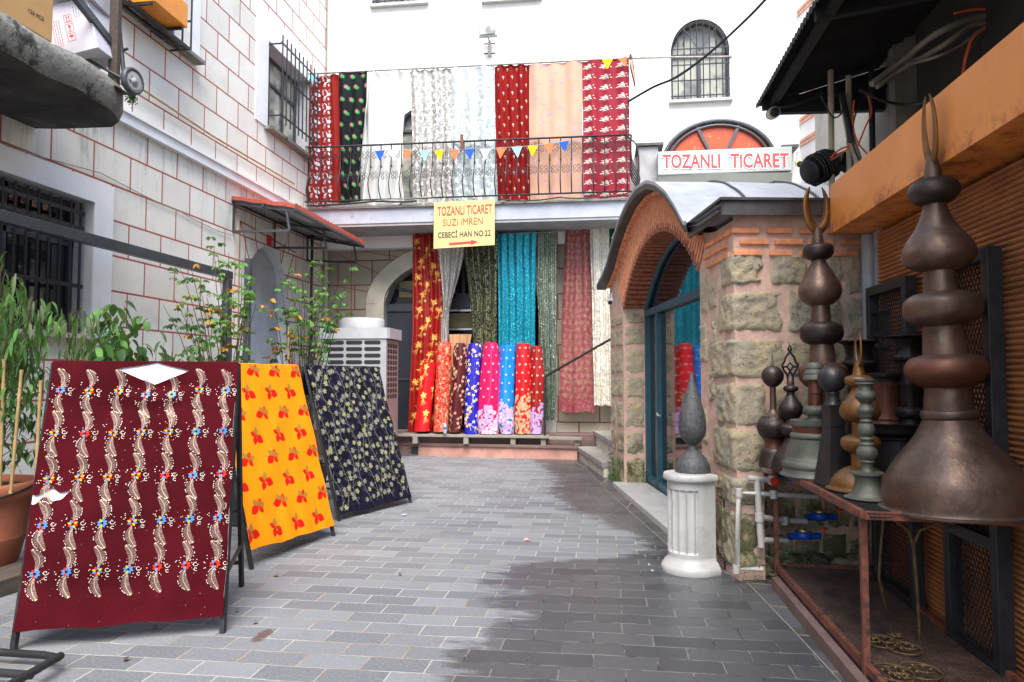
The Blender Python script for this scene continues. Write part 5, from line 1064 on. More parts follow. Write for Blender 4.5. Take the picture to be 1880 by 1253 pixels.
# largest, nearest
ZB=3.42
t_,b_,ax_,zz=finial('finial','largest brown copper finial, flared base at the right end of the table',1755,ZB,[
 ('base','copper',[(942,129),(939,129),(936,122),(915,120),(890,115),(870,106),(850,93),(830,77),(810,62),(790,50),(775,43),(768,40)]),
 ('collar','copper',[(778,41),(776,46),(769,48),(762,46),(760,41)]),
 ('shaft','copper',[(762,42),(740,40),(722,38),(716,42)]),
 ('ring','redcopper',[(720,36),(714,50),(700,64),(688,69),(676,67),(664,58),(658,38)]),
 ('shaft','copper',[(660,37),(640,36),(612,34),(604,36)]),
 ('ring','copper',[(606,34),(600,50),(588,63),(572,66),(556,62),(545,48),(541,30)]),
 ('shaft','copper',[(543,30),(520,28),(500,27)]),
 ('bulb','copper',[(503,26),(496,44),(486,57),(472,62),(458,59),(444,52),(425,38),(405,28),(388,22),(374,20)]),
 ('ring','copperdk',[(378,18),(372,32),(361,42),(350,44),(338,40),(330,30),(326,15)]),
 ('neck','copper',[(328,16),(310,14),(292,10)])],tilt=2.2)
crescent(t_,b_,ax_,zz(298),zz(165),.075,78,'gold',.026,.16)
t_,b_,ax_,zz=finial('finial','second tallest brown finial with open crescent, at the far end of the table',1518,4.75,[
 ('base','copper',[(858,62),(856,62),(850,58),(830,50),(805,40),(775,32),(745,27),(715,25),(700,26)]),
 ('ring','redcopper',[(704,24),(698,34),(688,41),(676,43),(665,40),(658,28)]),
 ('shaft','copper',[(660,23),(640,22),(622,20)]),('ring','copperdk',[(624,20),(618,32),(608,38),(598,38),(588,34),(582,22)]),
 ('shaft','copper',[(584,18),(565,17),(549,16)]),('bulb','copper',[(552,16),(547,26),(538,34),(527,38),(515,36),(500,29),(485,21),(473,14),(465,12)]),
 ('ring','copperdk',[(467,12),(462,22),(454,27),(446,27),(438,22),(436,12)]),('neck','copper',[(438,11),(420,9),(407,7)])],tilt=1)
crescent(t_,b_,ax_,zz(412),zz(322),.085,8,'gold',.03,.34)
t_,b_,ax_,zz=finial('finial','small finial topped by a plain ball on a thin stick, leftmost on the table',1421,5.02,[
 ('base','copperdk',[(838,26),(836,27),(822,25),(808,22),(803,18)]),('shaft','redcopper',[(806,18),(795,16),(785,19)]),
 ('bulb','copperdk',[(788,17),(780,25),(770,29),(762,30),(755,27),(749,22),(745,20)]),('neck','copper',[(747,21),(742,13),(736,8),(728,6),(690,5.5)]),
 ('ball','copperdk',[(693,4),(688,12),(680,18),(672,19.5),(664,18),(656,12),(652,3)]),('spike','verdi',[(654,3),(645,2.2),(626,.5)])])
t_,b_,ax_,zz=finial('finial','finial with small openwork lantern top, second from left on the table',1454,4.92,[
 ('base','copperdk',[(849,36),(847,38),(838,36),(825,31),(812,22),(800,15),(790,12)]),('ring','copperdk',[(792,12),(786,19),(778,22),(771,21),(766,14)]),('shaft','redcopper',[(768,10),(757,9)]),
 ('bulb','copperdk',[(760,9),(753,16),(744,22),(735,21),(724,14),(715,8),(708,7)]),('ring','copperdk',[(709,7),(706,12),(702,13),(698,11),(696,6)]),('neck','copper',[(698,6),(690,7),(683,5)])])
m=MB('blackmetal'); 
def fp(dx,y): return b_+rt*(dx*4.92/F)+Vector((0,0,zz(y)))
for L in ([(-4,688),(-6,676),(-12,668),(-15,660),(-10,652),(-8,645),(0,634)],[(4,688),(6,676),(12,668),(15,660),(10,652),(8,645),(0,634)],[(0,636),(-3,629),(0,622),(3,629),(0,636)],[(-5,680),(0,670),(-6,662),(0,654),(6,662),(0,670),(5,680)],[(-12,662),(-6,662)],[(12,662),(6,662)]): m.tube([fp(*q_) for q_ in L],.0075,0,6)
m.build('openwork_top',t_)
t_,b_,ax_,zz=finial('finial','grey green bell shaped finial base with stacked cups, third group from left',1500,4.55,[
 ('bell','verdi',[(880,62),(878,64),(872,60),(864,58),(857,57),(850,54),(843,50),(825,46),(812,44)]),('band','verdi',[(866,58),(860,60),(853,57),(850,52)]),('roll','verdi',[(812,43),(808,46),(803,45),(800,42)]),('copper_band','redcopper',[(801,41),(788,42)]),('rim','verdi',[(789,42),(787,45),(779,45),(777,43),(778,20)]),
 ('foot','verdi',[(779,16),(770,14),(768,19),(762,22),(756,21),(752,16),(751,13)]),('shaft','redcopper',[(753,13),(730,12),(728,14),(726,12),(704,12)]),
 ('cup','verdi',[(705,14),(703,21),(692,17),(691,14)]),('cup','verdi',[(693,15),(692,19),(682,15),(681,12)]),('cup','verdi',[(683,14),(682,17),(672,13),(673,8)])])
# obelisk with ball
t_,b_,ax_,zz=finial('finial','dark ball on a square tapered obelisk foot in the middle of the table',1530,4.25,[('neck','zinc',[(782,15),(772,13),(762,11),(752,12),(750,8)]),('ball','zinc',[(757,8),(750,17),(740,24),(730,25.5),(720,24),(710,17),(704,4)])],zfix=1) if 0 else (None,)*4
c=CZ(1532,884,4.2); c.z=Z+.002; t_=thing('finial','dark ball on a square tapered obelisk foot in the middle of the table','finial',c,'copper and brass finials on the table'); sc=4.2/F
def sq(h,r,rot=.5): return [c+Vector((math.cos(rot+k*math.pi/2)*r,math.sin(rot+k*math.pi/2)*r,h)) for k in range(4)]
m=MB('zinc'); lv=[(0,.118),(.345,.06),(.35,.064),(.475,.064),(.475,.066),(.482,.066)]; m.grid([sq(h*.98,r,1.05) for h,r in lv],0,False,True); m.face(sq(.472,.066,1.05)); m.build('obelisk_foot',t_)
m=MB('zinc'); m.lathe(c+Vector((0,0,.47)),smooth([(.05,0),(.042,.02),(.036,.05),(.04,.075),(.02,.085)]),0,28); m.build('neck',t_); m=MB('zinc'); m.lathe(c+Vector((0,0,.625)),[(max(.001,.082*math.sin(math.pi*i/20)),-.082*math.cos(math.pi*i/20)) for i in range(21)],0,32); m.build('ball',t_)
t_,b_,ax_,zz=finial('finial','dull gold finial with leaf shaped tip and pear bulb, right of the obelisk',1582,4.0,[
 ('base','gold',[(906,60),(904,61),(901,54),(890,51),(878,43),(868,30),(863,19)]),('shaft','gold',[(865,17),(850,16),(838,15)]),('ring','gold',[(840,16),(834,28),(824,34),(814,33),(807,24),(804,14)]),('shaft','gold',[(806,14),(790,14),(780,14)]),
 ('bulb','gold',[(783,14),(777,28),(766,35),(752,32),(738,23),(725,15),(716,13)]),('ring','gold',[(719,12),(715,20),(708,25),(700,23),(696,14)]),('neck','gold',[(698,12),(685,9),(672,7)])])
crescent(t_,b_,ax_,zz(680),zz(614),.07,76,'gold',.016,.25)
finial('candlestick_finial','slender grey green turned finial like a candlestick, in front of the gold one',1594,3.72,[
 ('base','verdi',[(925,40),(923,41),(920,32),(910,26),(898,22),(888,22),(882,25)]),('plate','verdi',[(883,24),(881,29),(878,29),(876,18)]),('stem','verdi',[(878,13),(870,10),(862,11),(858,14),(855,12),(852,15),(844,18),(836,17),(830,12),(826,13),(822,10),(816,13),(812,9),(808,13),(800,15),(792,13),(787,9),(784,12),(780,9),(776,12),(772,13),(764,16),(757,12),(752,9),(747,13),(740,18),(732,17),(727,12),(720,12)]),('cup','verdi',[(722,11),(717,13),(715,18),(712,16),(709,19),(706,19),(707,12)])],n=32)
finial('drum','wide dark drum pot carrying other copper pieces behind the gold finial',1652,4.35,[
 ('base','blackmetal',[(884,70),(882,72),(870,66),(868,70),(864,66),(830,62),(806,58)]),('rim','blackmetal',[(808,58),(805,62),(801,60),(797,68),(792,70),(780,70),(778,68),(779,20)])],grp='dark pots and pieces at the back of the table',cat='pot')
def vessel(nm,lbl,x,Zc,yb,parts,zbase):
    c=CZ(x,yb,Zc); c.z=zbase; t_=thing(nm,lbl,'copper vessel',c,'dark pots and pieces at the back of the table')
    for pn,mt,pr in parts:
        P=smooth([(hw*Zc/F,(yb-y)*Zc/F) for y,hw in pr]); m=MB(mt); m.lathe(c,P,0,32,None,rt); m.build(pn,t_,autosm=40)
zd=Z+(884-779)*4.35/F+.004
vessel('copper_cup','wide red copper cup standing on the dark drum, left side',1626,4.4,776,[('cup','redcopper',[(776,33),(772,32),(768,33),(765,30),(740,28),(715,29),(700,31)]),('rim','blackmetal',[(701,31),(695,32),(692,34),(686,34),(685,20)])],zd)
vessel('turned_column','dark turned column with wide flat plate, on the dark drum right side',1672,4.3,777,[('base','blackmetal',[(777,22),(768,20),(765,26),(757,28),(750,26),(746,20)]),('shaft','blackmetal',[(748,20),(708,20),(706,24),(702,24),(700,19),(664,18)]),('ring','blackmetal',[(665,18),(661,26),(655,27),(651,24)]),('cup','blackmetal',[(653,23),(640,19),(630,21),(622,24)]),('plate','blackmetal',[(622,24),(619,38),(616,40),(614,30)])],zd)
vessel('turned_column','dark turned column with plate top, behind the leaf tip of the gold finial',1581,4.75,860,[('shaft','copperdk',[(860,26),(800,22),(740,20),(700,20),(668,22)]),('ring','blackmetal',[(670,22),(666,30),(660,31),(656,27)]),('cup','blackmetal',[(658,26),(645,22),(632,24),(626,27)]),('plate','blackmetal',[(626,27),(623,33),(620,34),(618,25)])],Z+.003)
vessel('turned_column','tall copper column with cup rim, farthest back near the grey downpipe',1637,4.85,850,[('shaft','redcopper',[(850,24),(760,20),(690,20),(640,18),(608,18)]),('ring','copperdk',[(632,18),(628,25),(620,26),(615,20)]),('cup','copperdk',[(610,18),(606,24),(602,25),(596,20),(580,18),(568,21)]),('plate','blackmetal',[(568,21),(563,29),(560,30),(558,20)])],Z+.003)
# ================================================================= MARBLE PEDESTAL AND CAST FINIAL
pd=thing('marble_pedestal','white fluted half round marble pedestal by the hut corner','pedestal',G(1271,1030)); c=HW(-.27,.30,0); r=.2
def dsh(rad,z,fl=0,back=.1,n=144):
    o=[]
    for i in range(n+1):
        a=lerp(-math.pi*.5,math.pi*.5,i/n)*1.0; rad_=rad; rr=rad-(fl*abs(math.sin(a*9))**.5*1.2 if fl and abs(a)<1.2 else 0)
        d=(-h1*.9-h2*.43).normalized(); e=Vector((-d.y,d.x,0)); o.append(c+d*rr*math.cos(a)+e*rr*math.sin(a)+Vector((0,0,z)))
    d=(-h1*.9-h2*.43).normalized(); e=Vector((-d.y,d.x,0)); o.append(c+e*rad-d*back+Vector((0,0,z))); o.append(c-e*rad-d*back+Vector((0,0,z))); return o
m=MB('marble'); m.grid([dsh(rr,z) for rr,z in ((.222,0),(.227,.03),(.217,.055),(.205,.065),(.2,.08),(.178,.095),(.173,.12))],0,False,True); m.build('base',pd,autosm=50)
m=MB('marble'); m.grid([dsh(.173,.12)]+[dsh(.173,.15)]+[dsh(.173,z,.013) for z in (.165,.4,.62)]+[dsh(.173,.635),dsh(.173,.70)],0,False,True); m.build('shaft',pd)
m=MB('marble'); m.grid([dsh(.173,.70),dsh(.2,.702),dsh(.206,.715),dsh(.2,.745),dsh(.196,.75)],0,False,True); m.face(dsh(.196,.75)); m.build('top',pd,autosm=50)
tf=thing('cast_finial','dark grey pitted teardrop finial standing on the marble pedestal','finial',c+Vector((0,0,.75)))
c2=CZ(1272,866,5.58); c2.z=.752
m=MB('basalt'); sc=5.55/F; P=[(hw*sc,(867-y)*sc) for y,hw in [(867,32),(862,32),(850,29),(838,21),(828,11),(820,7),(815,6)]]; m.lathe(c2,smooth(P),0,36); m.build('foot',tf)
m=MB('basalt'); P=[(hw*sc,(867-y)*sc) for y,hw in [(818,6),(812,14),(803,21),(790,25),(778,25),(762,23),(745,19),(725,13),(705,7),(690,3),(684,.8)]]; m.lathe(c2,smooth(P),0,36); m.build('teardrop',tf)
# ================================================================= CONCRETE SLAB TOP LEFT
sl_=thing('concrete_slab','rough weathered concrete balcony slab projecting at the top left','balcony slab',(-5.1,3,4.0))
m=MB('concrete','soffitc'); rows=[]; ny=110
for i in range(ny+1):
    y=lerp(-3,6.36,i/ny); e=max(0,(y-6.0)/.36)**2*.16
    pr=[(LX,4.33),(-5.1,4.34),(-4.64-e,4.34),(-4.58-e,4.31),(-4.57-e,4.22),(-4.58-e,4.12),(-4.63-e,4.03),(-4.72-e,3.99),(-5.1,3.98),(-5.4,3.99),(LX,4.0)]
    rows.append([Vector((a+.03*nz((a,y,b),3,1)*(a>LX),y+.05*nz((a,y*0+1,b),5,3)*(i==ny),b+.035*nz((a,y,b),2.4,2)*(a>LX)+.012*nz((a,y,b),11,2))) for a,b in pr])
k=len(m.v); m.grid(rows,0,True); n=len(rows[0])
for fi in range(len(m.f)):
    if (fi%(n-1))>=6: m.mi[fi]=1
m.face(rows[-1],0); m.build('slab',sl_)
m=MB('leafmd')
for i in range(160):
    p=PX(random.gauss(240,5),random.gauss(176,8),-4.56); s_=.014; m.face([p,p+Vector((s_,s_*.4,s_)),p+Vector((s_*.3,s_,-s_*.5))])
m.build('moss',kind='stuff')
m=MB('plank'); 
ra=thing('slab_railing','worn flat steel posts and brace standing on the concrete slab','railing',(-4.66,6.1,4.3))
m=MB('plank','greysteel'); m.box((-4.66,6.12,5.0),(.09,.05,1.5),0); m.build('post',ra)
m=MB('greysteel'); m.beam((-4.70,4.6,5.35),(-4.7,6.1,4.72),.05,.07); m.beam((-4.7,4.6,5.4),(-4.7,6.1,5.4),.03,.04); m.build('brace',ra)
def carton(nm,lbl,c,sz,rot,mt,marks=None,cat='box'):
    Rm=Matrix.Rotation(R(rot[2]),3,'Z')@Matrix.Rotation(R(rot[1]),3,'Y')@Matrix.Rotation(R(rot[0]),3,'X'); ax=(Rm@Vector((1,0,0)),Rm@Vector((0,1,0)),Rm@Vector((0,0,1)))
    t_=thing(nm,lbl,cat,c); m=MB(mt); m.box(c,sz,0,ax,.006); m.build('box',t_); return t_,Vector(c),ax
def slabpt(px,py,X=-4.75): return PX(px,py,X)
# brown box
t_,c,ax=carton('cardboard_box','brown cardboard box with faded green print at the slab edge, far left',(-4.80,5.06,4.68),(.28,.58,.66),(0,0,0),'cardboard')
text('gr.Socc','print',.3,c+Vector((.143,-.16,-.05)),(0,1,0),(0,0,1),'printgreen',t_,.02); text('120 PCS','print',.16,c+Vector((.143,.03,-.2)),(0,1,0),(0,0,1),'printblk',t_,.02); text('FRAG','print',.2,c+Vector((.143,-.05,.1)),(0,1,0),(0,0,1),'greysteel' if 0 else 'letterdk',t_,.03)
carton('cardboard_box','darker cardboard box behind the brown printed one, cut by the frame edge',(-5.0,4.45,4.62),(.3,.4,.56),(0,0,0),'cardbrown')
c0=Vector((-4.93,6.02,4.74)); t_,c,ax=carton('white_carton','white carton with red handling symbols, tilted on the slab between posts',c0,(.44,.36,.50),(0,-14,6),'whitecard')
F0_=c-ax[1]*.1815; a_,b_=ax[0],ax[2]
m=MB('printred')
def pq(u,v): return F0_+a_*u+b_*v
def sq_(u,v,s_,w_=.004):
    L=[(u-s_,v-s_),(u+s_,v-s_),(u+s_,v+s_),(u-s_,v+s_),(u-s_,v-s_)]
    for (a,b),(cc,d) in zip(L,L[1:]): ln(a,b,cc,d,w_)
def ln(a,b,cc,d,w_=.004):
    l=math.hypot(cc-a,d-b) or 1; ex,ey=-(d-b)/l*w_/2,(cc-a)/l*w_/2; m.face([pq(a-ex,b-ey),pq(a+ex,b+ey),pq(cc+ex,d+ey),pq(cc-ex,d-ey)])
for k,v in enumerate((.09,0.0,-.09)):
    u=.0; sq_(u,v,.036)
    if k==0:
        for du in (-.012,.012): ln(u+du,v-.018,u+du,v+.016,.006); m.face([pq(u+du-.01,v+.008),pq(u+du+.01,v+.008),pq(u+du,v+.026)])
        ln(u-.024,v-.024,u+.024,v-.024,.005)
    elif k==1: m.face([pq(u-.014,v+.024),pq(u+.014,v+.024),pq(u+.008,v-.002),pq(u-.008,v-.002)]); ln(u,v-.002,u,v-.02,.005); ln(u-.012,v-.022,u+.012,v-.022,.005)
    else: m.face([pq(u+.024*math.cos(math.pi*i/8),v+.002+.02*math.sin(math.pi*i/8)) for i in range(9)]); ln(u,v+.002,u,v-.024,.004)
random.seed(3)
for r_ in range(4):
    v=.10
    while v>-.16: L=random.uniform(.012,.03); ln(-.09-.022*r_,v,-.09-.022*r_,v-L,.006); v-=L+.008
m.build('print',t_)
m=MB('printblk'); 
for r_ in range(4):
    v=.19
    while v>.08: L=random.uniform(.006,.016); ln(.07+.022*r_,v,.07+.022*r_+random.uniform(-.006,.006),v-L,.004); v-=L+.005
m.build('handwriting',t_)
carton('white_carton','second white carton lying on top of the tilted one, cut by the top edge',(-5.0,5.95,5.16),(.55,.4,.3),(0,0,12),'whitecard')
# hand truck
ht_=thing('hand_truck','old hand truck with grey wheel parked at the end of the slab','hand truck',(-4.75,6.25,4.32)); wc=PX(243,150,-4.62)
wc=CZ(244,150,6.78)
m=MB('greysteel'); m.lathe(wc-rt*.03,[(.118,0),(.126,.012),(.128,.03),(.126,.048),(.118,.06),(.095,.058),(.095,.002),(.118,0)],0,32,Vector((1,-.12,0))); m.build('tyre',ht_)
m=MB('floodgrey'); m.lathe(wc-rt*.02,[(.094,0),(.094,.04),(.08,.045),(.03,.02),(.03,.05),(0,.05)],0,24,Vector((1,-.12,0)))
for i in range(6): a=i*math.pi/3; m.beam(wc,wc+Vector((0,0,1))*.09*math.sin(a)+fw*.09*math.cos(a),.012,.02)
m.build('rim',ht_)
m=MB('darkdoor'); m.tube([wc+Vector((-.12,.05,0)),wc+Vector((-.2,.05,.6)),wc+Vector((-.26,.05,1.2))],.02,0,8); m.tube([wc+Vector((-.3,.05,.3)),wc+Vector((-.1,.05,.35))],.014,0,8); m.box(wc+Vector((-.25,0,-.08)),(.3,.2,.01)); m.tube([wc+Vector((-.05,0,.0)),wc+Vector((-.45,-.15,.22))],.014,0,8); m.build('frame',ht_)
# orange crate on the window cage
p=PX(295,30,-5.2); t_,c,ax=carton('orange_crate','orange plastic crate resting on the iron cage of the upper left window',(-5.42,7.82,6.06),(.42,.66,.3),(0,0,0),'orangecard','crate')
m=MB('whitecard'); m.box(c+Vector((0,0,.19)),(.4,.6,.06)); m.build('lid',t_)
# ================================================================= A-FRAME FABRIC STANDS
fh=Vector((-math.sin(YAW),math.cos(YAW),0))
def CW(xc,zc,z=0): return rt*xc+fh*zc+Vector((0,0,z))
def stand(lbl,fL,fR,tL,tR,zt,hemL,hemR,mats,draw,wf,hole=None,cl='fabric',grp='A-frame fabric stands'):
    FL,FR,TL,TR=CW(*fL),CW(*fR),CW(*tL,zt),CW(*tR,zt); c=(FL+FR+TL+TR)/4; c.z=0
    t_=thing('fabric_stand',lbl,'fabric stand',c,grp); m=MB('iron'); nrm=((FR-FL).cross(TL-FL)).normalized(); 
    if nrm.dot(CAM-c)<0: nrm=-nrm
    ins=-nrm*.02; BLf=TL+(TL-FL)*1; BL=Vector((2*TL.x-FL.x,2*TL.y-FL.y,0)); BR=Vector((2*TR.x-FR.x,2*TR.y-FR.y,0))
    for a,b in ((FL,TL),(FR,TR),(BL,TL),(BR,TR)): m.beam(a+ins,b+ins,.028,.028)
    m.beam(TL+ins,TR+ins,.028,.028); m.beam(BL.lerp(TL,.12)+ins,BR.lerp(TR,.12)+ins,.024,.024); m.beam(FL.lerp(TL,.12)+ins*1.5,FR.lerp(TR,.12)+ins*1.5,.024,.024)
    for a,b,e,f in ((FL,TL,BL,TL),(FR,TR,BR,TR)): m.beam(a.lerp(b,.2)+ins,e.lerp(f,.2)+ins,.02,.02)
    for k in (.33,.62): m.beam(TL.lerp(TR,k)+ins*2,FL.lerp(FR,k).lerp(TL.lerp(TR,k),.1)+ins*2,.012,.012)
    m.build('frame',t_)
    W=(TR-TL).length; H=((TL-FL).length+(TR-FR).length)/2
    def P(u,v):
        s_=u/W; T=TL.lerp(TR,s_); Bt=FL.lerp(FR,s_); hl=lerp(hemL,hemR,s_); t=v/H
        p=T.lerp(Bt,t*(1-hl/zt)); eg=(1-min(1,s_/.06))-(1-min(1,(1-s_)/.06)); ey=max(0,(t-.93)/.07); return p+nrm*(.012+wf(u,v,W,H))+(TR-TL).normalized()*(.012*nz((v*4,s_>.5,W),1,3)*(s_<.06 or s_>.94)+.004*nz((v*14,s_>.5,W),1,5)*(s_<.06 or s_>.94))+Vector((0,0,1))*ey*(.016*nz((u*5,1,W),1,8)+.004*nz((u*22,2,W),1,8))
    C_=Cloth(P,W,H,*mats)
    if hole:
        def reg(u0,u1,lo,hi,nu,nv): C_.mb.grid([[P(lerp(u0,u1,i/nu),lerp(lo(lerp(u0,u1,i/nu)),hi(lerp(u0,u1,i/nu)),j/nv)) for i in range(nu+1)] for j in range(nv+1)],0,True)
        hole(reg,W,H)
    else: C_.base(50,60)
    # top flap over the bar and a short drop behind
    C_.mb.grid([[P(W*i/40,0)-nrm*o+Vector((0,0,dz)) for i in range(41)] for o,dz in ((0,0),(.02,.012),(.045,.005),(.06,-.10),(.08,-.3))],0,True)
    # side hems
    draw(C_,W,H); C_.mb.build('cloth',t_)
    return t_,P,nrm,W,H
def wA(u,v,W,H):
    s_=0
    if .28<u<.85: s_=.010*math.sin(38*(v-.12-.10*(1-((u-.58)/.3)**2)))*math.exp(-((v-.22)/.12)**2)*max(0,1-((u-.58)/.3)**2)
    return s_+.014*nz((u*2,v*2,0),2,3)+.006*nz((u*1,v*9,3),1,5)+.004*math.sin(9*u+3*v)+.005*nz((u*9,v*2.5,3),1,7)+.012*math.sin(11*u+1)*max(0,v/H-.8)*3
def holeA(reg,W,H):
    ht=lambda u: .047*abs((u-.585)/.225)**.8 if u<.585 else .062*abs((u-.585)/.2)**.8
    hb=lambda u: lerp(.047,.155,1-abs((u-.585)/.225)**1.15) if u<.585 else lerp(.062,.155,1-abs((u-.585)/.2)**1.15)
    full=lambda u:H; z=lambda u:0
    t0=lambda u:.865+.012*math.sin(u*60)-.03*max(0,1-abs(u-.1)/.09); t1=lambda u:.868+.012*math.sin(u*60)+ (.045*max(0,1-abs(u-.1)/.085)+.055*max(0,1-u/.06))*(1+.2*math.sin(u*90))
    reg(.19,.36,z,full,10,80); reg(.36,.585,z,ht,16,3); reg(.585,.785,z,ht,16,3); reg(.36,.585,hb,full,16,80); reg(.585,.785,hb,full,16,80); reg(.785,W,z,full,14,80)
    reg(0,.19,z,lambda u:t0(u) ,24,30); reg(0,.19,t1,full,24,30)
def drawA(C,W,H):
    rnd=random.Random(4)
    for r_ in range(5):
        for c_ in range(7):
            cu=.055+c_*(W-.13)/6+rnd.uniform(-.005,.005)+.012; cv=.20+r_*.285+(.03 if c_ in(3,4) and r_==0 else 0)+rnd.uniform(-.005,.005)
            up_=[(cu+.024*math.sin(math.pi*t)-.022*t,cv-.02-.122*t) for t in [i/10 for i in range(11)]]; dn=[(cu-.022*math.sin(math.pi*t)+.024*t,cv+.022+.125*t) for t in [i/10 for i in range(11)]]
            for br in (up_,dn):
                C.stroke(br,.0028,2)
                for i in range(20):
                    k=min(9,i//2); a=br[k]; b=br[k+1]; f=(i%2)/2; x=lerp(a[0],b[0],f); y=lerp(a[1],b[1],f); dx,dy=b[0]-a[0],b[1]-a[1]; l=math.hypot(dx,dy); dx/=l; dy/=l; ln_=.026*math.sin(math.pi*(i+1)/22)**.7
                    for sg in (-1,1): C.stroke([(x,y),(x+sg*(-dy)*ln_*.85+dx*.012,y+sg*dx*ln_*.85+dy*.012)],.0024,1)
                    if rnd.random()<.5: C.dot((x-dy*ln_*1.1,y+dx*ln_*1.1),.003,6,.005,5)
                C.dot(br[-1],.006,2)
            cols=rnd.choice([(3,3,5),(4,4,3),(3,5,4),(4,5,3),(3,3,4)])
            for i in range(8):
                a=i*math.pi/4+.3; C.leaf((cu+.006*math.cos(a),cv+.006*math.sin(a)),a,.023,.0145,cols[i%3],.006,4)
            for i in range(16):
                a=rnd.uniform(-1.9,1.9); rr=rnd.uniform(.035,.075); C.dot((cu+rr*math.cos(a),cv+rr*.9*math.sin(a)),rnd.uniform(.0014,.003),6,.005,5)
            C.curl((cu+.052,cv-.005),.016,0,.9,.0028,6,10,.4,.005); C.curl((cu+.056,cv+.026),.012,1,.8,.0028,6,8,.4,.005)
            for i in range(6): C.dot((cu-rnd.uniform(.03,.06),cv+rnd.uniform(-.06,.06)),.003,6,.005,5)
    for i in range(120): C.dot((rnd.uniform(0,W),rnd.uniform(.15,H)),.0018,rnd.choice((4,6,1)),.004,4)
t_,P_,n_,W_,H_=stand('stand draped with maroon velvet embroidered in silver paisleys, torn near the top',(-2.72,3.93),(-1.69,4.21),(-2.84,4.39),(-1.81,4.67),1.59,.10,.09,('maroon','silverthread','creamthread','blue','red','yel','pearl'),drawA,wA,holeA)
m=MB('whitecl'); m.grid([[P_(W_*i/20,H_*j/20*.93)-n_*.016 for i in range(21)] for j in range(21)],0,True); m.build('white_lining',t_)
def drawB(C,W,H):
    rnd=random.Random(9)
    for r_ in range(8):
        for c_ in range(5):
            u=.02+c_*.31+(0 if r_%2 else .155)+rnd.uniform(-.01,.01); v=.07+r_*.215; k=rnd.random()*.5
            if r_%2: L=((0.3+k,.125,.085,1),(2.0,.11,.06,1),(3.6,.085,.05,1),(-1.3,.09,.05,2),(4.9,.10,.05,2),(1.1,.06,.03,2))
            else: L=((2.5+k,.125,.08,1),(.9,.095,.05,1),(4.0,.1,.055,2),(-1.0,.085,.05,1),(-.2,.10,.05,2),(5.2,.06,.03,2))
            for a,l,w_,mi in L: C.leaf((u,v),a,l*.88,w_*.95,mi,.003,5)
            C.stroke([(u-.03,v-.03),(u,v),(u+.02,v+.03)],.004,2,.004)
    for i in range(4): C.stroke([(W*i/8*1.6+.1,H-.4),(W*i/8*1.6+.14,H)],.0,0)
def wB(u,v,W,H): return .012*nz((u*2.5,v*1.5,0),2,6)+.005*nz((u*8,v*2,0),1,2)+.016*math.sin(24*(u-.12*v))*max(0,(v/H-.65))**1.3*2*max(0,1-abs(u-.45)/.5)
stand('stand draped with orange cotton printed with red and yellow leaves',(-2.01,5.6),(-1.66,6.75),(-2.50,5.95),(-2.15,7.08),1.61,.14,.09,('orangecl','leafred','leafyel'),drawB,wB)
def drawC(C,W,H):
    rnd=random.Random(11)
    for c_ in range(9):
        u0=.04+c_*W/8.6; P=[(u0+.045*math.sin(v*9+c_*1.7)+rnd.uniform(-.008,.008),v) for v in [i*.04 for i in range(int(H/.04))]]; C.stroke(P,.005,1,.003)
        for i in range(1,len(P),2):
            a=rnd.uniform(-1,1)+(0 if (i//2)%2 else math.pi); x,y=P[i]; q=(x+.05*math.cos(a),y+.04*math.sin(a)); C.stroke([(x,y),q],.004,1)
            if y<H-.06: C.maple(q,rnd.uniform(.045,.062),a+rnd.uniform(-.6,.6),rnd.choice((1,1,2,3,1)))
            b=a+math.pi; C.stroke([(x,y),(x+.04*math.cos(b),y-.03),(x+.05*math.cos(b),y-.055)],.003,1); C.stroke([(x+.04*math.cos(b),y-.03),(x+.06*math.cos(b),y-.025)],.003,1)
def wC(u,v,W,H): return .008*nz((u*2,v*2,0),2,9)+.003*nz((u*9,v*9,0),1,9)
FB['silverleaf']=fabric('pale silver green thread',S('7c7c70'),.5,0,.3,.2,vs=40); FB['goldleaf']=fabric('pale yellow green thread',S('8c8a6c'),.5,0,.2,.1); FB['peachleaf']=fabric('peach thread',S('8a7464'),.5,0,.2)
stand('stand draped with navy crushed velvet covered in pale vine leaves',(-1.776,7.44),(-1.185,8.5),(-2.28,7.84),(-1.69,8.9),1.62,.06,.06,('navy','silverleaf','goldleaf','olive'),drawC,wC)
# ================================================================= AC UNIT
ac=thing('outdoor_unit','large grey outdoor cooling unit with louvred front and round fan outlet on top','cooling unit',(-4.4,12.4,.4))
m=MB('acgrey'); x0,x1,yf,yk,zb,zt=-4.98,-3.79,12.0,12.75,.45,2.17
m.box(((x0+x1)/2,(yf+yk)/2,(zb+zt)/2),(x1-x0,yk-yf,zt-zb),0,None,.02); m.build('body',ac)
m=MB('white'); m.grid([[(x0-.02,yf-.02,z),(x1+.02,yf-.02,z),(x1+.05,yf+.06,z),(x1+.05,yk+.02,z),(x0-.02,yk+.02,z)] for z in (2.17,2.36)],0,False,True); m.face([(x0-.02,yf-.02,2.36),(x1+.02,yf-.02,2.36),(x1+.05,yf+.06,2.36),(x1+.05,yk+.02,2.36),(x0-.02,yk+.02,2.36)]); m.build('top_cover',ac)
m=MB('white','acslot'); c=Vector(((x0+x1)/2+.02,(yf+yk)/2,2.36)); m.lathe(c,[(.40,0),(.40,.17),(.385,.185),(.35,.185),(.34,.1)],0,48); m.lathe(c,[(.34,.10),(0,.10)],1,32); m.build('fan_outlet',ac)
m=MB('acslot')  # black shapes lie flat on the casing in place of cut slots
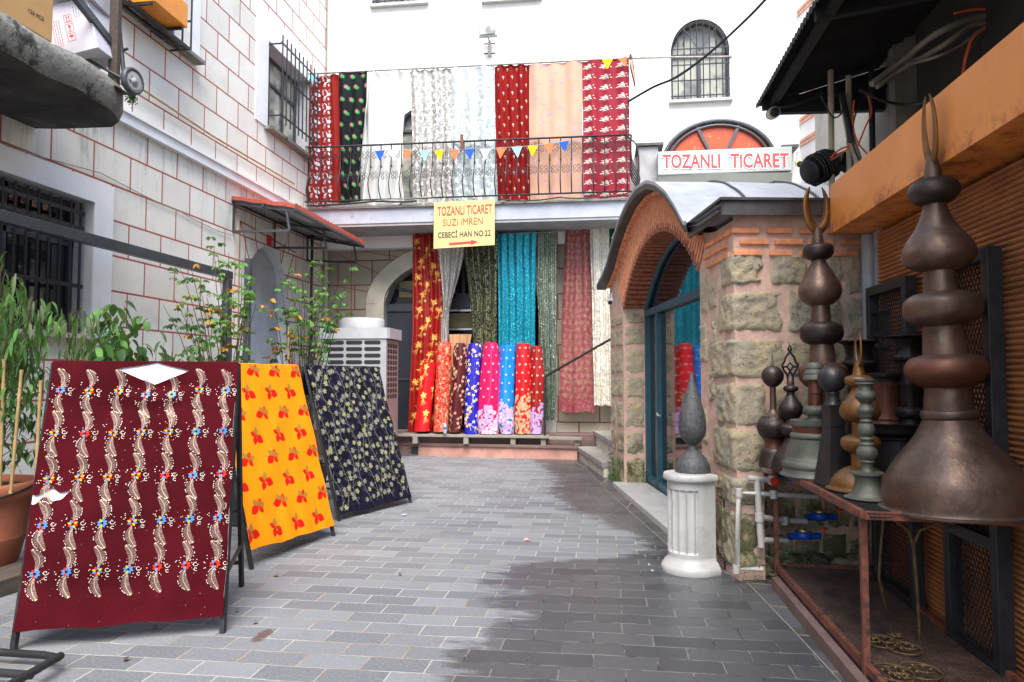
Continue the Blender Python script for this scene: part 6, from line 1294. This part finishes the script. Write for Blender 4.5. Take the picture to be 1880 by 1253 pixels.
for i in range(14):
    z=2.10-i*.115
    for j in range(3):
        cx=x0+.27+j*.335; r=.036; q=[(cx+s_*(.115)+r*math.cos(a),yf-.003,z+r*math.sin(a)) for s_,A in ((1,range(-3,4)),(-1,range(3,10))) for a in [k*math.pi/6 for k in A]]; m.face(q)
for i in range(10):
    z=2.05-i*.1
    for j in range(4): m.box((x1+.003,yf+.13+j*.15,z),(.006,.10,.07),0,None)
m.build('louvre',ac)
m=MB('acpink'); m.box((x1-.03,yf+.36,1.3),(.064,.7,1.7)); m.build('side_panel',ac)
m=MB('iron'); 
for x in (x0+.1,x1-.1): m.box((x,12.38,.4),(.08,.7,.14)); 
m.build('foot',ac)
m=MB('iron','pvc'); p=PY(574,660,11.9); m.box(p,(.12,.1,.03)); m.box(p+Vector((0,0,.12)),(.09,.08,.02)); 
for dx in (-.035,.035): m.box(p+Vector((dx,0,.06)),(.012,.06,.12))
m.tube([p+Vector((0,0,.0)),p+Vector((0,0,.11))],.02,1,8); m.build('lantern',None,p,'tiny black lantern with white candle left of the outdoor unit','lantern')
m=MB('iron'); m.tube([(p.x,p.y,.0),(p.x,p.y,p.z)],.02,0,8); m.box((p.x,p.y,.02),(.3,.3,.04)); m.build('lantern_post',None,(p.x,p.y,0),'thin black post that carries the tiny lantern','post')
# ================================================================= POTS AND PLANTS
pot=thing('terracotta_pot','big terracotta pot with wide rim cut by the left edge of the photo','plant pot',CW(-4.0,5.3,.1)); c=CW(-4.0,5.3,.12)
m=MB('terracotta','soil'); m.lathe(c,[(.29,0),(.30,.01),(.34,.18),(.345,.19),(.345,.2),(.375,.46),(.38,.47),(.415,.49),(.43,.52),(.43,.58),(.42,.60),(.38,.6),(.37,.54)],0,48); m.lathe(c,[(.37,.55),(.001,.57)],1,32); m.build('pot',pot)
m=MB('black'); pr=[c+Vector((.435*math.cos(a),.435*math.sin(a),.56+.05*math.sin(a*2))) for a in [k*.1-2.6 for k in range(30)]]; m.tube(pr,.008,0,5); m.build('rope',None,pr[0],'black hose laid over the rim of the terracotta pot','hose')
m=MB('plank'); m.beam(CW(-4.6,5.25,.06),CW(-3.45,5.0,.06),.7,.12,bev=.01); m.build('wooden_plinth',None,CW(-3.9,5.1),'old brown plank plinth under the terracotta pot','plinth')
def pl_leaf(m,p,d,L,Wd,droop,mi,fold=.25):
    d=Vector(d).normalized(); p=Vector(p); rows=[]; s_=d.cross(Vector((0,0,1))); s_=s_.normalized() if s_.length>.05 else Vector((1,0,0)); tw=random.uniform(-1.2,1.2)
    s_=(s_*math.cos(tw)+d.cross(s_)*math.sin(tw)); n=4; q=p.copy()
    for i in range(n+1):
        t=i/n; w_=Wd*.5*math.sin(math.pi*min(1,t*.93+.05))**.85*(1 if t<.6 else 1-.25*(t-.6)); up_=s_.cross(d).normalized(); rows.append([q-s_*w_+up_*w_*fold,q,q+s_*w_+up_*w_*fold]); d=(d+Vector((0,0,-droop/n))).normalized(); q=q+d*(L/n)
    m.grid(rows,mi,True)
def plant(nm,lbl,base,targets,mats,Lr,Wr,droop,nper,stem='twig',r0=.01,spread=.06,group=None,cat='plant',comp=False):
    t_=thing(nm,lbl,cat,base,group); ms=MB(stem); ml=MB(*mats)
    for tg in targets:
        T=Vector(tg[0]); wts=tg[1] if len(tg)>1 else None; b=Vector(base)+Vector((random.uniform(-.05,.05),random.uniform(-.05,.05),0)); mid=b.lerp(T,.5)+Vector((0,0,.18*(T-b).length))+Vector((random.uniform(-.05,.05),random.uniform(-.05,.05),0)); pts=[]
        for i in range(9): t=i/8; pts.append(b*(1-t)**2+mid*2*t*(1-t)+T*t*t+Vector((nz((t*3,T.x,T.z),2,1),nz((t*3,T.z,1),2,2),0))*.02)
        ms.tube(pts,[lerp(r0,r0*.25,i/8) for i in range(9)],0,5)
        for k in range(nper):
            t=random.uniform(.55,1.02); i=min(7,int(t*8)); p=pts[i].lerp(pts[i+1],t*8-i) if t<1 else T; p=p+Vector((random.gauss(0,spread),random.gauss(0,spread),random.gauss(0,spread*.8)))
            a=random.uniform(0,2*math.pi); d=(math.cos(a),math.sin(a),random.uniform(-.7,.5) if droop<1.2 else random.uniform(-.9,.1)); mi=random.choices(range(len(mats)),wts)[0] if wts else random.randrange(len(mats))
            if comp:
                for q_ in range(5):
                    aa=a+(q_-2)*.75; pl_leaf(ml,p+Vector((math.cos(aa),math.sin(aa),0))*.008,(math.cos(aa),math.sin(aa),d[2]*.6),random.uniform(*Lr),random.uniform(*Wr),droop,mi)
            else: pl_leaf(ml,p,d,random.uniform(*Lr),random.uniform(*Wr),droop,mi)
    ms.build('stem',t_); ml.build('foliage',t_); return t_
random.seed(21)
LV=('leafdk','leafmd','leaflt','leafwilt')
tg=[(CZ(x,y,random.uniform(4.9,5.4)),(2,4,2,4)) for x,y in ((5,478),(12,495),(28,510),(40,530),(52,548),(70,552),(92,560),(100,585),(78,600),(60,590),(30,560),(8,540))]
t_=plant('tall_wilting_plant','tall wilting green plant with hanging narrow leaves tied to canes at the left edge',CW(-3.98,5.3,.68),tg,LV,(.10,.19),(.018,.034),3.4,26,'stem',.009,.05)
tg2=[(CZ(x,y,random.uniform(5.0,5.4)),(6,3,1,3)) for x,y in ((20,640),(50,650),(80,660),(35,700),(65,710),(85,740),(40,770),(70,800),(20,720),(85,690),(60,830))]
plant('leafy_pot_plant','dense dark green leaves low between the canes above the terracotta rim',CW(-3.95,5.25,.68),tg2,LV,(.05,.11),(.015,.03),1.8,42,'stem',.006,.055)
m0=None
for i,(xa,ya,xb,yb_,l) in enumerate([(8,660,0,880,'at the very edge of the photo'),(40,680,20,893,'middle cane, leaning right, in the terracotta pot'),(75,700,66,860,'beside the maroon stand edge')]):
    a=CZ(xa,ya,5.0); b=CZ(xb,yb_,5.05); b.z=.67; m=MB('bamboo'); n=10; m.tube([b.lerp(a,k/(n*2)) for k in range(n*2+1)],[.011 if k%4 else .0135 for k in range(n*2+1)],0,8); m.build('bamboo_cane',None,b,'bamboo cane '+l,'cane','bamboo canes in the pot')
# planters behind the stands
def planter(c,w_,lbl):
    t_=thing('planter_box',lbl,'planter',c); m=MB('planter','soil'); m.grid([[Vector(c)+rt*a*s_*w_+fh*b*s_*.17+Vector((0,0,z)) for a,b in ((-.5,-1),(.5,-1),(.5,1),(-.5,1))] for s_,z in ((.8,0),(1,.42),(1.05,.42),(1.05,.45),(.95,.45))],0,False,True); m.face([Vector(c)+rt*a*w_*.95+fh*b*.16+Vector((0,0,.42)) for a,b in ((-.5,-1),(.5,-1),(.5,1),(-.5,1))],1); m.build('box',t_)
planter(CW(-3.25,5.75),.8,'dark planter behind the maroon stand holding the green pepper plants'); planter(CW(-2.9,7.3),.6,'dark planter behind the maroon stand holding the left rose bush'); planter(CW(-2.55,8.6),.6,'dark planter between stands holding the right rose bush')
b=CW(-3.3,5.75,.42)
plant('wilting_pepper_plant','wilting grey green plant with hanging leaves left of the dark bushy plant',b+rt*-.25,[(CZ(x,y,random.uniform(5.5,5.9)),(1,4,2,6)) for x,y in ((128,575),(145,570),(160,585),(172,600),(150,600),(135,620))],LV,(.10,.17),(.03,.045),5,22,'stem',.008,.05)
plant('bushy_pepper_plant','bushy dark green plant with broad glossy leaves above the maroon stand',b,[(CZ(x,y,random.uniform(5.5,6)),(7,4,1,0)) for x,y in ((192,575),(205,565),(228,562),(245,585),(185,610),(215,620),(240,625),(262,630),(200,645),(235,650),(265,640))],LV,(.09,.15),(.045,.075),1.6,26,'stem',.008,.055)
plant('small_pepper_plant','lower green plant with drooping leaves right of the bushy dark plant',b+rt*.5,[(CZ(x,y,random.uniform(5.6,6)),(6,5,1,2)) for x,y in ((285,640),(300,625),(315,640),(335,650),(350,640),(365,625),(375,645),(305,655),(345,660))],LV,(.07,.12),(.025,.05),1.9,17,'stem',.007,.045)
RV=('leafmd','leaflt','leafdk','leafyel','leafbr')
plant('rose_bush','left rose bush with bright and yellowing leaves in front of the dark post',CW(-2.9,7.3,.42),[(CZ(x,y,random.uniform(6.9,7.7)),w_) for x,y,w_ in ((392,455,(3,6,1,.3,0)),(400,470,(3,6,1,.5,0)),(420,465,(3,6,1,.3,0)),(445,475,(3,6,1,.3,0)),(458,500,(3,6,1,.3,0)),(350,492,(4,3,3,1,.3)),(330,490,(4,2,3,.6,.2)),(365,515,(4,3,3,1,.4)),(318,545,(5,1,4,.4,.2)),(300,560,(5,1,4,.4,.2)),(345,565,(5,2,4,.6,.6)),(335,590,(5,1,4,.4,.4)),(380,545,(3,2,3,3,1)),(410,520,(2,2,2,5,1)),(420,550,(2,3,2,3,1)),(460,540,(3,6,2,.5,.2)),(470,560,(3,6,1,.5,.2)),(415,590,(3,2,3,2,2)),(438,600,(3,3,3,1,1)),(370,590,(4,1,4,.5,1)),(450,515,(3,6,1,.2,0)))],RV,(.045,.07),(.028,.045),.9,9,'twig',.009,.055,'rose bushes behind the stands',comp=True)
plant('rose_bush','right rose bush arching over the orange stand towards the grey outdoor unit',CW(-2.5,8.5,.42),[(CZ(x,y,random.uniform(8.1,8.9)),w_) for x,y,w_ in ((515,510,(4,4,3,1,.3)),(545,505,(3,5,2,1,0)),(555,490,(4,5,2,.6,0)),(575,480,(4,5,2,.3,0)),(592,475,(4,5,2,.3,0)),(600,490,(4,4,2,.3,0)),(640,500,(4,3,3,.2,.2)),(650,497,(4,2,3,.6,.2)),(625,505,(4,3,2,.3,0)),(535,530,(3,5,2,1,0)),(555,545,(3,6,2,1,.3)),(570,560,(3,6,2,.5,.2)),(600,545,(2,7,1,.3,0)),(606,560,(2,7,1,.2,0)),(622,570,(3,6,1,.2,0)),(585,585,(4,5,2,.5,.2)),(500,545,(2,2,1,7,1)),(520,560,(3,3,2,3,1)),(525,590,(3,3,3,1,2)),(545,585,(3,4,3,1,1)),(505,600,(1,1,1,.5,6)),(500,640,(2,1,2,.5,3)),(570,520,(3,4,2,1,1)))],RV,(.05,.075),(.03,.05),.9,8,'twig',.009,.06,'rose bushes behind the stands',comp=True)
for i,(x,y,l) in enumerate([(500,630,'right cane'),(530,600,'rightmost pale cane')]):
    a=CZ(x,y,8.4); b=Vector((a.x,a.y,.45)); m=MB('bamboo'); m.tube([b,a],.011,0,8); m.build('bamboo_cane',None,b,'thin bamboo cane among the right rose bush, '+l,'cane','canes among the roses')
# steel tube frame lying bottom left
m=MB('black'); r=.02
ft=thing('tube_frame','black steel tube frame lying on the paving at the bottom left corner','frame',G(60,1230,.0))
m.tube([G(-120,1194,.06),G(0,1198,.06),G(80,1203,.06),G(108,1208,.07)],r,0,10); m.tube([G(112,1204,.08),G(20,1257,.09),G(-60,1305,.1)],r,0,10); m.tube([G(-120,1226,.06),G(58,1240,.07)],r,0,10); m.tube([G(-120,1194,.06),G(-120,1194,.0)],r,0,10); m.build('tube',ft)
# ================================================================= HANGING FABRICS
UG='fabrics hung from the balcony rail pipe'; LG='fabrics hung under the balcony'
def mot_vine(C):
    rnd=random.Random(2)
    for r_ in range(int(C.H/.27)+1):
        for c_ in range(2):
            u=.13+c_*.27; v=.1+r_*.27
            C.stroke([(u-.05,v+.12),(u-.02,v+.06),(u+.04,v+.02),(u+.02,v-.06),(u-.03,v-.09)],.010,1); C.leaf((u+.02,v-.01),.2,.115,.08,1); C.leaf((u-.06,v-.02),-1.8,.09,.06,1); C.leaf((u-.03,v+.02),-2.4,.08,.05,1); C.leaf((u+.0,v+.04),2.2,.07,.045,1); C.curl((u-.04,v+.1),.035,0,1.1,.009,1); C.curl((u+.09,v-.08),.03,2,1.1,.009,1); C.leaf((u+.05,v+.06),1.2,.07,.04,1)
def mot_flow(C):
    rnd=random.Random(5)
    for r_ in range(11):
        for c_ in range(3):
            u=.08+c_*.2+(.1 if r_%2 else 0)+rnd.uniform(-.02,.02); v=.07+r_*.235+rnd.uniform(-.02,.02); C.flower((u-.015,v-.01),.052,7,2,rnd.random(),.3); C.flower((u+.02,v+.015),.045,7,1,rnd.random(),.32,off=.006); C.dot((u,v),.014,1,.007)
def mot_small(C):
    for r_ in range(17):
        for c_ in range(4):
            u=.08+c_*.17+(.085 if r_%2 else 0); v=.07+r_*.15; C.flower((u,v),.024,5,1,c_,.45); C.leaf((u+.01,v+.015),1.9,.035,.010,1)
def mot_bird(C):
    for r_ in range(13):
        for c_ in range(3):
            u=.12+c_*.30; v=.1+r_*.195; 
            for sg in (-1,1):
                C.leaf((u,v+.01),math.pi/2+sg*1.35,.13,.028,1); C.leaf((u,v),math.pi/2+sg*1.75,.10,.022,1); C.leaf((u,v+.02),math.pi/2+sg*1.0,.07,.02,1)
            C.curl((u,v+.03),.03,1,1,.01,1); C.flower((u,v-.01),.038,6,1)
def mot_dots(C):
    rnd=random.Random(8)
    for i in range(130): 
        u,v=rnd.uniform(0,C.W),rnd.uniform(0,C.H); C.flower((u,v),.022,4,1,rnd.random()); 
def mot_lace(C,mi=1):
    rnd=random.Random(6)
    for r_ in range(24):
        for c_ in range(7):
            u=.05+c_*.12+(.06 if r_%2 else 0); v=.04+r_*.11; C.curl((u,v),.042,rnd.random()*6,.8,.014,mi,7,.5); C.leaf((u,v),rnd.random()*6,.05,.022,mi)
hang('hanging_fabric','brick red fabric with large silver leaf vines, leftmost on the balcony','fabric',12.78,[(139,567,622),(250,566,623),(375,563,628)],('brickred','silver'),UG,.04,3,mot_vine,ph=1,tilt=0)
hang('hanging_fabric','black fabric with green and pink flowers between red vine cloth and white satin','fabric',12.72,[(133,621,676),(190,622,674),(245,623,668),(300,624,664),(374,626,662)],('blackcl','green','pink'),UG,.035,2.3,mot_flow,ph=2.2)
hang('hanging_fabric','plain white satin hanging in long diagonal folds','fabric',12.8,[(134,676,754),(190,671,747),(250,664,738),(300,662,737),(374,661,744)],('satin',),UG,.09,3.6,None,nu=90,ph=.4,wav=1.4)
FB['greythread']=fabric('grey lace thread',(.30,.29,.27),.5,0,.3,.2); FB['bluethread']=fabric('blue grey lace thread',(.36,.42,.43),.5,0,.2,.1)
hang('hanging_fabric','silver grey lace fabric with dense raised swirls, right of the white satin','fabric',12.75,[(128,752,829),(250,756,830),(374,758,836)],('lacegrey','greythread'),UG,.045,4,mot_lace,ph=1.4)
hang('hanging_fabric','pale blue grey floral lace fabric left of the red chiffon','fabric',12.7,[(123,828,908),(250,831,909),(372,835,914)],('laceblue','bluethread'),UG,.04,3,lambda C:mot_lace(C),ph=3)
hang('hanging_fabric','red chiffon with small scattered white sprigs in the middle right of the balcony','fabric',12.75,[(120,907,972),(250,910,974),(369,914,977)],('red2','ivory'),UG,.045,3.4,mot_small,ph=.8)
hang('hanging_fabric','peach organza with faint lilac flecks between the red chiffon and the rose red cloth','fabric',12.72,[(116,971,1070),(250,972,1069),(330,973,1068),(368,974,1066)],('cream','lilac'),UG,.04,2.9,mot_dots,ph=2)
hang('hanging_fabric','rose red chiffon with rows of white winged motifs, rightmost on the balcony','fabric',12.7,[(110,1069,1155),(250,1070,1156),(364,1071,1157)],('rose','ivory'),UG,.05,3,mot_bird,ph=.3)
def mot_gold(C):
    rnd=random.Random(3)
    for r_ in range(11):
        for c_ in range(3):
            u=.12+c_*.22+(.1 if r_%2 else 0)+rnd.uniform(-.03,.03); v=.15+r_*.34+(c_%2)*.14+rnd.uniform(-.04,.04); C.flower((u,v),.072,5,1,rnd.random(),.6)
            for i in range(5): C.stroke([(u,v+.05),(u-.02-.012*i,v+.12+.0*i),(u-.03-.022*i,v+.19-.012*i)],.0055,1)
            C.curl((u+.06,v-.05),.045,1,.9,.006,1); C.flower((u+.05,v+.12),.035,4,1,1)
hang('hanging_fabric','deep red satin with gold flowers and plumes, leftmost under the balcony','fabric',13.35,[(430,757,806),(520,757,810),(600,757,813),(660,755,813),(720,752,806),(795,749,795)],('deepred','goldth'),LG,.05,4,mot_gold,nu=80,ph=.7)
hang('hanging_fabric','silver sequin fabric gathered and tied to the left behind the yellow sign','fabric',13.3,[(425,800,858),(457,804,853),(508,810,843),(545,813,832),(567,814,825),(590,811,824),(640,809,823)],('silverseq',),LG,.05,6,None,nu=70,ph=.2,wav=.8)
hang('hanging_fabric','black brocade with gold green figures gathered behind the right part of yellow sign','fabric',13.3,[(425,848,914),(480,853,913),(520,859,912),(570,864,912),(605,867,911),(680,869,910)],('blackgold',),LG,.05,6,None,nu=80,ph=1.2,wav=.6)
hang('hanging_fabric','narrow plain black cloth between the brocade and the turquoise sequin cloth','fabric',13.38,[(428,905,925),(650,905,925)],('blackcl',),LG,.02,2)
hang('hanging_fabric','turquoise sequin fabric in the middle under the balcony','fabric',13.28,[(429,913,984),(470,914,983),(640,916,982),(680,917,982)],('tealseq',),LG,.02,5,None,nu=80,ph=.6)
hang('hanging_fabric','grey green shimmering fabric in narrow folds, right of the turquoise one','fabric',13.3,[(427,985,1024),(520,985,1023),(640,993,1022),(700,998,1021),(772,1001,1019)],('greenseq',),LG,.045,5,None,nu=80,ph=.9)
def mot_ring(C):
    rnd=random.Random(12)
    for r_ in range(26):
        for c_ in range(5):
            u=.06+c_*.13+(.06 if r_%2 else 0); v=.06+r_*.125; C.flower((u,v),.034,5,1,rnd.random(),.4); C.curl((u,v),.05,rnd.random()*6,.7,.006,2,7,.8)
FB['tanthread']=fabric('tan thread',S('9c8468'),.5,0,.2,.1); FB['greenthread']=fabric('grey green thread',S('8a8a70'),.5,0,.2,.1)
hang('hanging_fabric','rose brocade hung by its top corners on the pale wall right of the pilaster','fabric',13.45,[(420,1038,1083),(440,1037,1082),(600,1031,1087),(700,1028,1090),(757,1026,1092)],('pinkbroc','tanthread','greenthread'),LG,.03,3,mot_ring,nu=60,ph=2)
hang('hanging_fabric','silver gold sequin fabric in vertical folds, left of the bottle green cloth','fabric',13.4,[(419,1083,1118),(560,1087,1120),(745,1091,1124)],('goldseq',),LG,.045,4,None,nu=70,ph=.1)
def mot_wf(C):
    for r_ in range(9): C.flower((.12,.2+r_*.4),.09,6,1,.3*r_); C.flower((.3,.1+r_*.4),.06,5,1); [C.stroke([(.05+.02*i,.36+r_*.4),(.1+.02*i,.30+r_*.4)],.008,1) for i in range(3)]
hang('hanging_fabric','bottle green cloth with white flowers at the hut edge','fabric',13.42,[(417,1118,1150),(600,1120,1150),(742,1120,1150)],('dgreen','ivory'),LG,.03,2,mot_wf)
hang('satin_swag','champagne satin bunched behind the fabric bolts left of the black brocade','fabric',13.25,[(614,824,866),(640,826,862),(700,828,862)],('champagne',),None,.05,6,None,nu=60)
# ================================================================= FABRIC BOLTS
def bolt(lbl,knots,mats,motif,Yf=13.1,sag=0):
    K=[]
    for y,xl,xr in knots: a=PY(xl,y,Yf); b=PY(xr,y,Yf); K.append(((a.z+b.z)/2,(a.x+b.x)/2,(b.x-a.x)/2))
    zt=K[0][0]; zb=K[-1][0]; H=zt-zb; tc=[(zt-k[0],k[1]) for k in K]; tw=[(zt-k[0],k[2]) for k in K]; Wm=max(k[2] for k in K)*math.pi
    def P(u,v,a=None):
        t=u/Wm; th=lerp(-math.pi/2,math.pi/2,t) if a is None else a; w_=interp(tw,v); dd=min(w_,.16)*.85; f=1+.045*math.sin(th*5+v*1.5+K[0][1]*9)+.03*nz((th,v*2,0),1.3,K[0][1])
        edge=min(1,(v+.015)/.05); w2=w_*(.93+.07*min(1,edge))*(1+.03*nz((th*2,v*9,1),1,4))
        return Vector((interp(tc,v)+w2*math.sin(th)*f,Yf+.05+.10*(1-v/H)*.9-dd*math.cos(th)*f,zt-v))
    C_=Cloth(P,Wm,H,*mats); n=40
    C_.mb.grid([[P(0,H*j/44,-math.pi+2*math.pi*i/n) for i in range(n)] for j in range(45)],0,True,True)
    top=[P(0,0,-math.pi+2*math.pi*i/n) for i in range(n)]; cen=sum(top,Vector())/n; C_.mb.grid([top,[cen.lerp(p,.75)+Vector((0,0,.012)) for p in top],[cen.lerp(p,.15)+Vector((0,0,.0)) for p in top]],0,True,True)
    if motif: motif(C_)
    C_.mb.build('fabric_bolt',None,(K[-1][1],Yf,zb),lbl,'fabric bolt','fabric bolts standing on the plank platform')
def b_gold(C):
    for u,v,a in ((.2,.08,0),(.42,.5,1),(.22,.62,2),(.3,.95,1),(.12,.3,0)):
        C.flower((u,v),.07,5,1,a,.6)
        for i in range(5): C.stroke([(u,v+.05),(u-.02+.012*i,v+.12),(u-.03+.024*i,v+.2-.01*i)],.006,1,.005)
    C.stroke([(.06,C.H-.32),(.4,C.H-.02)],.02,2,.006)
def b_flo(mi,mj,n=60,seed=1,s_=1.0):
    def f(C):
        rnd=random.Random(seed)
        for i in range(n):
            u=rnd.uniform(0,C.W); v=(i+.5)/n*C.H*.97; C.flower((u,v),.048*s_,5,mi if i%2 else mj,rnd.random()*2,.6,off=.006)
            if i%2: C.stroke([(u,v),(u+rnd.uniform(-.06,.06),v+.05),(u+rnd.uniform(-.05,.05),v+.11)],.012*s_,mi,.005)
    return f
def b_dots(seed,vb,mid,bm,bl):
    def f(C):
        rnd=random.Random(seed)
        for r_ in range(12):
            for c_ in range(4):
                u=.04+c_*C.W/3.6+(C.W/7 if r_%2 else 0); v=.08+r_*.155
                if v<vb-.06: C.dot((u,v),.019,mid,.006,10); C.dot((u,v),.008,0,.009,8)
        for i in range(260):
            u=rnd.uniform(0,C.W); lim=vb+.16*abs(math.sin(u*7+seed))
            v=rnd.uniform(vb-.05,C.H)
            if v>lim-.1: C.flower((u,v),.034,5,bm if rnd.random()<.8 else bl,rnd.random()*3,.75,off=.006+rnd.random()*.004)
    return f
bolt('short bright red satin bolt with gold plumes, leftmost on the platform',[(666,773,797),(700,768,795),(792,760,788)],('brightred','goldth','printpink' if 0 else 'pink'),b_gold)
bolt('red bolt covered in dense cream flowers, second from the left',[(629,802,827),(645,799,827),(700,797,825),(793,795,820)],('redlace','creamthread','red'),b_flo(1,2,70,3,.7))
bolt('dark maroon bolt with gold and pink floral sprays',[(631,832,853),(650,830,855),(700,828,853),(760,824,849),(794,823,845)],('maroon2','creamthread','pink'),b_flo(1,2,60,4,.72))
bolt('royal blue bolt with silver and copper floral sprays',[(631,858,882),(650,856,883),(700,853,880),(760,851,878),(797,852,877)],('royal','ivory','goldth'),b_flo(1,2,60,5,.72))
bolt('hot pink satin bolt with lilac embroidered border at its foot',[(630,886,911),(645,884,914),(690,880,917),(760,877,915),(797,879,914)],('hotpink','ivory','lilac','lilac'),b_dots(1,1.22,1,2,1))
bolt('sky blue satin bolt with silver blue embroidered border at its foot',[(635,917,945),(700,914,944),(775,912,943),(797,919,942)],('sky','ivory','lilac','pink'),b_dots(2,1.1,1,2,1))
bolt('bright red satin bolt with cream embroidered border at its foot',[(631,947,971),(690,945,973),(760,945,973),(797,946,972)],('brightred','ivory','creamthread','goldth'),b_dots(3,.92,1,2,0))
bolt('dark red satin bolt with lilac grey border, rightmost on the platform',[(636,974,993),(690,973,999),(765,973,997),(797,973,994)],('deepred','ivory','lilac','ivory'),b_dots(4,1.1,1,2,0))
# water bottle
p=PY(817,796,12.95); bt=thing('water_bottle','small water bottle with blue label standing before the red flowered bolt','bottle',p); m=MB('slabface'); m.lathe(p,[(.03,0),(.033,.01),(.033,.13),(.028,.15),(.012,.19),(.012,.2)],0,16); m.build('body',bt); m=MB('sky'); m.lathe(p,[(.0335,.07),(.0335,.12)],0,16); m.lathe(p,[(.014,.2),(.014,.22),(0,.22)],0,12); m.build('label_and_cap',bt)
